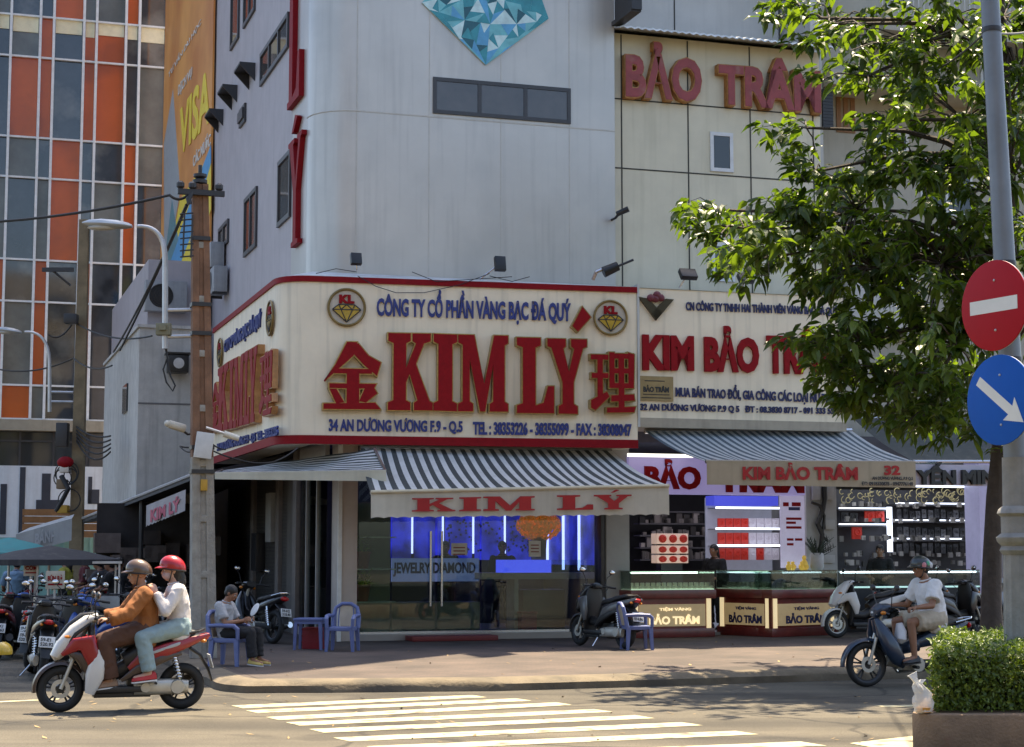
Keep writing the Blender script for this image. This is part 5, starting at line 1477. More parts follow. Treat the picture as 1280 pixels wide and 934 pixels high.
b.tube([(-.3, -.12, zc), (-.36, -.14, zc - .12), (-.34, -.14, zc - .2)], .04, 8)
b.build('cross_arm', m_dark, pole)
b = MB()
zr0, zr1 = zat(238, 325, Yp) - .15, zat(238, 272, Yp) - .15
for x in (-.28, -.16): b.tube([(x + lean * zr0, -.12, zr0), (x + lean * zr1 + .03, -.12, zr1)], .014, 6)
for k in range(8): z = zr0 + (zr1 - zr0) * k / 7; b.tube([(-.32 + lean * z, -.12, z), (-.12 + lean * z, -.12, z + .03)], .012, 5)
b.build('wire_rack', m_dark, pole)
def pole_box(name, label_mat, px0, px1, py0, py1, dy=-.2, parent=pole):
    p, q = at(px0, py1, Yp), at(px1, py0, Yp)
    b = MB(); b.box(-(q.x - p.x) / 2, (q.x - p.x) / 2, -.03, .03, -(q.z - p.z) / 2, (q.z - p.z) / 2, bev=.006)
    o = b.build(name, label_mat, parent); c = (p + q) / 2 - pb; o.location = Matrix.Rotation(-A, 3, 'Z') @ Vector((c.x, c.y, c.z)); o.location.y = dy + o.location.x * 0
    return o
pole_box('sticker', M('sticker_yellow', (.50, .28, .03), .6), 248.5, 257, 600, 614, -.165)
pole_box('sticker', M('sticker_orange', (.45, .12, .03), .6), 246, 250, 545, 556, -.15)
o = pole_box('notice_plate', M('plate_white', (.60, .60, .58), .5), 241, 263, 542, 574, -.22); o.rotation_euler = (0, .12, 0)
# camera on the pole
cam_t = thing('security_camera', 'white security camera on an arm of the concrete utility pole', 'camera', at(222, 534, Yp), A)
b = MB(); b.tube([(-.14, -.08, .04), (.1, .0, -.02)], [.06, .065], 12); b.ball((-.16, -.085, .045), .05, 10, 6); b.build('housing', M('camera_white', (.62, .58, .48), .5), cam_t)
b = MB(); b.tube([(.05, .02, -.03), (.16, .05, -.10), (.40, .1, -.06)], .02, 6); b.build('arm', m_dark, cam_t)
cam_t = thing('security_camera', 'small pale security camera reaching right from the utility pole towards the sign', 'camera', at(290, 545, Yp - .1), A)
b = MB(); b.tube([(-.12, 0, .03), (.10, -.04, -.04)], [.05, .045], 12); b.build('housing', M('camera_white', (.62, .58, .48), .5), cam_t)
b = MB(); b.tube([(-.10, 0, .03), (-.38, .05, .12)], .02, 6); b.build('arm', m_galv, cam_t)
# street lamps
def lamp(label, head0, head1, bend, foot, Y, ties, target=None):
    t = thing('street_lamp', label, 'street lamp', at(foot[0], foot[1], Y), 0)
    L0 = at(foot[0], foot[1], Y); rel = lambda px, py, dy=0: at(px, py, Y) - L0 + Vector((0, dy, 0))
    b = MB()
    bz = [rel(*(Vector((foot[0], bend[1] + 42)) * (1 - q) ** 2 + Vector((foot[0], bend[1] - 2)) * 2 * q * (1 - q) + Vector(bend) * q * q)) for q in [i / 10 for i in range(11)]]
    b.tube([rel(*foot)] + bz, [.045] + [.042 - .0012 * i for i in range(11)], 10)
    b.build('arm', m_galv, t)
    h0, h1 = rel(*head0), rel(*head1); d = h0 - h1; Lh = d.length
    b = MB(); rings = []
    for s, r in ((0, .3), (.08, .62), (.3, .95), (.6, 1.0), (.85, .7), (1, .2)):
        c = h1.lerp(h0, s); rings.append([c + Vector((0, math.cos(k * math.pi / 6) * .15 * r, math.sin(k * math.pi / 6) * (.085 if math.sin(k * math.pi / 6) > 0 else .06) * r)) for k in range(12)])
    b.loft(rings); b.build('housing', M('lamp_grey', (.42, .45, .47), .4, metal=.3), t)
    b = MB(); c = h1.lerp(h0, .6); b.ball(c + Vector((0, 0, -.05)), (Lh * .3, .11, .045), 14, 8); b.build('lens', M('lamp_lens', (.55, .56, .54), .15), t)
    for (a, c2) in ties:
        b = MB(); b.tube([rel(*a), rel(*c2, dy=.1)], .03, 8); b.build('bracket', m_galv, t)
    return t
lamp('grey street lamp with a curved arm fixed to the tall concrete utility pole', (103, 279), (165, 283), (172, 283), (206.5, 436), Yp - .1, [((205, 388), (246, 386)), ((205, 421), (246, 419))])
Y2 = 42.0
pole2_b = at(93, 690 + 1.7 * FPX / Y2, Y2); pole2_b.z = 0
lamp('pale street lamp at the left edge fixed to the slim far pole', (-6, 411), (27, 416), (31, 415), (62, 515), Y2 - .2, [((62, 490), (90, 490)), ((62, 502), (90, 502))])
p2 = thing('utility_pole', 'slim far utility pole on the side street carrying boxes and tangled wires', 'pole', pole2_b, 0)
zt2 = at(95, 275, Y2).z
b = MB(); b.loft([[Vector((a * (.16 - .05 * k), c * (.16 - .05 * k), zt2 * k)) for a, c in ((-1, -.7), (1, -.7), (1, .7), (-1, .7))] for k in (0, .5, 1)]); b.build('shaft', M('pole_sunny', (.22, .165, .095), .85, var=.3, scale=3), p2, smooth=0)
b = MB(); r2 = lambda px, py, dy=0: at(px, py, Y2) - pole2_b + Vector((0, dy, 0))
p_, q_ = r2(55, 342), r2(94, 336); b.box(p_.x, q_.x, -.2, -.12, q_.z - .1, q_.z); b.tube([r2(68, 340, -.15), r2(90, 358, -.15)], .03, 6); b.build('cross_arm', m_dark, p2)
for q in ((85, 101, 395, 407, m_dark), (75, 90, 530, 560, m_dark), (80, 92, 575, 592, m_galv), (76, 88, 600, 612, M('box_brown', (.2, .14, .08), .7)), (77, 90, 632, 642, M('box_yellow', (.45, .26, .03), .6))):
    a, c = r2(q[0], q[3]), r2(q[1], q[2]); b = MB(); b.box(a.x, c.x, -.45, -.17, a.z, c.z, bev=.02); b.build('equipment_box', q[4], p2)
b = MB(); c = r2(87, 579, -.4); b.ball(c, (.2, .12, .14), 12, 8); b.build('red_cover', m_red, p2)
b = MB()
for k in range(5): b.torus(r2(random.uniform(80, 95), random.uniform(575, 640), -.4), random.uniform(.15, .3), .015, 'y', 18, 5)
b.tube([r2(76, 640, -.4), r2(92, 612, -.5), r2(82, 596, -.4)], .06, 8)
b.build('coiled_wire', m_cable, p2)
def cable(pts, r, label, group=None, mat=m_cable, sag=0.0):
    """pts are world points; cubic-ish smoothing with sag"""
    b = MB(); out = []
    for a, c in zip(pts[:-1], pts[1:]):
        n = 14
        for i in range(n): 
            t = i / n; out.append(a.lerp(c, t) + Vector((0, 0, -sag * 4 * t * (1 - t))))
    out.append(pts[-1]); b.tube(out, r, 6)
    o = b.build('overhead_cable', mat); tag(o, label, 'cable', group); return o
cable([at(-40, 279, Yp + 2), at(212, 244, Yp), at(238, 241, Yp)], .022, 'thick black overhead cable running from the left edge to the tall utility pole top', sag=.08)
cable([at(236, 252, Yp), at(150, 438, 37)], .022, 'upper of two dark stay cables slanting down left from the tall utility pole', sag=.05)
cable([at(233, 256, Yp), at(142, 440, 37)], .02, 'lower of two dark stay cables slanting down left from the tall utility pole', sag=.12)
cable([at(60, 418, Y2), at(92, 402, Y2), at(190, 420, 38)], .02, 'thin cable between the far pole and the white annex roof', sag=.2)
cable([at(0, 462, Y2 + 2), at(92, 448, Y2), at(140, 457, 39)], .02, 'low cable crossing the glass office block behind the far pole', sag=.15)
for k in range(5):
    cable([at(94, 532 + 4 * k, Y2), at(138, 545 + 5 * k, 40)], .02, 'sagging wires running from the far pole to the white annex wall', 'sagging wires at the annex', sag=.12 + .05 * k)
b = MB(); P = [at(*p, Yp - .05) for p in ((206, 430), (209, 448), (204, 462), (208, 478), (216, 489), (219, 482), (213, 470), (210, 455), (208, 436))]
b.tube(P, .014, 6); tag(b.build('hanging_wire', m_cable), 'loop of black wire hanging below the street lamp foot', 'wire')
b = MB(); c = at(205, 412, Yp - .1); b.box(c.x - .11, c.x + .11, c.y - .08, c.y + .05, c.z - .09, c.z + .09, bev=.01); b.box(c.x - .05, c.x + .05, c.y - .12, c.y - .08, c.z - .02, c.z + .06)
tag(b.build('junction_box', M('box_olive', (.20, .19, .12), .6)), 'small olive junction box on the lamp bracket of the tall utility pole', 'box')
for pts, lab in ((((239, 565), (225, 558), (252, 556), (300, 575), (340, 578), (372, 560)), 'thin wire from the utility pole to the bottom of the corner sign'), (((240, 545), (262, 552), (282, 562)), 'short thick wire behind the white plate on the utility pole')):
    cable([at(*p, Yp + .1 + .3 * i) for i, p in enumerate(pts)], .012, lab, sag=.03)
# loudspeaker on the annex and the air conditioners
x, z = F.hit(221, 456, 8.9)
sp = thing('loudspeaker', 'square black loudspeaker mounted high on the white annex wall', 'loudspeaker', F.Wd(x, 8.85, z), A)
b = MB(); b.box(-.22, .22, -.3, .1, -.2, .2, bev=.02); b.box(-.27, .27, -.35, .1, .2, .24); b.build('cabinet', m_black, sp)
b = MB(); b.lathe([(.0, -.302), (.05, -.304), (.12, -.301)], n=16, axis='y'); b.build('cone', m_galv, sp)
def aircon(px, py, y, label, w_=.85, h_=.6, fr=F):
    x, z = fr.hit(px, py, y)
    t = thing('air_conditioner', label, 'air conditioner', fr.Wd(x, y, z), A, 'outdoor air conditioner units')
    b = MB(); b.box(-w_ / 2, w_ / 2, -.3, -.001, -h_ / 2, h_ / 2, bev=.02); b.build('case', M('aircon_grey', (.30, .31, .32), .5, streak=.3), t)
    b = MB(); b.torus((-w_ * .12, -.305, 0), h_ * .36, .02, 'y', 24, 6)
    for k in range(4): b.torus((-w_ * .12, -.31, 0), h_ * (.08 + .07 * k), .006, 'y', 20, 4)
    b.lathe([(.0, -.303), (h_ * .36, -.302)], (-w_ * .12, 0, 0), 20, 'y'); b.build('fan_grille', m_black, t)
    return t
aircon(206, 372, 12.45, 'dark air conditioner on the small grey block above the annex', 1.0, .75)
def aircon_side(py, px, label):
    x, z = SP.hit(px, py, -.05); p = SP.Wd(x, -.05, z)
    t = thing('air_conditioner', label, 'air conditioner', p, A - math.pi / 2, 'outdoor air conditioner units')
    b = MB(); b.box(-.42, .42, -.32, -.001, -.3, .3, bev=.02); b.build('case', M('aircon_grey', (.30, .31, .32), .5, streak=.3), t)
    b = MB(); b.lathe([(.0, -.323), (.22, -.322)], (-.08, 0, 0), 20, 'y'); b.build('fan_grille', m_black, t)
    b = MB(); b.box(-.38, -.34, -.34, -.001, -.36, -.301); b.box(.34, .38, -.34, -.001, -.36, -.301); b.build('bracket', m_dark, t, smooth=0)
aircon_side(322, 277, 'upper air conditioner on the grey side wall behind the utility pole')
aircon_side(352, 281, 'lower air conditioner on the grey side wall behind the utility pole')

# ================================================================ stalls along the side street
m_tarp = M('tarp_dark', (.05, .05, .055), .7, var=.2); m_tarpg = M('tarp_grey', (.34, .35, .35), .8, var=.15, scale=2, streak=.3)
lt_ = thing('stall_roof', 'long dark lean-to roof on posts running along the side street past the annex', 'roof', F.Wd(0, 0), A)
r0, r1 = F.loc(at(244, 592, 33.2)), F.loc(at(96, 651, 42.5))
b = MB(); up = Vector((2.4, .6, .55))
ra, rb_ = r0 + up, r1 + up + Vector((.4, 0, 0)); dz_ = Vector((0, 0, -.10))
b.loft([[r0, ra, ra + dz_, r0 + dz_], [r1, rb_, rb_ + dz_, r1 + dz_]])
b.build('sheet', m_tarp, lt_, smooth=0)
b = MB(); b.tube([r0, r1], .035, 6); b.build('edge_tube', M('edge_grey', (.4, .4, .4), .5), lt_)
for s in (.05, .45, .75):
    p = r0.lerp(r1, s) + Vector((.15, 0, -.06)); b = MB(); b.tube([p, Vector((p.x, p.y, .0))], .05, 8); b.build('post', m_dark, lt_)
bp0, bp1 = at(183, 632, 34.6), at(232, 612, 33.4)
t = thing('cloth_banner', 'small grey cloth banner with pink KIM LÝ letters hanging from the stall roof', 'banner', F.Wd(0, 0), A)
l0, l1 = F.loc(bp0), F.loc(bp1); b = MB(); n = 24
b.loft([[l0.lerp(l1, i / n) + Vector((0, .02 * math.sin(i), 0)) for i in range(n + 1)], [l0.lerp(l1, i / n) + Vector((0, .05 * math.sin(i * .9), -.42 + .025 * abs(math.sin(i * 1.6)))) for i in range(n + 1)]], closed=False, caps=False)
b.build('cloth', M('banner_cloth', (.42, .38, .37), .8, var=.1), t)
me = text_mesh('KIM LÝ', .02, .04); xs = [v.co.x for v in me.vertices]; ys = [v.co.y for v in me.vertices]; ax, bx, ay, by = min(xs), max(xs), min(ys), max(ys)
for v in me.vertices:
    s = .1 + .75 * (v.co.x - ax) / (bx - ax); p = l0.lerp(l1, s); v.co = p + Vector((0, -.065 if v.co.z > 0 else -.05, -.36 + .3 * (v.co.y - ay) / (by - ay)))
obj_from_mesh('lettering', me, M('letter_pink', (.50, .12, .16), .7), t)
# grey tarp awning of the first stall
t = thing('tarp_awning', 'faded grey tarpaulin awning over the street food stall at the far left', 'awning', F.Wd(0, 0), A)
a0, a1, a2, a3 = [F.loc(at(*p)) for p in ((20, 668, 36), (90, 648, 36), (93, 643, 39), (36, 660, 39))]
b = MB(); b.loft([[a3, a2], [a0, a1], [a0 + Vector((.02, 0, -.42)), a1 + Vector((0, 0, -.45))]], closed=False, caps=False); b.build('cloth', m_tarpg, t, smooth=0)
put_text('BÁNH MÌ', F, 44, 84, 664, 681, 654, 675, F.loc(at(60, 668, 36)).y - .04, M('letter_faint', (.42, .43, .44), .8), t, .004, .03, 'lettering')
# planks, teal wall, brick pier
x0, x1, z0, z1 = span(G, 28, 132, 632, 668, -3)
wb = thing('plank_fascia', 'orange brown wooden plank fascia above the stall', 'fascia', G.Wd(0, 0), A)
b = MB()
for k in range(4): b.box(x0, x1, -3.0, -2.94, z0 - .1 + (z1 - z0) * k / 4 + .01, z0 - .1 + (z1 - z0) * (k + 1) / 4 - .01)
b.build('planks', M('plank_orange', (.30, .14, .05), .7, var=.3, scale=3, island=.2), wb, smooth=0)
x0, x1, z0, z1 = span(G, -40, 160, 672, 760, -2.0)
b = MB(); b.box(x0, x1, -2.0, -1.9, .0, z1); 
for k in range(12): b.box(x0 + (x1 - x0) * k / 12, x0 + (x1 - x0) * k / 12 + .06, -2.04, -2.001, .0, z1)
o = b.build('teal_shutter', M('teal_paint', (.20, .42, .40), .6, var=.1, streak=.2), smooth=0); o.location = G.Wd(0, 0); o.rotation_euler = (0, 0, A); tag(o, 'pale teal wall panel at the back of the side street behind the stalls', 'wall')
x0, x1, z0, z1 = span(G, 161, 176, 660, 760, -4)
b = MB(); b.box(x0, x1, -4, -3.6, 0, z1); o = b.build('brick_pier', M('maroon_brick', (.15, .05, .04), .8, var=.3, scale=8), smooth=0); o.location = G.Wd(0, 0); o.rotation_euler = (0, 0, A); tag(o, 'dark maroon brick pier beside the teal wall', 'pillar')
x0, x1, z0, z1 = span(G, 176, 186, 675, 740, -3.5)
b = MB(); b.box(x0, x1, -3.5, -3.4, .0, z1); o = b.build('white_shutter', M('shutter_pale', (.55, .55, .5), .7, var=.2, scale=6), smooth=0); o.location = G.Wd(0, 0); o.rotation_euler = (0, 0, A); tag(o, 'narrow pale shutter between the brick pier and the annex', 'shutter')
def parasol(px, py, Y, rad, rise, mat, label, pole_mat=m_galv, drop=.0):
    top = at(px, py, Y); t = thing('parasol', label, 'parasol', (top.x, top.y, 0), 0)
    b = MB(); n = 8; rings = []
    for s in (0.02, .5, 1.0):
        rings.append([Vector((math.cos(2 * math.pi * k / 24) * rad * s * (1 - .05 * abs(math.sin(k * math.pi / 3)) * s), math.sin(2 * math.pi * k / 24) * rad * s, top.z - rise * s ** 1.3)) for k in range(24)])
    rings.append([p + Vector((0, 0, -.10)) for p in rings[-1]])
    b.loft(rings, True, False); b.build('canopy', mat, t)
    b = MB(); b.tube([(0, 0, 0), (0, 0, top.z - .02)], .025, 8); b.build('pole', pole_mat, t)
    return t
parasol(12, 672, 33, 1.0, .28, cloth_mat('parasol_teal', (.08, .34, .36), .3), 'turquoise parasol at the left edge behind the blue shirted rider')
parasol(62, 682, 31, 1.25, .24, cloth_mat('parasol_dark', (.03, .03, .035), .05), 'wide dark parasol over the street food stall')
# placards
for px, py, w_, h_, Y, lab, txt in ((39, 712, 18, 16, 30, 'small cream placard on a thin post above the red stall scooter', 'CƠM'), (69, 725, 23, 22, 29.5, 'larger cream placard with red writing on the food stall', 'BÚN BÒ')):
    c = at(px, py, Y); s = Y / FPX; t = thing('placard', lab, 'placard', (c.x, c.y, 0), A)
    b = MB(); b.box(-w_ * s / 2, w_ * s / 2, -.02, .02, c.z - h_ * s / 2, c.z + h_ * s / 2, bev=.004); b.build('board', M('placard_cream', (.52, .46, .36), .7), t)
    b = MB(); b.tube([(0, .04, 0), (0, .04, c.z)], .02, 6); b.build('post', m_galv, t)
    lettering(txt, -w_ * s * .4, w_ * s * .4, c.z - h_ * s * .05, c.z + h_ * s * .3, -.021, .004, m_red_face, t, .04)
    b = MB(); b.box(-w_ * s * .38, w_ * s * .38, -.024, -.0205, c.z - h_ * s * .3, c.z - h_ * s * .2); b.build('printed_line', m_red_face, t, smooth=0)
# food cart body in the dark under the parasols
fc = at(95, 770, 30.5)
t = thing('food_cart', 'steel street food cart with glass box under the dark parasol', 'cart', (fc.x, fc.y, 0), A)
b = MB(); b.box(-.7, .7, -.35, .35, .35, .95, bev=.02); b.build('body', M('cart_steel', (.25, .25, .25), .4, metal=.5, var=.2), t)
b = MB(); 
for x in (-.68, .68):
    for y in (-.33, .33): b.box(x - .015, x + .015, y - .015, y + .015, .951, 1.5)
b.box(-.72, .72, -.37, .37, 1.5, 1.54); b.build('glass_box_frame', m_galv, t, smooth=0)
for x in (-.45, .45):
    b = MB(); b.torus((x, -.3, .2), .17, .03, 'y', 20, 6); b.lathe([(.15, -.31), (.15, -.29)], (x, 0, .2), 16, 'y'); b.build('wheel', m_black, t)
tb = at(112, 785, 29.5)

# ================================================================ planter, hedge, bag
m_plant_wall = M('planter_concrete', (.20, .135, .085), .85, var=.25, scale=4, bump=.5, streak=.6, streak_col=(.13, .09, .06), patch=((.15, .03, .022), 1.6, .54))
pl_t = thing('planter', 'low stained concrete planter with rounded corner holding the hedge', 'planter', (0, 0, 0))
x0, y0, y1, x1 = 3.44, 15.1, 19.0, 9.0
x0b = 4.55
out_ = [(x0b, y1)]
for i in range(9):
    a = math.pi + math.pi / 2 * i / 8; out_.append((x0 + .25 + .25 * math.cos(a), y0 + .25 + .25 * math.sin(a)))
out_ += [(x1, y0), (x1, y1)]
b = MB(); b.prism(out_, 0, .33, axis='z', bev=.02); b.build('wall', m_plant_wall, pl_t, smooth=40)
b = MB(); ins = [(x0b + .22, y1 - .2)] + [(x0 + .22, y0 + .2), (x1 - .2, y0 + .2), (x1 - .2, y1 - .2)]; b.prism(ins, .30, .345, axis='z'); b.build('soil', M('soil', (.05, .035, .02), .95, var=.3, bump=.5), pl_t, smooth=0)
hd = thing('hedge', 'clipped green hedge with sunlit yellow green top filling the planter', 'hedge', (0, 0, 0))
hxl = lambda y: 3.58 + (y - 15.1) * .29
hx0, hx1, hy0, hy1, hz0, hz1 = 3.58, 8.8, 15.33, 18.2, .345, .875
b = MB(); random.seed(12)
def leafq(b, c, ln, wd, d, nrm):
    s = d.cross(nrm).normalized() * wd; tip = c + d * ln
    m1 = c + d * ln * .45; lift = nrm * wd * .35
    b.face([c, m1 + s + lift, tip, m1 - s + lift])
for k in range(15000):
    r_ = random.random()
    if r_ < .42: c = Vector((random.uniform(hx0, hx1 - 3), hy0 + random.gauss(0, .03), random.uniform(hz0, hz1))); n_ = Vector((0, -1, .3))
    elif r_ < .80: c = Vector((random.uniform(hx0, hx1 - 3), random.uniform(hy0, hy1), hz1 + random.gauss(0, .022))); n_ = Vector((0, -.2, 1))
    elif r_ < .92: c = Vector((hx0 + random.gauss(0, .03), random.uniform(hy0, hy1), random.uniform(hz0, hz1))); n_ = Vector((-1, -.1, .3))
    else: c = Vector((random.uniform(hx0, hx1 - 3), random.uniform(hy0, hy1), random.uniform(hz0, hz1))); n_ = Vector((0, 0, 1))
    if c.x < hxl(c.y) or (c.x < hx0 + .06 and r_ >= .80): c.x = hxl(c.y) + random.gauss(0, .03) + (0 if random.random() < .5 else random.uniform(0, 1.2)) * (r_ < .8)
    c += Vector((random.gauss(0, .012), .05 * noise.noise(c * 2.2), .05 * noise.noise(c * 2.5)))
    n_ = (n_ + Vector((random.gauss(0, .6), random.gauss(0, .6), random.gauss(0, .6)))).normalized()
    d = n_.orthogonal(); d.rotate(Matrix.Rotation(random.uniform(0, 6.28), 3, n_)); d = (d + n_ * .5).normalized()
    leafq(b, c, random.choice((.022, .035, .05, .06)) * random.uniform(.8, 1.2), random.uniform(.008, .018), d, n_)
b.build('leaves', leaf_mat('hedge_leaf', (.085, .16, .022), (1.0, 1.0, .4), .35, .5), hd, smooth=0, doubles=False)
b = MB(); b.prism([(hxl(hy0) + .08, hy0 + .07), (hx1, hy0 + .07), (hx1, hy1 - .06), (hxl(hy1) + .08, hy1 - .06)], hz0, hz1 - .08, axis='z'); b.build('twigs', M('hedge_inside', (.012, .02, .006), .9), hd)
# plastic bag on the planter edge
bgp = at(1154, 888, 15.22)
bgt = thing('plastic_bag', 'tied clear plastic bag with orange drink on the planter edge', 'bag', (bgp.x, bgp.y, .332), .3)
b = MB(); random.seed(3)
rings = []
for z, r in ((0, .045), (.015, .07), (.05, .085), (.09, .083), (.13, .085), (.17, .07), (.20, .062), (.23, .05), (.26, .028)):
    rings.append([Vector(((r + random.uniform(-.02, .02)) * math.cos(k * math.pi / 7) - .6 * max(0, z - .17), (r * .8 + random.uniform(-.012, .012)) * math.sin(k * math.pi / 7), z)) for k in range(14)])
b.loft(rings)
b.loft([[Vector((-.05 + a_ * .02, c_ * .02, .25)) for a_, c_ in ((-1, -1), (1, -1), (1, 1), (-1, 1))], [Vector((-.085 + a_ * .03, c_ * .012, .30)) for a_, c_ in ((-1, -1), (1, -1), (1, 1), (-1, 1))], [Vector((-.10 + a_ * .045, c_ * .004, .335 + .02 * a_)) for a_, c_ in ((-1, -1), (1, -1), (1, 1), (-1, 1))]])
b.loft([[Vector((-.03 + a_ * .015, c_ * .02, .25)) for a_, c_ in ((-1, -1), (1, -1), (1, 1), (-1, 1))], [Vector((.005 + a_ * .025, c_ * .01, .285)) for a_, c_ in ((-1, -1), (1, -1), (1, 1), (-1, 1))]])
def bag_mat():
    m = bpy.data.materials.new('thin_plastic'); m.use_nodes = True; nt = m.node_tree; N = nt.nodes
    bs = N['Principled BSDF']; bs.inputs['Base Color'].default_value = (.75, .74, .70, 1); bs.inputs['Roughness'].default_value = .2
    t = N.new('ShaderNodeBsdfTransparent'); x = N.new('ShaderNodeMixShader'); x.inputs[0].default_value = .45
    nt.links.new(bs.outputs[0], x.inputs[1]); nt.links.new(t.outputs[0], x.inputs[2]); nt.links.new(x.outputs[0], N['Material Output'].inputs[0]); return m
b.build('film', bag_mat(), bgt)
b = MB(); b.lathe([(.04, .004), (.062, .01), (.07, .05), (.0, .055)], (.01, 0, 0), 14); b.build('drink', M('orange_drink', (.55, .27, .06), .3), bgt)

# ================================================================ lamp post with traffic signs
cb = at(1273, 700, 16.6); X_, Yl = cb.x, 16.6
lp = thing('lamp_post', 'tall grey lamp post rising from a pale fluted column base in the planter', 'lamp post', (X_, Yl, 0))
zc = at(1273, 572, Yl).z; b = MB()
prof = [(.19, .34), (.19, .62), (.155, .66), (.15, .70)]
def flute(r, z, n=48): return [Vector((math.cos(2 * math.pi * k / n) * r * (1 - .07 * (0.5 + .5 * math.cos(12 * 2 * math.pi * k / n))), math.sin(2 * math.pi * k / n) * r * (1 - .07 * (.5 + .5 * math.cos(12 * 2 * math.pi * k / n))), z)) for k in range(n)]
zr = at(1273, 680, Yl).z; zr2 = at(1273, 642, Yl).z
b.loft([flute(.155, .70), flute(.140, zr - .1)]); m_stone = M('weathered_stone', (.24, .23, .21), .85, var=.2, scale=5, bump=.3, streak=.6, streak_col=(.09, .085, .07)); b.build('fluted_shaft', m_stone, lp)
b = MB(); b.lathe([(.20, .33), (.20, .60), (.17, .66), (.16, .70)], n=32); b.build('base_moulding', m_stone, lp); b = MB()
b.lathe([(.145, zr - .10), (.17, zr - .06), (.15, zr - .02), (.19, zr + .02), (.20, zr + .06), (.15, zr + .10), (.15, zr2 - .03), (.185, zr2), (.17, zr2 + .04), (.13, zr2 + .07), (.125, zc)], n=32); b.build('moulding', m_stone, lp)
pt0 = Vector((0, 0, zc)); topw = at(1234, -60, Yl); pt1 = Vector((topw.x - X_, 0, topw.z))
midw = at(1261, 240, Yl)
b = MB(); b.tube([pt0 + Vector((0, 0, .002)), pt0.lerp(pt1, .5), pt1, pt1 + (pt1 - pt0) * .25], [.11, .098, .085, .08], 24); b.build('shaft', M('painted_steel_post', (.17, .19, .215), .45, metal=.2, var=.12, scale=3, streak=.3), lp)
b = MB()
for py in (38, 330, 450): 
    w_ = at(1243 + (py) * .085, py, Yl); s_ = (w_.z - zc) / (pt1.z - zc); c = pt0.lerp(pt1, s_); b.lathe([(.112 - .02 * s_, -.025), (.115 - .02 * s_, 0), (.112 - .02 * s_, .025)], c, 24)
b.build('clamp_band', m_dark, lp)
cable([at(1150, 92, 30), at(1232, 40, Yl), at(1330, 20, Yl + 6)], .012, 'thin wire crossing behind the tree and tied to the lamp post', sag=.1)
def road_sign(px, py, rpx, label, face, parts):
    Ys = Yl - .32; c = at(px, py, Ys); r = rpx * Ys / FPX
    t = thing('traffic_sign', label, 'traffic sign', c, R(-61.3))
    b = MB(); b.lathe([(r * .97, -.012), (r, -.008), (r, .0), (r * .98, .004)], n=48, axis='y'); b.build('plate', face, t, smooth=25)
    b = MB(); b.lathe([(r, .0045), (r, .012)], n=48, axis='y'); b.build('back', m_galv, t)
    b = MB()
    for p in parts: b.prism([(x * r, z * r) for x, z in p], -.0155, -.0125)
    b.build('symbol', M('sign_white', (.68, .66, .60), .5, var=.05), t, smooth=0)
    b = MB(); 
    for z in (-.55, .55): b.ball((0.02, -.014, z * r), .012, 8, 5)
    b.build('bolt', m_galv, t)
    b = MB(); b.box(-.03, .03, .0125, .25, -.05, .05); b.build('bracket', m_galv, t, smooth=0)
    return t
road_sign(1243, 382, 57.5, 'round red no entry sign with a white bar on the lamp post', M('sign_red_face', (.36, .003, .010), .55, spec=.2, var=.04), [[(-.72, -.15), (.72, -.15), (.72, .15), (-.72, .15)]])
dx, dz = .80, -.60; nx, nz = .60, .80
sh = lambda a, w: (a * dx + w * nx, a * dz + w * nz)
road_sign(1250, 500, 57, 'round blue sign with a white arrow pointing down right, below the no entry sign', M('sign_blue_face', (.004, .085, .40), .55, spec=.2, var=.04), [[sh(-.78, -.11), sh(.42, -.11), sh(.36, -.30), sh(.90, 0), sh(.36, .30), sh(.42, .11), sh(-.78, .11)]])

# ================================================================ street tree
tb = gnd(1240, 800, .15); tb.y = 25.2; tb.x = at(1240, 790, 25.2).x
tree = thing('street_tree', 'large leafy street tree with drooping leaves overhanging the beige building', 'tree', (tb.x, tb.y, .15))
random.seed(42)
rel = lambda px, py, Y: at(px, py, Y) - Vector((tb.x, tb.y, .15))
m_bark = M('bark', (.06, .045, .035), .9, var=.35, scale=6, bump=.8, bscale=18, streak=.4, streak_col=(.16, .14, .12))
b = MB()
tr = [Vector((0, 0, -.02)), rel(1239, 760, 25.2), rel(1240, 700, 25.2), rel(1244, 620, 25.1), rel(1252, 540, 25.0), rel(1258, 440, 24.9), rel(1262, 340, 24.8), rel(1262, 220, 24.8), rel(1255, 80, 24.8), rel(1250, -60, 24.8)]
b.tube(tr, [.19, .145, .132, .125, .115, .105, .10, .085, .06, .03], 12)
b.build('trunk', m_bark, tree)
CL = [(1150, 55, 95, 45, 26), (1040, 30, 55, 25, 9), (995, 22, 22, 16, 3), (1085, 95, 60, 30, 10), (1205, 150, 70, 70, 22), (1110, 150, 40, 22, 4), (1150, 215, 80, 45, 18), (1070, 262, 55, 40, 13), (1010, 280, 50, 38, 9),
      (930, 285, 50, 22, 6), (880, 262, 28, 10, 2), (960, 322, 42, 22, 5), (1008, 160, 22, 40, 4), (1018, 215, 18, 20, 2), (1095, 335, 85, 50, 22), (1180, 330, 80, 75, 30), (1250, 250, 50, 130, 26), (1075, 425, 52, 45, 13),
      (1115, 485, 75, 40, 18), (1175, 515, 50, 32, 11), (1040, 440, 25, 24, 4), (1195, 430, 55, 60, 22), (1275, 100, 50, 80, 18), (1255, 20, 60, 50, 14), (1080, -40, 120, 40, 16), (1230, -50, 100, 40, 14), (1340, 200, 60, 200, 30), (1330, 420, 50, 90, 14), (1255, 545, 45, 30, 6)]
twigs = MB(); lv = MB()
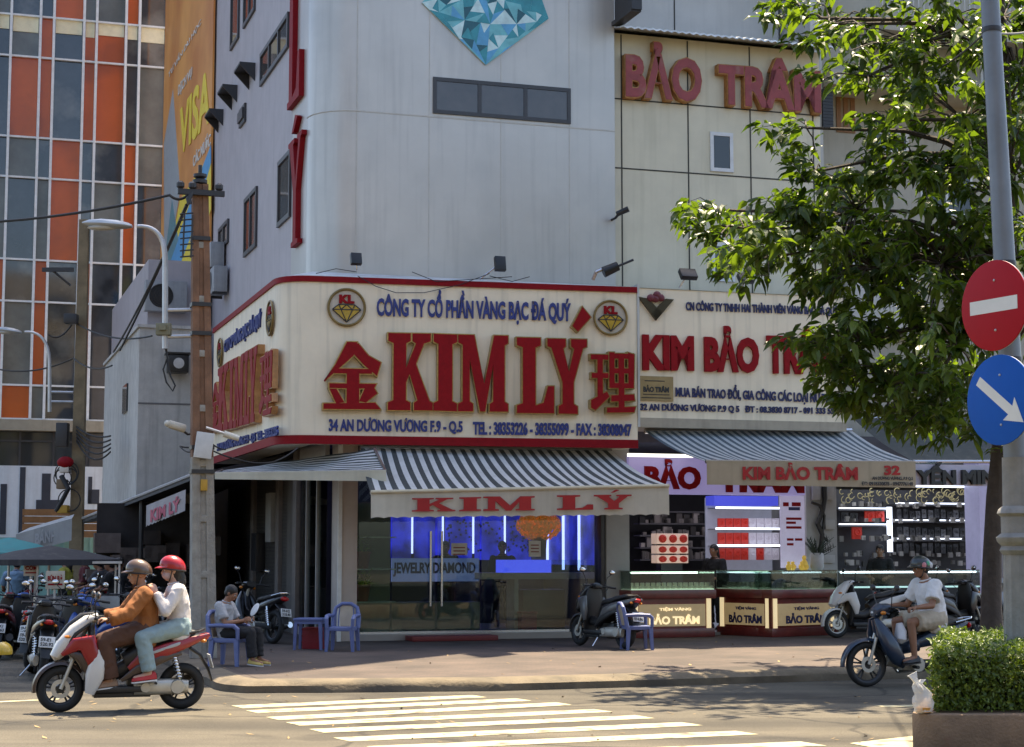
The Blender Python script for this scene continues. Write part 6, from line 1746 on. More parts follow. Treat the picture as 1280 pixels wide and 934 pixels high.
def leaf(c, d, L_, Wd_, roll):
    """drooping folded leaf with a bent midrib: base c, direction d"""
    up = Vector((0, 0, 1)); s = d.cross(up)
    if s.length < .05: s = Vector((1, 0, 0))
    s.normalize(); n_ = s.cross(d).normalized()
    q = Matrix.Rotation(roll, 3, d); s = q @ s; n_ = q @ n_
    p0, p1, p2, p3 = c, c + d * L_ * .3 + n_ * L_ * .04, c + d * L_ * .68 + n_ * L_ * .02, c + d * L_ - Vector((0, 0, L_ * .14))
    f = n_ * Wd_ * .35
    V = [lv.bm.verts.new(v) for v in (p0, p1 + s * Wd_ + f, p2 + s * Wd_ * .85 + f, p3, p2 - s * Wd_ * .85 + f, p1 - s * Wd_ + f, p1, p2)]
    for idx in ((0, 6, 1), (1, 6, 7, 2), (2, 7, 3), (0, 5, 6), (6, 5, 4, 7), (7, 4, 3)):
        lv.bm.faces.new([V[i] for i in idx])
forks = tr[4:9]
for cx_, cy_, rx, ry, n in CL:
    Yc = 24.6
    ctr = rel(cx_, cy_, Yc)
    src = min(forks, key=lambda f: (f - ctr).length + max(0, f.z - ctr.z) * .8)
    m1 = src.lerp(ctr, .5) + Vector((0, random.uniform(-.3, .3), .35))
    twigs.tube([src, src.lerp(m1, .6) + Vector((0, 0, .1)), m1, ctr], [.055, .045, .032, .018], 6)
    for k in range(int(n * (1.1 if cy_ < 210 else 1.75) + .5)):
        a = random.uniform(0, 6.28); rr_ = math.sqrt(random.random())
        p = rel(cx_ + rx * rr_ * math.cos(a), cy_ + ry * rr_ * math.sin(a), Yc + random.gauss(0, 1.1))
        base = ctr.lerp(p, .35) + Vector((0, 0, .05))
        outw = (p - src); outw.z = 0
        if outw.length < .1: outw = Vector((random.gauss(0, 1), random.gauss(0, 1), 0))
        outw.normalize()
        dirs = (outw + Vector((random.gauss(0, .6), random.gauss(0, .6), random.gauss(.05, .3)))).normalized()
        e = p + dirs * random.uniform(.35, .6)
        if (p - ctr).length > .25: twigs.tube([ctr, base.lerp(p, .5) + Vector((0, 0, .06)), p], [.014, .011, .008], 5)
        m_ = p.lerp(e, .5) + Vector((0, 0, .05))
        twigs.tube([p, m_, e + Vector((0, 0, -.06))], [.008, .006, .003], 4)
        nl = random.randint(16, 24)
        for j in range(nl):
            s = random.uniform(-.2, 1.0); c = p.lerp(e, s) + Vector((random.gauss(0, .05), random.gauss(0, .05), random.gauss(0, .04)))
            az = random.uniform(0, 6.28)
            d = (Vector((math.cos(az), math.sin(az), random.uniform(-1.3, .05))) * .8 + dirs * .5).normalized()
            leaf(c, d, random.choice((.14, .18, .22, .25, .29)) * random.uniform(.85, 1.15), random.uniform(.034, .062), random.gauss(0, .5))
twigs.build('limbs', m_bark, tree)
lv.build('crown', leaf_mat('tree_leaf', (.05, .10, .018), (2.1, 2.15, .45), .44, .5, .38), tree, smooth=0, doubles=False)
# ================================================================ two-wheelers (local x forward, y left, z up)
m_tyre = M('tyre_rubber', (.014, .014, .014), .75, var=.2, scale=20)
m_rim = M('alloy_rim', (.34, .33, .31), .35, metal=.7, var=.1); m_rimd = M('dark_rim', (.03, .03, .03), .4, metal=.3)
m_chrome = M('chrome', (.62, .62, .62), .12, metal=1.0, var=0); m_alu = M('cast_aluminium', (.48, .46, .40), .4, metal=.5, var=.15)
m_blackp = M('moto_black_plastic', (.014, .014, .015), .42, var=.15); m_seat = M('seat_vinyl', (.014, .014, .016), .5, var=.15, scale=12)
m_bronze = M('moto_bronze_panel', (.06, .04, .032), .35, metal=.3, var=.1, coat=.3)
m_lens = M('clear_lens', (.55, .58, .60), .08, var=0, spec=.8); m_tail = M('tail_red', (.45, .012, .012), .2, var=0); m_amber = M('amber_lens', (.6, .2, .02), .2, var=0)
m_plate = M('number_plate', (.62, .62, .60), .5)
def paint(name, c, rough=.28): return M(name, c, rough, var=.05, coat=.35, scale=3)
p_red, p_white, p_black, p_blue, p_navy, p_silver, p_maroon = paint('paint_red', (.27, .005, .01)), paint('paint_white', (.62, .60, .56)), paint('paint_black', (.012, .012, .014)), paint('paint_blue', (.02, .07, .30)), paint('paint_dark_blue', (.014, .028, .055)), paint('paint_silver', (.35, .36, .37)), paint('paint_maroon', (.16, .015, .02))

def sweep(b, pts, hw, hh, y0=0.0, n=16, p=2.6):
    """superelliptic section swept along a side-view path; pts (x, z)"""
    P = [Vector((q[0], 0, q[1])) for q in pts]; rings = []
    ys = y0 if isinstance(y0, (list, tuple)) else [y0] * len(P)
    for i, c in enumerate(P):
        d = (P[min(i + 1, len(P) - 1)] - P[max(i - 1, 0)]).normalized(); nn = Vector((-d.z, 0, d.x))
        ring = []
        for k in range(n):
            a = 2 * math.pi * k / n; ca, sa = math.cos(a), math.sin(a)
            e = 2 / p
            ring.append(c + Vector((0, ys[i] + hw[i] * math.copysign(abs(ca) ** e, ca), 0)) + nn * hh[i] * math.copysign(abs(sa) ** e, sa))
        rings.append(ring)
    b.loft(rings); return b
def wheel(parent, x, R_, r_, rim, spokes=5, disc=True, y=0.0, wide=1.0):
    b = MB(); b.torus((x, y, R_), R_ - r_, r_, 'y', 44, 12, sq=wide); w_ = b.build('wheel', m_tyre, parent)
    b = MB(); rr = R_ - r_ * 1.75
    b.lathe([(rr, -.035), (rr + .018, -.04), (rr + .018, .04), (rr, .035), (rr - .014, .02), (rr - .014, -.02), (rr, -.035)], (x, y, R_), 40, 'y', caps=False)
    b.lathe([(.0, -.045), (.045, -.045), (.05, -.03), (.05, .03), (.045, .045), (.0, .045)], (x, y, R_), 18, 'y', caps=False)
    for k in range(spokes):
        a = 2 * math.pi * k / spokes + .3
        for da in (-.16, .16):
            b.tube([(x + .04 * math.cos(a), y, R_ + .04 * math.sin(a)), (x + rr * .98 * math.cos(a + da), y, R_ + rr * .98 * math.sin(a + da))], [.014, .011], 6)
    b.build('rim', rim, w_)
    if disc:
        b = MB(); b.lathe([(.055, -.005), (.10, -.005), (.10, .005), (.055, .005), (.055, -.005)], (x, y + .055, R_), 28, 'y', caps=False); b.build('brake_disc', m_alu, w_)
    return w_
def bars(t, x, z, w_=.33, dx=-.06, mirror=True, rise=.05):
    b = MB(); b.tube([(x + dx - .05, w_, z), (x + dx, w_ * .6, z + .01), (x, .08, z - .0), (x, -.08, z), (x + dx, -w_ * .6, z + .01), (x + dx - .05, -w_, z)], .014, 8); b.build('handlebar', m_blackp, t)
    for s in (1, -1):
        b = MB(); b.tube([(x + dx - .052, s * w_, z), (x + dx - .02, s * (w_ - .12), z + .006)], .019, 10); g_ = b.build('grip', m_seat, t)
        b = MB(); b.tube([(x + dx + .02, s * (w_ - .13), z + .005), (x + dx + .045, s * (w_ - .02), z + .0)], .006, 5); b.build('brake_lever', m_chrome, g_)
        if mirror:
            b = MB(); b.tube([(x + .0, s * (w_ - .15), z + .01), (x + .02, s * (w_ - .1), z + .16), (x + .0, s * (w_ - .04), z + .22)], .007, 6); mo = b.build('mirror', m_blackp, t)
            b = MB(); b.ball((x - .01, s * (w_ - .03), z + .255), (.022, .062, .042), 14, 8); b.build('mirror_shell', m_blackp, mo)
            b = MB(); b.ball((x - .022, s * (w_ - .03), z + .255), (.014, .054, .036), 14, 8); b.build('mirror_glass', m_chrome, mo)

def scooter(name, label, p1, p2, rim=m_rimd, cat='motorbike', group=None, plate='59-X1 247.63', stand=True, bag=False, accent=None):
    t = thing(name, label, cat, (0, 0, 0), 0, group); accent = accent or p1
    fx, rx, R_ = .64, -.64, .25
    wheel(t, fx, R_, .05, rim, 5, True, wide=.95); wheel(t, rx, R_, .055, rim, 5, False, wide=1.05)
    b = MB()                                                                    # fork
    for s in (1, -1): b.tube([(fx, s * .075, R_), (.52, s * .07, .56)], .02, 8)
    b.tube([(.53, 0, .54), (.36, 0, .96)], .03, 8); b.build('fork', m_alu, t)
    b = MB(); n_ = 16; rings = []                                               # front mudguard
    for k in range(n_ + 1):
        a = R(-8) + R(150) * k / n_; w_ = .075 * (.45 + .55 * math.sin(math.pi * min(1, (k + 1.5) / (n_ + 2))))
        cx_, cz_ = fx + .285 * math.cos(a), R_ + .285 * math.sin(a)
        ix, iz = fx + .262 * math.cos(a), R_ + .262 * math.sin(a)
        rings.append([Vector((fx + .255 * math.cos(a), w_, R_ + .255 * math.sin(a))), Vector((cx_, w_ * .8, cz_)), Vector((fx + .297 * math.cos(a), 0, R_ + .297 * math.sin(a))), Vector((cx_, -w_ * .8, cz_)), Vector((fx + .255 * math.cos(a), -w_, R_ + .255 * math.sin(a))), Vector((ix, 0, iz))])
    b.loft(rings); b.build('front_mudguard', m_bronze if accent is not p1 else p1, t)
    b = MB(); sweep(b, [(.26, 1.01), (.38, .97), (.50, .86), (.62, .70), (.70, .585), (.69, .55)], [.07, .11, .135, .14, .09, .04], [.04, .06, .085, .09, .06, .02]); b.build('front_cowl', p2, t)
    if bag:
        b = MB(); sweep(b, [(.30, 1.035), (.41, .99), (.53, .88), (.645, .725)], [.03, .05, .06, .03], [.025, .07, .08, .08]); b.build('cowl_stripe', m_blackp, t)
        for s in (1, -1):
            b = MB(); sweep(b, [(.36, .93), (.50, .83), (.61, .69)], [.008, .012, .006], [.015, .022, .012], [s * .105, s * .132, s * .125]); b.build('decal_stripe', m_blackp, t)
            b = MB(); sweep(b, [(-.30, .62), (-.55, .70), (-.90, .805)], [.006, .008, .004], [.014, .018, .01], [s * .19, s * .168, s * .075]); b.build('silver_stripe', p_silver, t)
            b = MB(); sweep(b, [(.55, .63), (.46, .60), (.40, .52), (.37, .42)], [.02, .03, .03, .02], [.035, .05, .05, .03], [s * .115, s * .145, s * .16, s * .15]); b.build('lower_cowl', m_bronze, t)
    b = MB()
    for s in (1, -1): sweep(b, [(.64, .61), (.50, .72), (.38, .74), (.31, .55), (.30, .42)], [.02, .035, .04, .035, .02], [.02, .075, .11, .08, .03], [s * .10, s * .15, s * .18, s * .19, s * .17])
    b.build('side_cowl', p1, t)
    b = MB(); sweep(b, [(.33, .95), (.33, .75), (.35, .5), (.38, .22)], [.13, .19, .185, .10], [.035, .04, .04, .03]); b.build('leg_shield', m_blackp, t)
    if bag:
        b = MB(); sweep(b, [(.29, .66), (.27, .55), (.30, .38), (.35, .20)], [.03, .05, .06, .03], [.05, .085, .10, .05], .18); b.build('white_leg_panel', p_white, t)  # white plastic bag hanging at the leg shield, built as a scooter part
    b = MB()
    for s in (1, -1): b.ball((.655, s * .055, .665), (.05, .045, .035), 12, 8)
    b.build('headlight', m_lens, t)
    for s in (1, -1):
        b = MB(); b.ball((.575, s * .115, .80), (.045, .03, .022), 10, 6); b.build('indicator', m_amber, t)
    b = MB(); b.box(-.22, .36, -.16, .16, .20, .27, bev=.02); sweep(b, [(.30, .42), (.1, .40), (-.06, .46), (-.14, .56)], [.07, .075, .09, .12], [.08, .08, .10, .10]); b.build('floorboard', m_blackp, t)
    b = MB(); b.box(-.30, .30, -.12, .12, .15, .199, bev=.01); b.build('under_panel', m_blackp, t)
    b = MB(); sweep(b, [(-.02, .52), (-.16, .58), (-.35, .63), (-.58, .69), (-.80, .755), (-.90, .79)], [.10, .15, .16, .15, .09, .04], [.10, .14, .12, .085, .05, .015]); b.build('rear_body', m_blackp, t)
    for s in (1, -1):
        b = MB(); sweep(b, [(-.06, .45), (-.22, .56), (-.45, .645), (-.70, .725), (-.93, .80)], [.02, .03, .035, .03, .012], [.03, .085, .075, .05, .02], [s * .13, s * .155, s * .15, s * .12, s * .06]); b.build('side_panel', p1, t)
        b = MB(); sweep(b, [(.02, .33), (-.15, .44), (-.40, .55), (-.62, .61)], [.012, .02, .02, .01], [.02, .05, .045, .02], [s * .15, s * .175, s * .17, s * .14]); b.build('lower_panel', m_bronze if accent is not p1 else m_blackp, t)
    b = MB(); sweep(b, [(.01, .69), (-.10, .735), (-.30, .755), (-.45, .80), (-.68, .835), (-.78, .825)], [.07, .115, .13, .125, .10, .05], [.03, .05, .055, .05, .045, .02]); b.build('seat', m_seat, t)
    b = MB(); b.tube([(-.58, .13, .80), (-.80, .11, .84), (-.88, 0, .86), (-.80, -.11, .84), (-.58, -.13, .80)], .013, 8); b.build('grab_rail', m_blackp, t)
    b = MB(); b.ball((-.90, 0, .775), (.03, .075, .035), 14, 8); b.build('tail_light', m_tail, t)
    for s in (1, -1):
        b = MB(); b.ball((-.86, s * .09, .735), (.035, .025, .02), 10, 6); b.build('indicator', m_amber, t)
    b = MB(); sweep(b, [(-.72, .66), (-.84, .58), (-.93, .42), (-.97, .30)], [.09, .09, .075, .06], [.02, .018, .014, .01]); b.build('rear_mudguard', m_blackp, t)
    b = MB(); rot = Matrix.Rotation(R(16), 3, 'Y'); b.box(-.955, -.945, -.105, .105, .44, .59, bev=.004, rot=rot); pl_ = b.build('number_plate', m_plate, t)
    me = text_mesh(plate.replace(' ', '\n'), .01, .03); xs = [v.co.x for v in me.vertices]; ys = [v.co.y for v in me.vertices]; ax, bx, ay, by = min(xs), max(xs), min(ys), max(ys)
    cc = Vector((-.95, 0, .515))
    for v in me.vertices:
        q = Vector((-.958 if v.co.z > 0 else -.954, .085 - .17 * (v.co.x - ax) / (bx - ax), .46 + .11 * (v.co.y - ay) / (by - ay))); v.co = rot @ (q - cc) + cc
    obj_from_mesh('plate_lettering', me, m_dark, pl_)
    b = MB(); sweep(b, [(-.12, .24), (-.30, .25), (-.50, .255), (-.70, .25)], [.05, .06, .06, .035], [.07, .085, .085, .07], .10); b.build('engine_case', m_alu, t)
    b = MB(); b.box(-.38, -.05, -.12, .06, .20, .40, bev=.03); b.build('engine_block', m_blackp, t)
    b = MB(); b.lathe([(.0, .165), (.07, .165), (.08, .15), (.085, .12)], (-.58, 0, .25), 20, 'y'); b.build('case_cover', m_alu, t); b = MB(); b.lathe([(.0, .165), (.05, .165), (.06, .14)], (-.24, 0, .25), 18, 'y'); b.build('case_cover', m_alu, t)
    b = MB(); b.tube([(-.12, -.10, .22), (-.30, -.14, .20), (-.42, -.16, .25)], .022, 8); b.tube([(-.42, -.16, .25), (-.86, -.17, .38)], [.05, .06], 14); b.build('exhaust', m_blackp, t)
    b = MB(); b.tube([(-.62, .12, .30), (-.54, .13, .60)], .018, 8)
    for k in range(7): b.torus((-.60 + .055 * k / 6, .12 + .01 * k / 6, .36 + .2 * k / 6), .032, .008, 'z', 14, 5)
    b.build('shock_absorber', m_chrome, t)
    bars(t, .30, .985)
    b = MB()
    for s in (1, -1): b.tube([(.25, s * .2, 1.0), (.36, s * .16, 1.04), (.40, s * .08, .95)], .006, 5); b.tube([(.24, s * .22, .99), (.34, s * .24, .93), (.36, s * .12, .84)], .005, 5)
    b.build('control_cable', m_cable, t)
    b = MB(); b.box(.20, .31, -.07, .07, .955, 1.02, bev=.02); b.build('instrument', m_blackp, t)
    if stand:
        b = MB(); b.tube([(-.05, .10, .2), (-.10, .25, .0)], .012, 6); b.build('side_stand', m_chrome, t)
    else:
        b = MB(); b.tube([(-.34, .19, .30), (-.34, .26, .30)], .014, 6); b.tube([(-.34, -.19, .30), (-.34, -.26, .30)], .014, 6); b.build('foot_peg', m_blackp, t)
    return t

def underbone(name, label, p1, shield, cat='motorbike', group=None, plate='59-H2 318.40', stand=True, rim=m_rimd):
    t = thing(name, label, cat, (0, 0, 0), 0, group)
    fx, rx, R_ = .615, -.615, .285
    wheel(t, fx, R_, .042, rim, 5, True); wheel(t, rx, R_, .048, rim, 5, False)
    b = MB()
    for s in (1, -1): b.tube([(fx, s * .075, R_), (.50, s * .07, .62)], [.024, .02], 8)
    b.tube([(.50, 0, .60), (.36, 0, .98)], .028, 8); b.build('fork', m_alu, t)
    b = MB(); n_ = 18; rings = []
    for k in range(n_ + 1):
        a = R(-5) + R(165) * k / n_; w_ = .07 * (.5 + .5 * math.sin(math.pi * (k + 1) / (n_ + 2))); lift = .03 * max(0, (8 - k) / 8)
        f_ = lambda r: (fx + (r + lift) * math.cos(a), R_ + (r + lift) * math.sin(a))
        o_, c_, i_ = f_(.30), f_(.325), f_(.305)
        rings.append([Vector((o_[0], w_, o_[1])), Vector((c_[0], w_ * .7, c_[1])), Vector((c_[0] , 0, c_[1] + .012)), Vector((c_[0], -w_ * .7, c_[1])), Vector((o_[0], -w_, o_[1])), Vector((i_[0], 0, i_[1]))])
    b.loft(rings); b.build('front_mudguard', p1, t)
    b = MB(); sweep(b, [(.30, 1.0), (.40, .98), (.47, .93), (.50, .88)], [.10, .12, .10, .05], [.05, .075, .07, .03]); b.build('handlebar_cowl', p1, t)
    b = MB(); b.ball((.475, 0, .93), (.05, .085, .062), 16, 10); b.build('headlight', m_lens, t)
    for s in (1, -1):
        b = MB(); b.ball((.43, s * .13, .93), (.04, .03, .025), 10, 6); b.build('indicator', m_amber, t)
        b = MB(); sweep(b, [(.50, .86), (.44, .70), (.36, .52), (.26, .36), (.14, .27)], [.03, .06, .07, .055, .02], [.03, .085, .11, .10, .05], [s * .06, s * .13, s * .17, s * .17, s * .13]); b.build('leg_shield', shield, t)
    b = MB(); sweep(b, [(.48, .85), (.42, .62), (.30, .50), (.10, .47), (-.10, .52)], [.06, .07, .065, .07, .10], [.05, .07, .07, .07, .09]); b.build('centre_tube', p1, t)
    b = MB(); sweep(b, [(-.02, .52), (-.25, .60), (-.50, .67), (-.75, .75), (-.86, .79)], [.08, .12, .125, .09, .04], [.06, .11, .095, .055, .02]); b.build('rear_body', p1, t)
    b = MB(); sweep(b, [(-.02, .66), (-.15, .735), (-.40, .765), (-.65, .81), (-.80, .82)], [.06, .11, .12, .11, .06], [.025, .045, .05, .045, .02]); b.build('seat', m_seat, t)
    b = MB(); b.tube([(-.62, .12, .80), (-.86, .09, .85), (-.93, 0, .86), (-.86, -.09, .85), (-.62, -.12, .80)], .013, 8); b.build('grab_rail', m_chrome, t)
    b = MB(); b.ball((-.87, 0, .76), (.03, .08, .04), 14, 8); b.build('tail_light', m_tail, t)
    b = MB(); sweep(b, [(-.70, .66), (-.84, .60), (-.94, .45), (-.98, .34)], [.085, .085, .07, .06], [.018, .016, .012, .01]); b.build('rear_mudguard', m_blackp, t)
    b = MB(); rot = Matrix.Rotation(R(16), 3, 'Y'); b.box(-.965, -.955, -.10, .10, .46, .60, bev=.004, rot=rot); pl_ = b.build('number_plate', m_plate, t)
    me = text_mesh(plate.replace(' ', '\n'), .01, .03); xs = [v.co.x for v in me.vertices]; ys = [v.co.y for v in me.vertices]; ax, bx, ay, by = min(xs), max(xs), min(ys), max(ys); cc = Vector((-.96, 0, .53))
    for v in me.vertices:
        q = Vector((-.968 if v.co.z > 0 else -.964, .08 - .16 * (v.co.x - ax) / (bx - ax), .475 + .11 * (v.co.y - ay) / (by - ay))); v.co = rot @ (q - cc) + cc
    obj_from_mesh('plate_lettering', me, m_dark, pl_)
    b = MB(); b.box(-.16, .16, -.10, .10, .20, .36, bev=.04); b.tube([(.10, 0, .30), (.34, 0, .34)], [.075, .085], 12); b.build('engine', m_alu, t)
    b = MB(); b.lathe([(0, .135), (.085, .135), (.10, .12), (.10, .08)], (-.06, 0, .27), 20, 'y'); b.build('engine_cover', m_alu, t)
    b = MB(); b.box(-.66, -.06, .075, .11, .24, .34, bev=.02); b.build('chain_case', m_blackp, t)
    b = MB(); b.tube([(.22, -.05, .27), (.10, -.12, .17), (-.25, -.13, .20)], .02, 8); b.tube([(-.25, -.13, .20), (-.88, -.15, .34)], [.04, .052], 12); b.build('exhaust', m_chrome, t)
    for s in (1, -1):
        b = MB(); b.tube([(-.62, s * .12, .30), (-.50, s * .12, .62)], .016, 8)
        for k in range(7): b.torus((-.60 + .08 * k / 6, s * .12, .35 + .2 * k / 6), .03, .008, 'z', 14, 5)
        b.build('shock_absorber', m_chrome, t)
    b = MB(); b.tube([(.02, .24, .25), (.02, -.24, .25)], .013, 8)
    for s in (1, -1): b.tube([(.02, s * .15, .25), (.02, s * .26, .25)], .022, 8)
    b.build('foot_peg', m_blackp, t)
    bars(t, .34, .99)
    if stand:
        b = MB(); b.tube([(-.10, .10, .22), (-.14, .26, .0)], .012, 6); b.build('side_stand', m_chrome, t)
    return t
# ================================================================ people
def remeshed(mb, voxel, smooth_it=6, noise_amp=0.0, noise_scale=6.0, seed=0.0):
    me = bpy.data.meshes.new('tmp'); bmesh.ops.recalc_face_normals(mb.bm, faces=list(mb.bm.faces)); mb.bm.to_mesh(me); mb.bm.free()
    o = bpy.data.objects.new('tmp', me); COL.objects.link(o)
    m = o.modifiers.new('r', 'REMESH'); m.mode = 'VOXEL'; m.voxel_size = voxel; m.use_smooth_shade = True
    if smooth_it:
        s = o.modifiers.new('s', 'SMOOTH'); s.factor = .5; s.iterations = smooth_it
    dg = bpy.context.evaluated_depsgraph_get(); dg.update()
    out = bpy.data.meshes.new_from_object(o.evaluated_get(dg), depsgraph=dg)
    bpy.data.objects.remove(o); bpy.data.meshes.remove(me)
    if noise_amp:
        ns = [v.normal.copy() for v in out.vertices]
        for v, n_ in zip(out.vertices, ns):
            q = v.co * noise_scale + Vector((seed, seed * 2, 0))
            a = noise.noise(Vector((q.x, q.y, q.z * .6))); b2 = 1 - 2 * abs(noise.noise(q * 1.7))
            v.co += n_ * noise_amp * (a + .7 * b2)
    for p in out.polygons: p.use_smooth = True
    return out
def limb(b, pts, rs, ends=True, n=12):
    b.tube(pts, rs, n)
    if ends:
        for p, r in zip(pts, rs): b.ball(p, r, 12, 8)
def torso(b, secs, lat, n=18):
    """secs: (centre, half width, half depth, forward dir)"""
    rings = []
    for c, w_, d_, f in secs:
        c = Vector(c); f = Vector(f).normalized()
        rings.append([c + lat * w_ * math.cos(2 * math.pi * k / n) + f * d_ * math.sin(2 * math.pi * k / n) for k in range(n)])
    b.loft(rings)
def hand(b, w_, d, pn, side, curl=1.0, s=1.0):
    """wrist w_, finger direction d, palm normal pn (fingers curl towards it), side +1/-1 puts the thumb"""
    d = d.normalized(); pn = (pn - d * pn.dot(d)).normalized(); sd = d.cross(pn) * side
    rings = []
    for t, wd, th in ((-.01, .026, .019), (.02, .034, .017), (.055, .042, .016), (.085, .041, .013)):
        c = w_ + d * t * s; rings.append([c + sd * wd * s * math.cos(k * math.pi / 6) + pn * th * s * math.sin(k * math.pi / 6) for k in range(12)])
    b.loft(rings)
    for i, (off, ln) in enumerate(((.031, .070), (.0105, .079), (-.0105, .074), (-.030, .058))):
        p = w_ + d * .075 * s + sd * off * s; dd = d.copy()
        pts = [p]; 
        for j, fr in enumerate((.45, .32, .23)):
            a = curl * (.55, .75, .6)[j]
            dd = (Matrix.Rotation(a, 3, d.cross(pn)) @ dd) if True else dd
            p = p + dd * ln * fr * s; pts.append(p)
        limb(b, pts, [.0105 * s, .0098 * s, .009 * s, .0078 * s], n=8)
    p = w_ + d * .025 * s + sd * .030 * s
    t1 = p + (d * .6 + sd * .75 + pn * .3).normalized() * .035 * s; t2 = t1 + (d * .85 + sd * .1 + pn * .55 * curl).normalized() * .032 * s; t3 = t2 + (d * .7 - sd * .35 + pn * .6 * curl).normalized() * .024 * s
    limb(b, [p, t1, t2, t3], [.014 * s, .0115 * s, .010 * s, .008 * s], n=8)
m_skin = M('skin_tan', (.36, .19, .115), .55, var=.08, scale=12); m_skin2 = M('skin_brown', (.26, .125, .07), .55, var=.08, scale=12); m_skin3 = M('skin_light', (.48, .28, .20), .55, var=.06, scale=12)
m_hair = M('hair_black', (.010, .009, .009), .5, var=.3, scale=40); m_eye = M('eye_dark', (.015, .012, .012), .2, var=0); m_eyew = M('eye_white', (.55, .52, .48), .3, var=0); m_lip = M('lip', (.30, .10, .08), .5, var=0)
def cloth(name, c, rough=.85): return M(name, c, rough, var=.12, scale=10, bump=.15, bscale=120)
def head_prims(b, H, f, u, s=1.0):
    l = u.cross(f).normalized(); rot = Matrix((f, l, u)).transposed()
    B = lambda off, r: b.ball(H + (f * off[0] + l * off[1] + u * off[2]) * s, tuple(q * s for q in r), 16, 12, rot)
    B((-.008, 0, .028), (.096, .076, .090)); B((.022, 0, -.030), (.068, .060, .075)); B((.042, 0, -.075), (.042, .040, .034)); B((.062, 0, .022), (.034, .058, .030))
    b.tube([H + f * .086 * s + u * .022 * s, H + f * .108 * s - u * .022 * s], [.009 * s, .015 * s], 8); b.ball(H + f * .106 * s - u * .024 * s, .014 * s, 8, 6)
    B((.086, 0, -.052), (.014, .024, .008)); B((.084, 0, -.064), (.013, .022, .008))
    for sg in (1, -1): B((.054, sg * .038, -.018), (.030, .022, .024)); B((-.012, sg * .077, -.004), (.020, .010, .032))
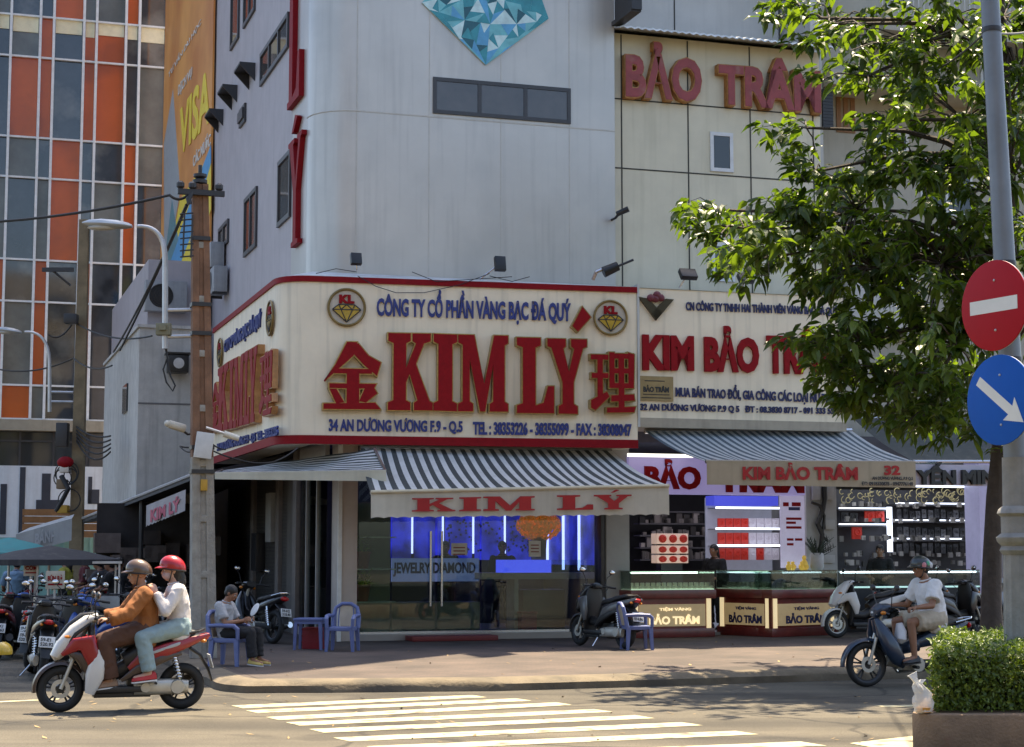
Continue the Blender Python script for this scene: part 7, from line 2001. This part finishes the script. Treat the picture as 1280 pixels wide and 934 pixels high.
def person(name, label, J, root_loc, rz, skin, top=None, legs=None, shoe=None, hair=True, helmet=None, sleeve=1.0, leg_len=1.0, build=1.0, voxel=.0075, group=None, head_s=1.0, belly=0.0, hand_curl=1.0, loose=.018, leg_loose=.02, cap=None, mask=None, hem=0.0, long_hair=False):
    t = thing(name, label, 'person', root_loc, rz, group)
    V = {k: Vector(v) for k, v in J.items()}
    P, C, N_, H = V['pelvis'], V['chest'], V['neck'], V['head']; f = V.get('face', Vector((1, 0, 0))).normalized(); u = V.get('up', Vector((0, 0, 1))).normalized()
    u = (u - f * u.dot(f)).normalized()
    lat = V.get('lat', Vector((0, 1, 0))).normalized(); sp = (C - P).normalized(); fw = lat.cross(sp).normalized(); fw2 = lat.cross((N_ - C).normalized())
    Wst = P.lerp(C, .48) - fw * .01
    k = build
    def tor(b, g, lo=0.0, neck=True):
        secs = [(P - sp * (.10 + lo), (.150 + g) * k, (.105 + g) * k, fw), (P, (.168 + g) * k, (.120 + g + belly * .3) * k, fw), (Wst, (.140 + g) * k, (.105 + g + belly) * k, fw), (C - sp * .02, (.158 + g) * k, (.118 + g + belly * .4) * k, fw), (C.lerp(N_, .55), (.165 + g) * k, (.095 + g) * k, fw2), (C.lerp(N_, .82), (.105 + g) * k, (.070 + g) * k, fw2)]
        if neck: secs.append((N_ + (N_ - C).normalized() * .0, .062 + g * .4, .062 + g * .4, fw2))
        torso(b, secs, lat)
    b = MB(); tor(b, 0)
    limb(b, [C.lerp(N_, .7), N_, H - u * .03 * head_s - f * .01], [.060, .054, .052])
    head_prims(b, H, f, u, head_s)
    for s_ in 'LR':
        if 'sh' + s_ in V:
            limb(b, [V['sh' + s_], V['sh' + s_].lerp(V['el' + s_], .5), V['el' + s_]], [.052 * k, .046 * k, .038 * k]); limb(b, [V['el' + s_], V['el' + s_].lerp(V['wr' + s_], .35), V['wr' + s_]], [.038 * k, .037 * k, .025 * k])
            hand(b, V['wr' + s_], V.get('hd' + s_, V['wr' + s_] - V['el' + s_]), V.get('pn' + s_, Vector((0, 0, -1))), 1 if s_ == 'L' else -1, hand_curl)
        if 'hp' + s_ in V:
            limb(b, [V['hp' + s_], V['hp' + s_].lerp(V['kn' + s_], .5), V['kn' + s_]], [.085 * k, .074 * k, .054 * k]); limb(b, [V['kn' + s_], V['kn' + s_].lerp(V['an' + s_], .3), V['an' + s_]], [.053 * k, .052 * k, .034 * k])
            limb(b, [V['an' + s_], V['an' + s_].lerp(V['to' + s_], .6) - Vector((0, 0, .01)), V['to' + s_]], [.036, .032, .024])
    obj_from_mesh('body', remeshed(b, voxel, 3), skin, t)
    for sg in (1, -1):
        l = u.cross(f).normalized(); e = H + (f * .083 + l * sg * .032 + u * .008) * head_s
        b = MB(); b.ball(e, .0115 * head_s, 10, 8); eo_ = b.build('eye', m_eyew, t)
        b = MB(); b.ball(e + f * .006 * head_s, .0075 * head_s, 8, 6); b.build('iris', m_eye, eo_)
        b = MB(); b.tube([H + (f * .090 + l * sg * .016 + u * .030) * head_s, H + (f * .086 + l * sg * .048 + u * .030) * head_s], .0045, 5); b.build('eyebrow', m_hair, t)
    b = MB(); l = u.cross(f).normalized(); b.tube([H + (f * .094 + l * .022 - u * .058) * head_s, H + (f * .101 - u * .057) * head_s, H + (f * .094 - l * .022 - u * .058) * head_s], .0055, 6); b.build('lips', m_lip, t)
    if top:
        b = MB(); g = loose; tor(b, g, .06 + hem, neck=False)
        for s_ in 'LR':
            if 'sh' + s_ in V:
                S_, E_, W_ = V['sh' + s_], V['el' + s_], V['wr' + s_]
                b.ball(S_, (.058 + g) * k, 12, 8)
                if sleeve <= 1: b.tube([S_, S_.lerp(E_, sleeve)], [(.056 + g) * k, (.054 + g * 1.3) * k], 14)
                else:
                    e2 = E_.lerp(W_, sleeve - 1); limb(b, [S_, E_], [(.056 + g) * k, (.044 + g) * k]); b.tube([E_, e2], [(.044 + g) * k, (.034 + g * 1.5) * k], 14)
        obj_from_mesh('shirt', remeshed(b, .011, 3, .011, 7, len(label)), top, t)
        b = MB(); b.torus((0, 0, 0), .064 + g * .3, .011, 'z', 20, 6); o = b.build('collar', top, t); o.location = C.lerp(N_, .93); q = (N_ - C).to_track_quat('Z', 'Y'); o.rotation_euler = q.to_euler()
    if legs:
        b = MB(); g = leg_loose
        torso(b, [(P - sp * .11, (.150 + g) * k, (.108 + g) * k, fw), (P, (.166 + g) * k, (.118 + g) * k, fw), (P + sp * .08, (.150 + g) * k, (.105 + g) * k, fw)], lat)
        for s_ in 'LR':
            if 'hp' + s_ in V:
                Hp, K_, A_ = V['hp' + s_], V['kn' + s_], V['an' + s_]
                b.ball(Hp, (.09 + g) * k, 12, 8)
                if leg_len <= 1: b.tube([Hp, Hp.lerp(K_, leg_len)], [(.088 + g) * k, (.070 + g * 1.4) * k], 14)
                else:
                    limb(b, [Hp, K_], [(.088 + g) * k, (.060 + g) * k]); b.tube([K_, K_.lerp(A_, leg_len - 1)], [(.060 + g) * k, (.044 + g * 1.6) * k], 14)
        obj_from_mesh('trousers', remeshed(b, .011, 3, .010, 7, len(label) * 2), legs, t)
    if shoe:
        for s_ in 'LR':
            if 'an' + s_ in V:
                A_, T_ = V['an' + s_], V['to' + s_]; d = (T_ - A_); d.z *= .35; d.normalize(); up_ = Vector((0, 0, 1)); up_ = (up_ - d * up_.dot(d)).normalized(); sd = d.cross(up_)
                base = A_ - up_ * .055
                rings = []
                for tt_, w_, h_ in ((-.075, .02, .05), (-.06, .034, .075), (0, .038, .085), (.06, .042, .06), (.13, .046, .042), (.17, .036, .034), (.19, .015, .02)):
                    c = base + d * tt_; rings.append([c + sd * w_ * math.cos(q * math.pi / 6) + up_ * (h_ * max(0, math.sin(q * math.pi / 6)) - .012 * max(0, -math.sin(q * math.pi / 6))) for q in range(12)])
                b = MB(); b.loft(rings); so = b.build('shoe', shoe, t)
                b = MB(); rings = []
                for tt_, w_ in ((-.078, .022), (-.05, .038), (.02, .040), (.10, .047), (.16, .042), (.194, .018)):
                    c = base + d * tt_ - up_ * .012; rings.append([c + sd * w_, c - sd * w_, c - sd * w_ - up_ * .014, c + sd * w_ - up_ * .014])
                b.loft(rings); b.build('sole', m_white_frame if shoe is not m_seat else m_seat, so)
    l = u.cross(f).normalized(); rot = Matrix((f, l, u)).transposed(); s = head_s
    if hair:
        b = MB(); b.ball(H + (f * -.020 + u * .043) * s, (.100 * s, .084 * s, .088 * s), 20, 14, rot); b.ball(H + (f * -.045 + u * -.005) * s, (.066 * s, .076 * s, .075 * s), 16, 10, rot)
        if long_hair: limb(b, [H - f * .05 * s, H - f * .085 * s - u * .12 * s, H - f * .09 * s - u * .24 * s], [.075 * s, .065 * s, .035 * s])
        obj_from_mesh('hair', remeshed(b, .009, 2, .006, 30), m_hair, t)
    if helmet:
        b = MB(); rings = []
        for i in range(9):
            ph = R(-14) + R(102) * i / 8; r_ = math.cos(ph)
            rings.append([H + rot @ (Vector(((.142 * r_) * math.cos(2 * math.pi * q / 28) - .012, .118 * r_ * math.sin(2 * math.pi * q / 28), .128 * math.sin(ph) + .042 - .022 * r_ * math.cos(2 * math.pi * q / 28) * -1)) * s) for q in range(28)])
        b.loft(rings); ho = b.build('helmet', helmet, t, smooth=60)
        b = MB(); rings = []
        for q in range(29):
            a = 2 * math.pi * q / 28; c = H + rot @ (Vector((.142 * .97 * math.cos(a) - .012, .118 * .97 * math.sin(a), .128 * -.24 + .042 + .022 * .97 * math.cos(a))) * s)
            rings.append(c)
        b.tube(rings, .009, 6); b.build('helmet_edge', m_seat, ho)
        b = MB(); rings = []
        for q in range(9):
            a = R(-62) + R(124) * q / 8
            p_ = rot @ (Vector((.138 * math.cos(a) - .012, .116 * math.sin(a), .050)) * s); p2_ = rot @ (Vector((.215 * math.cos(a) - .03, .120 * math.sin(a), .035)) * s)
            rings.append([H + p_, H + p2_, H + p2_ + u * .008, H + p_ + u * .012])
        b.loft(rings); b.build('helmet_peak', helmet, ho)
        b = MB()
        for sg in (1, -1): b.tube([H + rot @ (Vector((.01, sg * .100, .0)) * s), H + rot @ (Vector((.03, sg * .070, -.085)) * s), H + rot @ (Vector((.035, 0, -.118)) * s)], .007, 5)
        b.build('chin_strap', m_seat, ho)
    if mask:
        b = MB(); b.ball(H + (f * .050 - u * .042) * s, (.060 * s, .066 * s, .052 * s), 16, 10, rot); b.build('face_mask', mask, t)
    return t
# ================================================================ red scooter with two riders
ride_dir = R(180 + 18)
def road_pt(px, py, z=0.0): return gnd(px, py, z)
rc = road_pt(151, 888.5)
sc1 = scooter('motorbike', 'red and white scooter ridden by two people on the road at the left', p_red, p_white, m_rimd, stand=False, bag=True, accent=p_white)
sc1.location = (rc.x, rc.y, 0); sc1.rotation_euler = (0, 0, ride_dir)
c_brown, c_dbrown = cloth('cloth_rust_brown', (.27, .095, .022)), cloth('cloth_dark_brown', (.085, .038, .022))
c_whitec, c_jean = cloth('cloth_white', (.62, .58, .56)), cloth('cloth_pale_jeans', (.24, .33, .35))
def arms(sh, el, wr, y_sh, y_el, y_wr):
    d = {}
    for s_, g in (('L', 1), ('R', -1)):
        d['sh' + s_] = (sh[0], g * y_sh, sh[1]); d['el' + s_] = (el[0], g * y_el, el[1]); d['wr' + s_] = (wr[0], g * y_wr, wr[1])
    return d
def leg_j(hp, kn, an, to, y_hp, y_kn, y_an):
    d = {}
    for s_, g in (('L', 1), ('R', -1)):
        d['hp' + s_] = (hp[0], g * y_hp, hp[1]); d['kn' + s_] = (kn[0], g * y_kn, kn[1]); d['an' + s_] = (an[0], g * y_an, an[1]); d['to' + s_] = (to[0], g * (y_an + .015), to[1])
    return d
J = {'pelvis': (-.24, 0, .89), 'chest': (-.22, 0, 1.15), 'neck': (-.19, 0, 1.335), 'head': (-.155, 0, 1.455), 'face': (1, 0, -.10), 'up': (.1, 0, 1)}
J.update(arms((-.205, 1.245), (-.03, 1.035), (.175, .985), .185, .27, .30)); J.update(leg_j((-.22, .86), (.20, .74), (.13, .33), (.29, .285), .095, .155, .12))
for s_ in 'LR': J['hd' + s_] = (.95, 0, .1); J['pn' + s_] = (0, 0, -1)
person('person', 'driver of the red scooter in a rust brown jacket, brown trousers and bronze helmet', J, sc1.location, ride_dir, m_skin, c_brown, c_dbrown, M('sandal_tan', (.30, .19, .12), .7), hair=False, helmet=paint('helmet_bronze', (.10, .062, .04)), sleeve=1.93, leg_len=1.93, loose=.030, leg_loose=.030, hem=.06)
J = {'pelvis': (-.60, 0, .905), 'chest': (-.575, 0, 1.185), 'neck': (-.545, 0, 1.375), 'head': (-.515, 0, 1.495), 'face': (1, 0, -.05), 'up': (.05, 0, 1)}
J.update(arms((-.56, 1.285), (-.43, 1.06), (-.335, 1.265), .165, .25, .14)); J.update(leg_j((-.57, .875), (-.19, .79), (-.27, .40), (-.12, .36), .10, .21, .20))
for s_, g in (('L', 1), ('R', -1)): J['hd' + s_] = (.45, -g * .3, .8); J['pn' + s_] = (.3, -g * .9, 0)
person('person', 'passenger on the red scooter in a white top, pale jeans and red helmet', J, sc1.location, ride_dir, m_skin3, c_whitec, c_jean, M('shoe_red', (.45, .03, .03), .6), hair=True, helmet=paint('helmet_red', (.34, .006, .01)), sleeve=1.9, leg_len=1.92, loose=.016, leg_loose=.024, build=.95, mask=M('mask_pink', (.50, .38, .38), .8), long_hair=True)

# ================================================================ man on the dark motorbike
rc = road_pt(1137, 857.5)
ub = underbone('motorbike', 'dark blue motorbike ridden by a man in a white shirt beside the hedge', p_navy, p_navy, stand=False, rim=m_rimd)
ub.location = (rc.x, rc.y, 0); ub.rotation_euler = (0, 0, ride_dir)
b = MB(); sweep(b, [(.20, .80), (.18, .70), (.19, .60), (.21, .55)], [.03, .07, .075, .03], [.04, .07, .075, .03], .12, n=16); 
wb_ = b.build('shopping_bag', M('bag_white', (.60, .60, .62), .5, var=.1, bump=.5, bscale=15)); wb_.location = ub.location; wb_.rotation_euler = (0, 0, ride_dir); tag(wb_, 'white plastic bag hanging in front of the knees of the white shirted man', 'bag')
c_beige = cloth('cloth_beige', (.46, .39, .29))
J = {'pelvis': (-.36, 0, .87), 'chest': (-.315, 0, 1.15), 'neck': (-.255, 0, 1.36), 'head': (-.20, 0, 1.485), 'face': (1, 0, -.12), 'up': (.12, 0, 1)}
J.update(arms((-.275, 1.27), (-.17, 1.02), (.08, 1.00), .20, .30, .33)); J.update(leg_j((-.33, .84), (.07, .81), (.03, .37), (.19, .33), .10, .19, .19))
for s_ in 'LR': J['hd' + s_] = (.98, 0, -.05); J['pn' + s_] = (.2, 0, -1)
person('person', 'man in a white short sleeved shirt and beige shorts riding the dark blue motorbike', J, ub.location, ride_dir, m_skin2, cloth('cloth_white_shirt', (.66, .64, .62)), c_beige, m_seat, hair=True, helmet=paint('helmet_dark', (.03, .035, .035)), sleeve=.72, leg_len=.80, loose=.028, leg_loose=.035, belly=.03, build=1.06, hem=.03)
for o in list(bpy.data.objects):
    pass
# ================================================================ parked two-wheelers
random.seed(17)
def place(t, px, py, ang, z=0.0, tilt=.0):
    p = gnd(px, py, z); t.location = (p.x, p.y, z); t.rotation_euler = (tilt, 0, R(ang)); return t
GP = 'motorbikes parked on the pavement'; GS = 'motorbikes crowded by the street stalls'
place(scooter('motorbike', 'black scooter with silver sides parked at the grey pillar, plate facing the street', paint('paint_graphite', (.10, .10, .10)), p_black, group=GP, plate='59-S2 014.86'), 752, 809, 122, .15, .10)
place(underbone('motorbike', 'black motorbike parked against the dark side wall behind the seated man', p_black, p_black, group=GP), 318, 803, 128, .15, .10)
ws = place(scooter('motorbike', 'white scooter parked in front of the right shop beside the counter', p_white, p_white, m_alu, group=GP), 1086, 797, 196, .15, .08)
bk = place(scooter('motorbike', 'black scooter parked close behind the white shirted rider', p_black, p_black, group=GP), 1150, 793, 20, .15, -.08)
ub2 = place(underbone('motorbike', 'silver trimmed motorbike parked in front of the right shop left of the tree trunk', p_silver, p_black, group=GP), 1118, 786, 150, .15, .08)
o = dup(bk, (0, 0, 0), 0, 'black scooter parked right against the street tree trunk with its plate showing', GP); place(o, 1196, 796, 35, .15, -.09)
o = dup(ub2, (0, 0, 0), 0, 'dark motorbike parked just right of the street tree trunk', GP); place(o, 1262, 792, 100, .15, .08)
o = dup(bk, (0, 0, 0), 0, 'black scooter standing between the shop counter and the white scooter', GP); place(o, 1128, 778, 78, .15, .08)
# left crowd
a1 = place(scooter('motorbike', 'black scooter with a pale number plate nearest the road at the left edge', p_black, p_black, group=GS, plate='59-E1 520.92'), 48, 846, 108, 0, .09)
a2 = place(scooter('motorbike', 'dark red scooter by the food stall beneath the cream placards', p_maroon, p_red, group=GS), 62, 806, 200, 0, .08)
a3 = place(underbone('motorbike', 'blue motorbike right behind the red scooter riders', p_blue, p_blue, group=GS), 118, 838, 140, 0, .09)
a4 = place(scooter('motorbike', 'silver and blue scooter parked left of the front riders', p_silver, p_blue, group=GS), 88, 826, 60, 0, -.08)
for k, (px, py, an, src, lab) in enumerate(((20, 800, 95, a1, 'black scooter ridden by the man in the blue shirt at the left edge'), (130, 806, 170, a3, 'blue motorbike under the two dark dressed people'), (150, 800, 75, a1, 'black scooter parked beside the utility pole foot behind the passenger'),
                                           (2, 822, 100, a2, 'dark red scooter cut by the left picture edge'), (170, 795, 110, a3, 'blue motorbike in the shade under the stall roof'), (205, 802, 128, a1, 'black scooter in the shade left of the utility pole'), (70, 838, 75, a1, 'black scooter close beside the pale plated black scooter at the left edge'), (30, 822, 125, a4, 'silver and blue scooter behind the pale plated black scooter'), (140, 822, 60, a1, 'black scooter behind the blue motorbike and the scooter driver'), (185, 812, 100, a4, 'silver and blue scooter just left of the utility pole foot'), (48, 790, 150, a3, 'blue motorbike at the foot of the food cart'), (175, 786, 80, a2, 'dark red scooter deep under the stall roof'), (104, 800, 20, a2, 'dark red scooter beside the yellow shirted person'))):
    o = dup(src, (0, 0, 0), 0, lab, GS); place(o, px, py, an, 0, .08)
# helmets hung on the parked bikes
def helmet_thing(loc, mat, label, rz=0):
    t = thing('helmet', label, 'helmet', loc, rz)
    b = MB(); rings = []
    for i in range(9):
        ph = R(-14) + R(102) * i / 8; r_ = math.cos(ph); rings.append([Vector((.14 * r_ * math.cos(2 * math.pi * q / 24), .118 * r_ * math.sin(2 * math.pi * q / 24), .13 * math.sin(ph))) for q in range(24)])
    b.loft(rings); b.build('shell', mat, t, smooth=60)
    b = MB(); b.prism([(.12, -.09), (.20, -.05), (.20, .05), (.12, .09)], -.012, .0, axis='z'); b.build('peak', mat, t)
c = at(102, 797, 22.4); helmet_thing(c, paint('helmet_green', (.02, .20, .11)), 'green helmet resting on a bike left of the red scooter front', R(150))
c = at(1158, 712, 26.2); 
c = at(4, 815, 22.8); helmet_thing(c, paint('helmet_yellow', (.55, .36, .03)), 'yellow helmet at the left edge above the parked black scooter', R(90))

# ================================================================ plastic chairs, table
m_chair = M('chair_blue', (.12, .15, .32), .45, var=.12, scale=6); m_chair_back = M('chair_cream_web', (.44, .36, .26), .6, var=.15)
def plastic_chair(label, group='blue plastic armchairs'):
    t = thing('plastic_chair', label, 'chair', (0, 0, 0), 0, group)
    for sx in (1, -1):
        for sy in (1, -1):
            b = MB(); x, y = sx * .20, sy * .21; top = .40 if sx < 0 else .62
            b.loft([[Vector((x * f + a * w_, y * f + c * w_, z)) for a, c in ((-1, -1), (1, -1), (1, 1), (-1, 1))] for z, f, w_ in ((0, 1.12, .024), (.40, 1.0, .036))]); b.build('leg', m_chair, t)
    b = MB(); b.box(-.22, .23, -.22, .22, .36, .43, bev=.015); b.build('seat', m_chair, t)
    b = MB()                                               # arched back frame and arms in one moulding
    pts = [(-.22, .23, .40), (-.26, .235, .60), (-.29, .19, .76), (-.30, .08, .83), (-.30, -.08, .83), (-.29, -.19, .76), (-.26, -.235, .60), (-.22, -.23, .40)]
    b.tube(pts, .034, 10); b.build('back_frame', m_chair, t)
    b = MB(); rings = []
    for z, w_, x in ((.44, .10, -.235), (.58, .11, -.262), (.72, .135, -.288), (.80, .10, -.298)): rings.append([Vector((x, w_, z)), Vector((x, -w_, z)), Vector((x - .012, -w_, z)), Vector((x - .012, w_, z))])
    b.loft(rings); b.build('back_web', m_chair_back, t)
    b = MB()
    for s in (1, -1):
        for dy in (.135, .185): b.tube([(-.24, s * dy, .43), (-.27, s * dy, .62), (-.285, s * dy * .92, .76)], .010, 6)
    b.build('back_slat', m_chair, t)
    for s in (1, -1):
        b = MB(); b.tube([(-.265, s * .235, .62), (-.05, s * .255, .63), (.17, s * .245, .62), (.225, s * .235, .57), (.225, s * .225, .41)], [.028, .034, .036, .034, .03], 10); b.build('armrest', m_chair, t)
    return t
ch = plastic_chair('empty blue plastic armchair with a cream back facing the street beside the cream pillar')
place(ch, 428, 814, -98, .15)
o = dup(ch, (0, 0, 0), 0, 'blue plastic armchair with a man sitting on it beside the utility pole'); place(o, 287, 832, -15, .15)
seat_ch = o
o = dup(ch, (0, 0, 0), 0, 'blue plastic armchair behind the parked black scooter at the grey pillar'); place(o, 796, 812, 10, .15)
tb_ = thing('plastic_table', 'low blue plastic side table left of the empty blue armchair', 'table', (0, 0, 0), 0)
b = MB(); b.box(-.24, .24, -.2, .2, .46, .50, bev=.015); b.box(-.22, .22, -.18, .18, .41, .459); b.build('tabletop', m_chair, tb_)
for sx in (1, -1):
    for sy in (1, -1):
        b = MB(); b.loft([[Vector((sx * .20 * f + a * w_, sy * .16 * f + c * w_, z)) for a, c in ((-1, -1), (1, -1), (1, 1), (-1, 1))] for z, f, w_ in ((0, 1.08, .02), (.42, 1, .028))]); b.build('leg', m_chair, tb_)
place(tb_, 388, 812, -8, .15)
bx = thing('crate', 'dark red crate standing under the blue plastic table', 'crate', (0, 0, 0), 0)
b = MB(); b.box(-.16, .16, -.13, .13, 0, .34, bev=.01); 
for z in (.10, .2, .3): b.box(-.165, .165, -.135, .135, z, z + .02)
b.build('body', M('crate_red', (.24, .012, .02), .6), bx); place(bx, 392, 811, -8, .15)
# seated man with a white sheet in his hands
p = seat_ch.location; rz_m = R(-15)
J = {'pelvis': (-.06, 0, .52), 'chest': (-.12, 0, .80), 'neck': (-.06, 0, 1.00), 'head': (.01, 0, 1.115), 'face': (1, 0, -.55), 'up': (.5, 0, 1)}
J.update(arms((-.10, .92), (.02, .66), (.26, .70), .185, .24, .10)); J.update(leg_j((-.02, .50), (.40, .52), (.44, .10), (.60, .055), .10, .13, .13))
for s_ in 'LR': J['hd' + s_] = (.9, 0, .25); J['pn' + s_] = (0, -1 if s_ == 'L' else 1, 0)
person('person', 'man sitting on a blue plastic chair beside the utility pole in a grey shirt', J, p, rz_m, m_skin2, cloth('cloth_grey_tee', (.34, .35, .37)), cloth('cloth_black', (.012, .012, .014)), M('shoe_yellow', (.52, .38, .10), .6), sleeve=.75, leg_len=1.9, loose=.022)
sm_ = [o for o in bpy.data.objects if o.get('label', '').startswith('man sitting on a blue')][0]; sm_.scale = (.88,) * 3
fo = MB(); fo.ball((0, 0, 0), (.012, .09, .10), 16, 10, Matrix.Rotation(.5, 3, 'Y')); fo.tube([(-.01, 0, -.09), (-.05, 0, -.16)], .01, 6)
f_ = fo.build('hand_fan', M('fan_white', (.55, .56, .56), .6)); q = Matrix.Rotation(rz_m, 3, 'Z') @ Vector((.32, .09, .76)); f_.location = p + q; f_.rotation_euler = (0, 0, rz_m + .9); tag(f_, 'white hand fan held by the man sitting on the blue chair', 'fan')

# ================================================================ background people
def seated(label, loc, rz, top, legs, skin=m_skin2, voxel=.014, **kw):
    J = {'pelvis': (-.20, 0, .89), 'chest': (-.17, 0, 1.16), 'neck': (-.12, 0, 1.345), 'head': (-.075, 0, 1.465), 'face': (1, 0, -.2), 'up': (.15, 0, 1)}
    J.update(arms((-.145, 1.255), (-.02, 1.02), (.16, .985), .185, .27, .28)); J.update(leg_j((-.17, .86), (.22, .74), (.13, .34), (.28, .29), .095, .16, .13))
    return person('person', label, J, loc, rz, skin, top, legs, m_seat, sleeve=kw.pop('sleeve', .75), leg_len=1.9, voxel=voxel, **kw)
def standing(label, loc, rz, top, legs, skin=m_skin2, voxel=.014, arm=0, **kw):
    J = {'pelvis': (0, 0, .93), 'chest': (-.01, 0, 1.21), 'neck': (.0, 0, 1.40), 'head': (.02, 0, 1.52), 'face': (1, 0, -.1), 'up': (0, 0, 1)}
    J.update(arms((-.005, 1.30), (.0 + .03 * arm, 1.02), (.10 + .14 * arm, .80 + .18 * arm), .18, .24, .22 - .08 * arm)); J.update(leg_j((0, .90), (.02, .50), (-.02, .09), (.13, .045), .09, .10, .11))
    return person('person', label, J, loc, rz, skin, top, legs, m_seat, leg_len=1.9, voxel=voxel, **kw)
gp_ = lambda px, py, z=0: gnd(px, py, z)
c_black = cloth('cloth_black', (.012, .012, .014)); c_blue_s = cloth('cloth_blue_shirt', (.16, .26, .40)); c_yel = cloth('cloth_yellow_green', (.34, .33, .05))
seated('man in a blue shirt riding a scooter at the far left, seen from behind', gp_(20, 800), R(95), c_blue_s, c_black)
standing('person in a yellow green top standing at the food stall', gp_(80, 795), R(170), c_yel, c_black, sleeve=1.7, long_hair=True, arm=1)
seated('dark dressed person on a blue motorbike under the stall roof, the taller of two', gp_(130, 806), R(170), c_black, c_black)
o = seated('dark dressed person just left of the taller one by the stalls', gp_(116, 797), R(165), cloth('cloth_dark_grey', (.04, .04, .045)), c_black)
seated('dark dressed person sitting on a parked scooter behind the passenger', gp_(150, 800), R(75), c_black, c_black)
standing('person in dark red at the food cart under the dark parasol', gp_(104, 786), R(200), cloth('cloth_dark_red', (.10, .015, .02)), c_black, arm=1)
standing('small dark dressed person in front of the teal wall', gp_(155, 778), R(-80), c_black, c_black, arm=1)
standing('woman in dark clothes behind the left jewellery counter in the beige building shop', F.Wd(F.hit(893, 690, 1.3)[0], 1.3, .2), R(230), c_black, c_black, arm=1, long_hair=True, sleeve=1.6)
standing('dark haired person behind the counter of the right shop', F.Wd(F.hit(1100, 690, 1.5)[0], 1.5, .2), R(250), c_black, c_black, arm=1)
standing('dark haired shop assistant behind the JEWELRY DIAMOND board', F.Wd(F.hit(557, 690, 2.6)[0], 2.6, .26), R(260), c_black, c_black, arm=1, skin=m_skin)
standing('dark haired shop assistant behind the glowing blue counter', F.Wd(F.hit(628, 690, 2.3)[0], 2.3, .26), R(275), c_black, c_black, arm=1, skin=m_skin)
for o in bpy.data.objects:
    if o.name.startswith('plastic_chair'): o.scale = (.9, .9, .88)
# dark board and goods put in for the shade under the stall roof
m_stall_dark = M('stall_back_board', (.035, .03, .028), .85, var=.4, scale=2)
sbk = thing('stall_counter', 'dark counter, goods and added shade board under the lean to roof along the annex', 'stall', F.Wd(0, 0), A)
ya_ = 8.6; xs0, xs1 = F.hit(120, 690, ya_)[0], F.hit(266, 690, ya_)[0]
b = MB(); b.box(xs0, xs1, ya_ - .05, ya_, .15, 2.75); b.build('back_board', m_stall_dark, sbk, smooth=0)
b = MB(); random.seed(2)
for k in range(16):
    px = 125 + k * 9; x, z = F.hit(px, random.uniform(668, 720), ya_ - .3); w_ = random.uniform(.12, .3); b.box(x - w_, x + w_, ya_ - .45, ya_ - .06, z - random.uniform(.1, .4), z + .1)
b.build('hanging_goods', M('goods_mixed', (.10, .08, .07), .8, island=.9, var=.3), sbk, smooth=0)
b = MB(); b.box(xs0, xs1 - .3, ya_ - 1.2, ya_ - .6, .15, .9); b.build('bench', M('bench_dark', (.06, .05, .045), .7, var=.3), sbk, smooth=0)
# across the road behind the viewer: seen only mirrored in the shop glass
ob = thing('opposite_building', 'beige building across the road mirrored in the window panes', 'building', (0, -30, 0), 0)
b = MB(); b.box(-30, 30, -8, 0, 0, 24); b.build('wall', M('opposite_wall', (.30, .26, .20), .8, var=.2, scale=.3), ob, smooth=0)
for r_ in range(6):
    for c_ in range(10):
        b = MB(); b.box(-28 + c_ * 5.7, -25.6 + c_ * 5.7, .001, .06, 3.5 + r_ * 3.4, 5.4 + r_ * 3.4); b.build('window', m_pane, ob, smooth=0)
for k, (x, y) in enumerate(((-9, -9), (-1, -10.5), (7, -9.5))):
    o = dup(tree, (x, y, 0), R(70 * k + 140), 'leafy street tree across the road mirrored in the shop glass', 'trees mirrored in the shop glass')
# sticker on the rider's helmet, fallen leaves and litter
rider = [o for o in bpy.data.objects if o.get('label', '').startswith('man in a white short')][0]
hm = [c for c in rider.children if c.name.startswith('helmet')][0]
for c_, off in ((M('sticker_green', (.05, .35, .16), .4), (-.24, .098, 1.545)), (M('sticker_pink', (.55, .20, .22), .4), (-.19, .106, 1.53)), (M('sticker_white', (.6, .6, .6), .4), (-.29, .088, 1.53))):
    b = MB(); b.ball(off, (.036, .016, .042), 12, 8); b.build('helmet_sticker', c_, hm)
random.seed(5); b = MB()
def on_ground(px, py):
    p = gnd(px, py, 0); q = gnd(px, py, .15)
    return p, q
for k in range(150):
    if k < 60: p = gnd(random.uniform(270, 1040), random.uniform(800, 846), .15); p.z = .156
    else: p = gnd(random.uniform(20, 1130), 870 + 60 * random.random() ** 1.6, 0); p.z = .006
    a_ = random.uniform(0, 6.28); L_ = random.uniform(.04, .10); W_ = L_ * random.uniform(.25, .5)
    d = Vector((math.cos(a_), math.sin(a_), random.uniform(0, .15))); s_ = Vector((-math.sin(a_), math.cos(a_), random.uniform(0, .3)))
    b.face([p - d * L_ * .5, p + s_ * W_ * .5, p + d * L_ * .5 + Vector((0, 0, .01)), p - s_ * W_ * .5 + Vector((0, 0, .004))])
o = b.build('fallen_leaves', M('dry_leaf', (.26, .17, .07), .8, island=.7), smooth=0, doubles=False); o['kind'] = 'stuff'; o['label'] = 'dry fallen leaves and scraps scattered on the road and pavement'
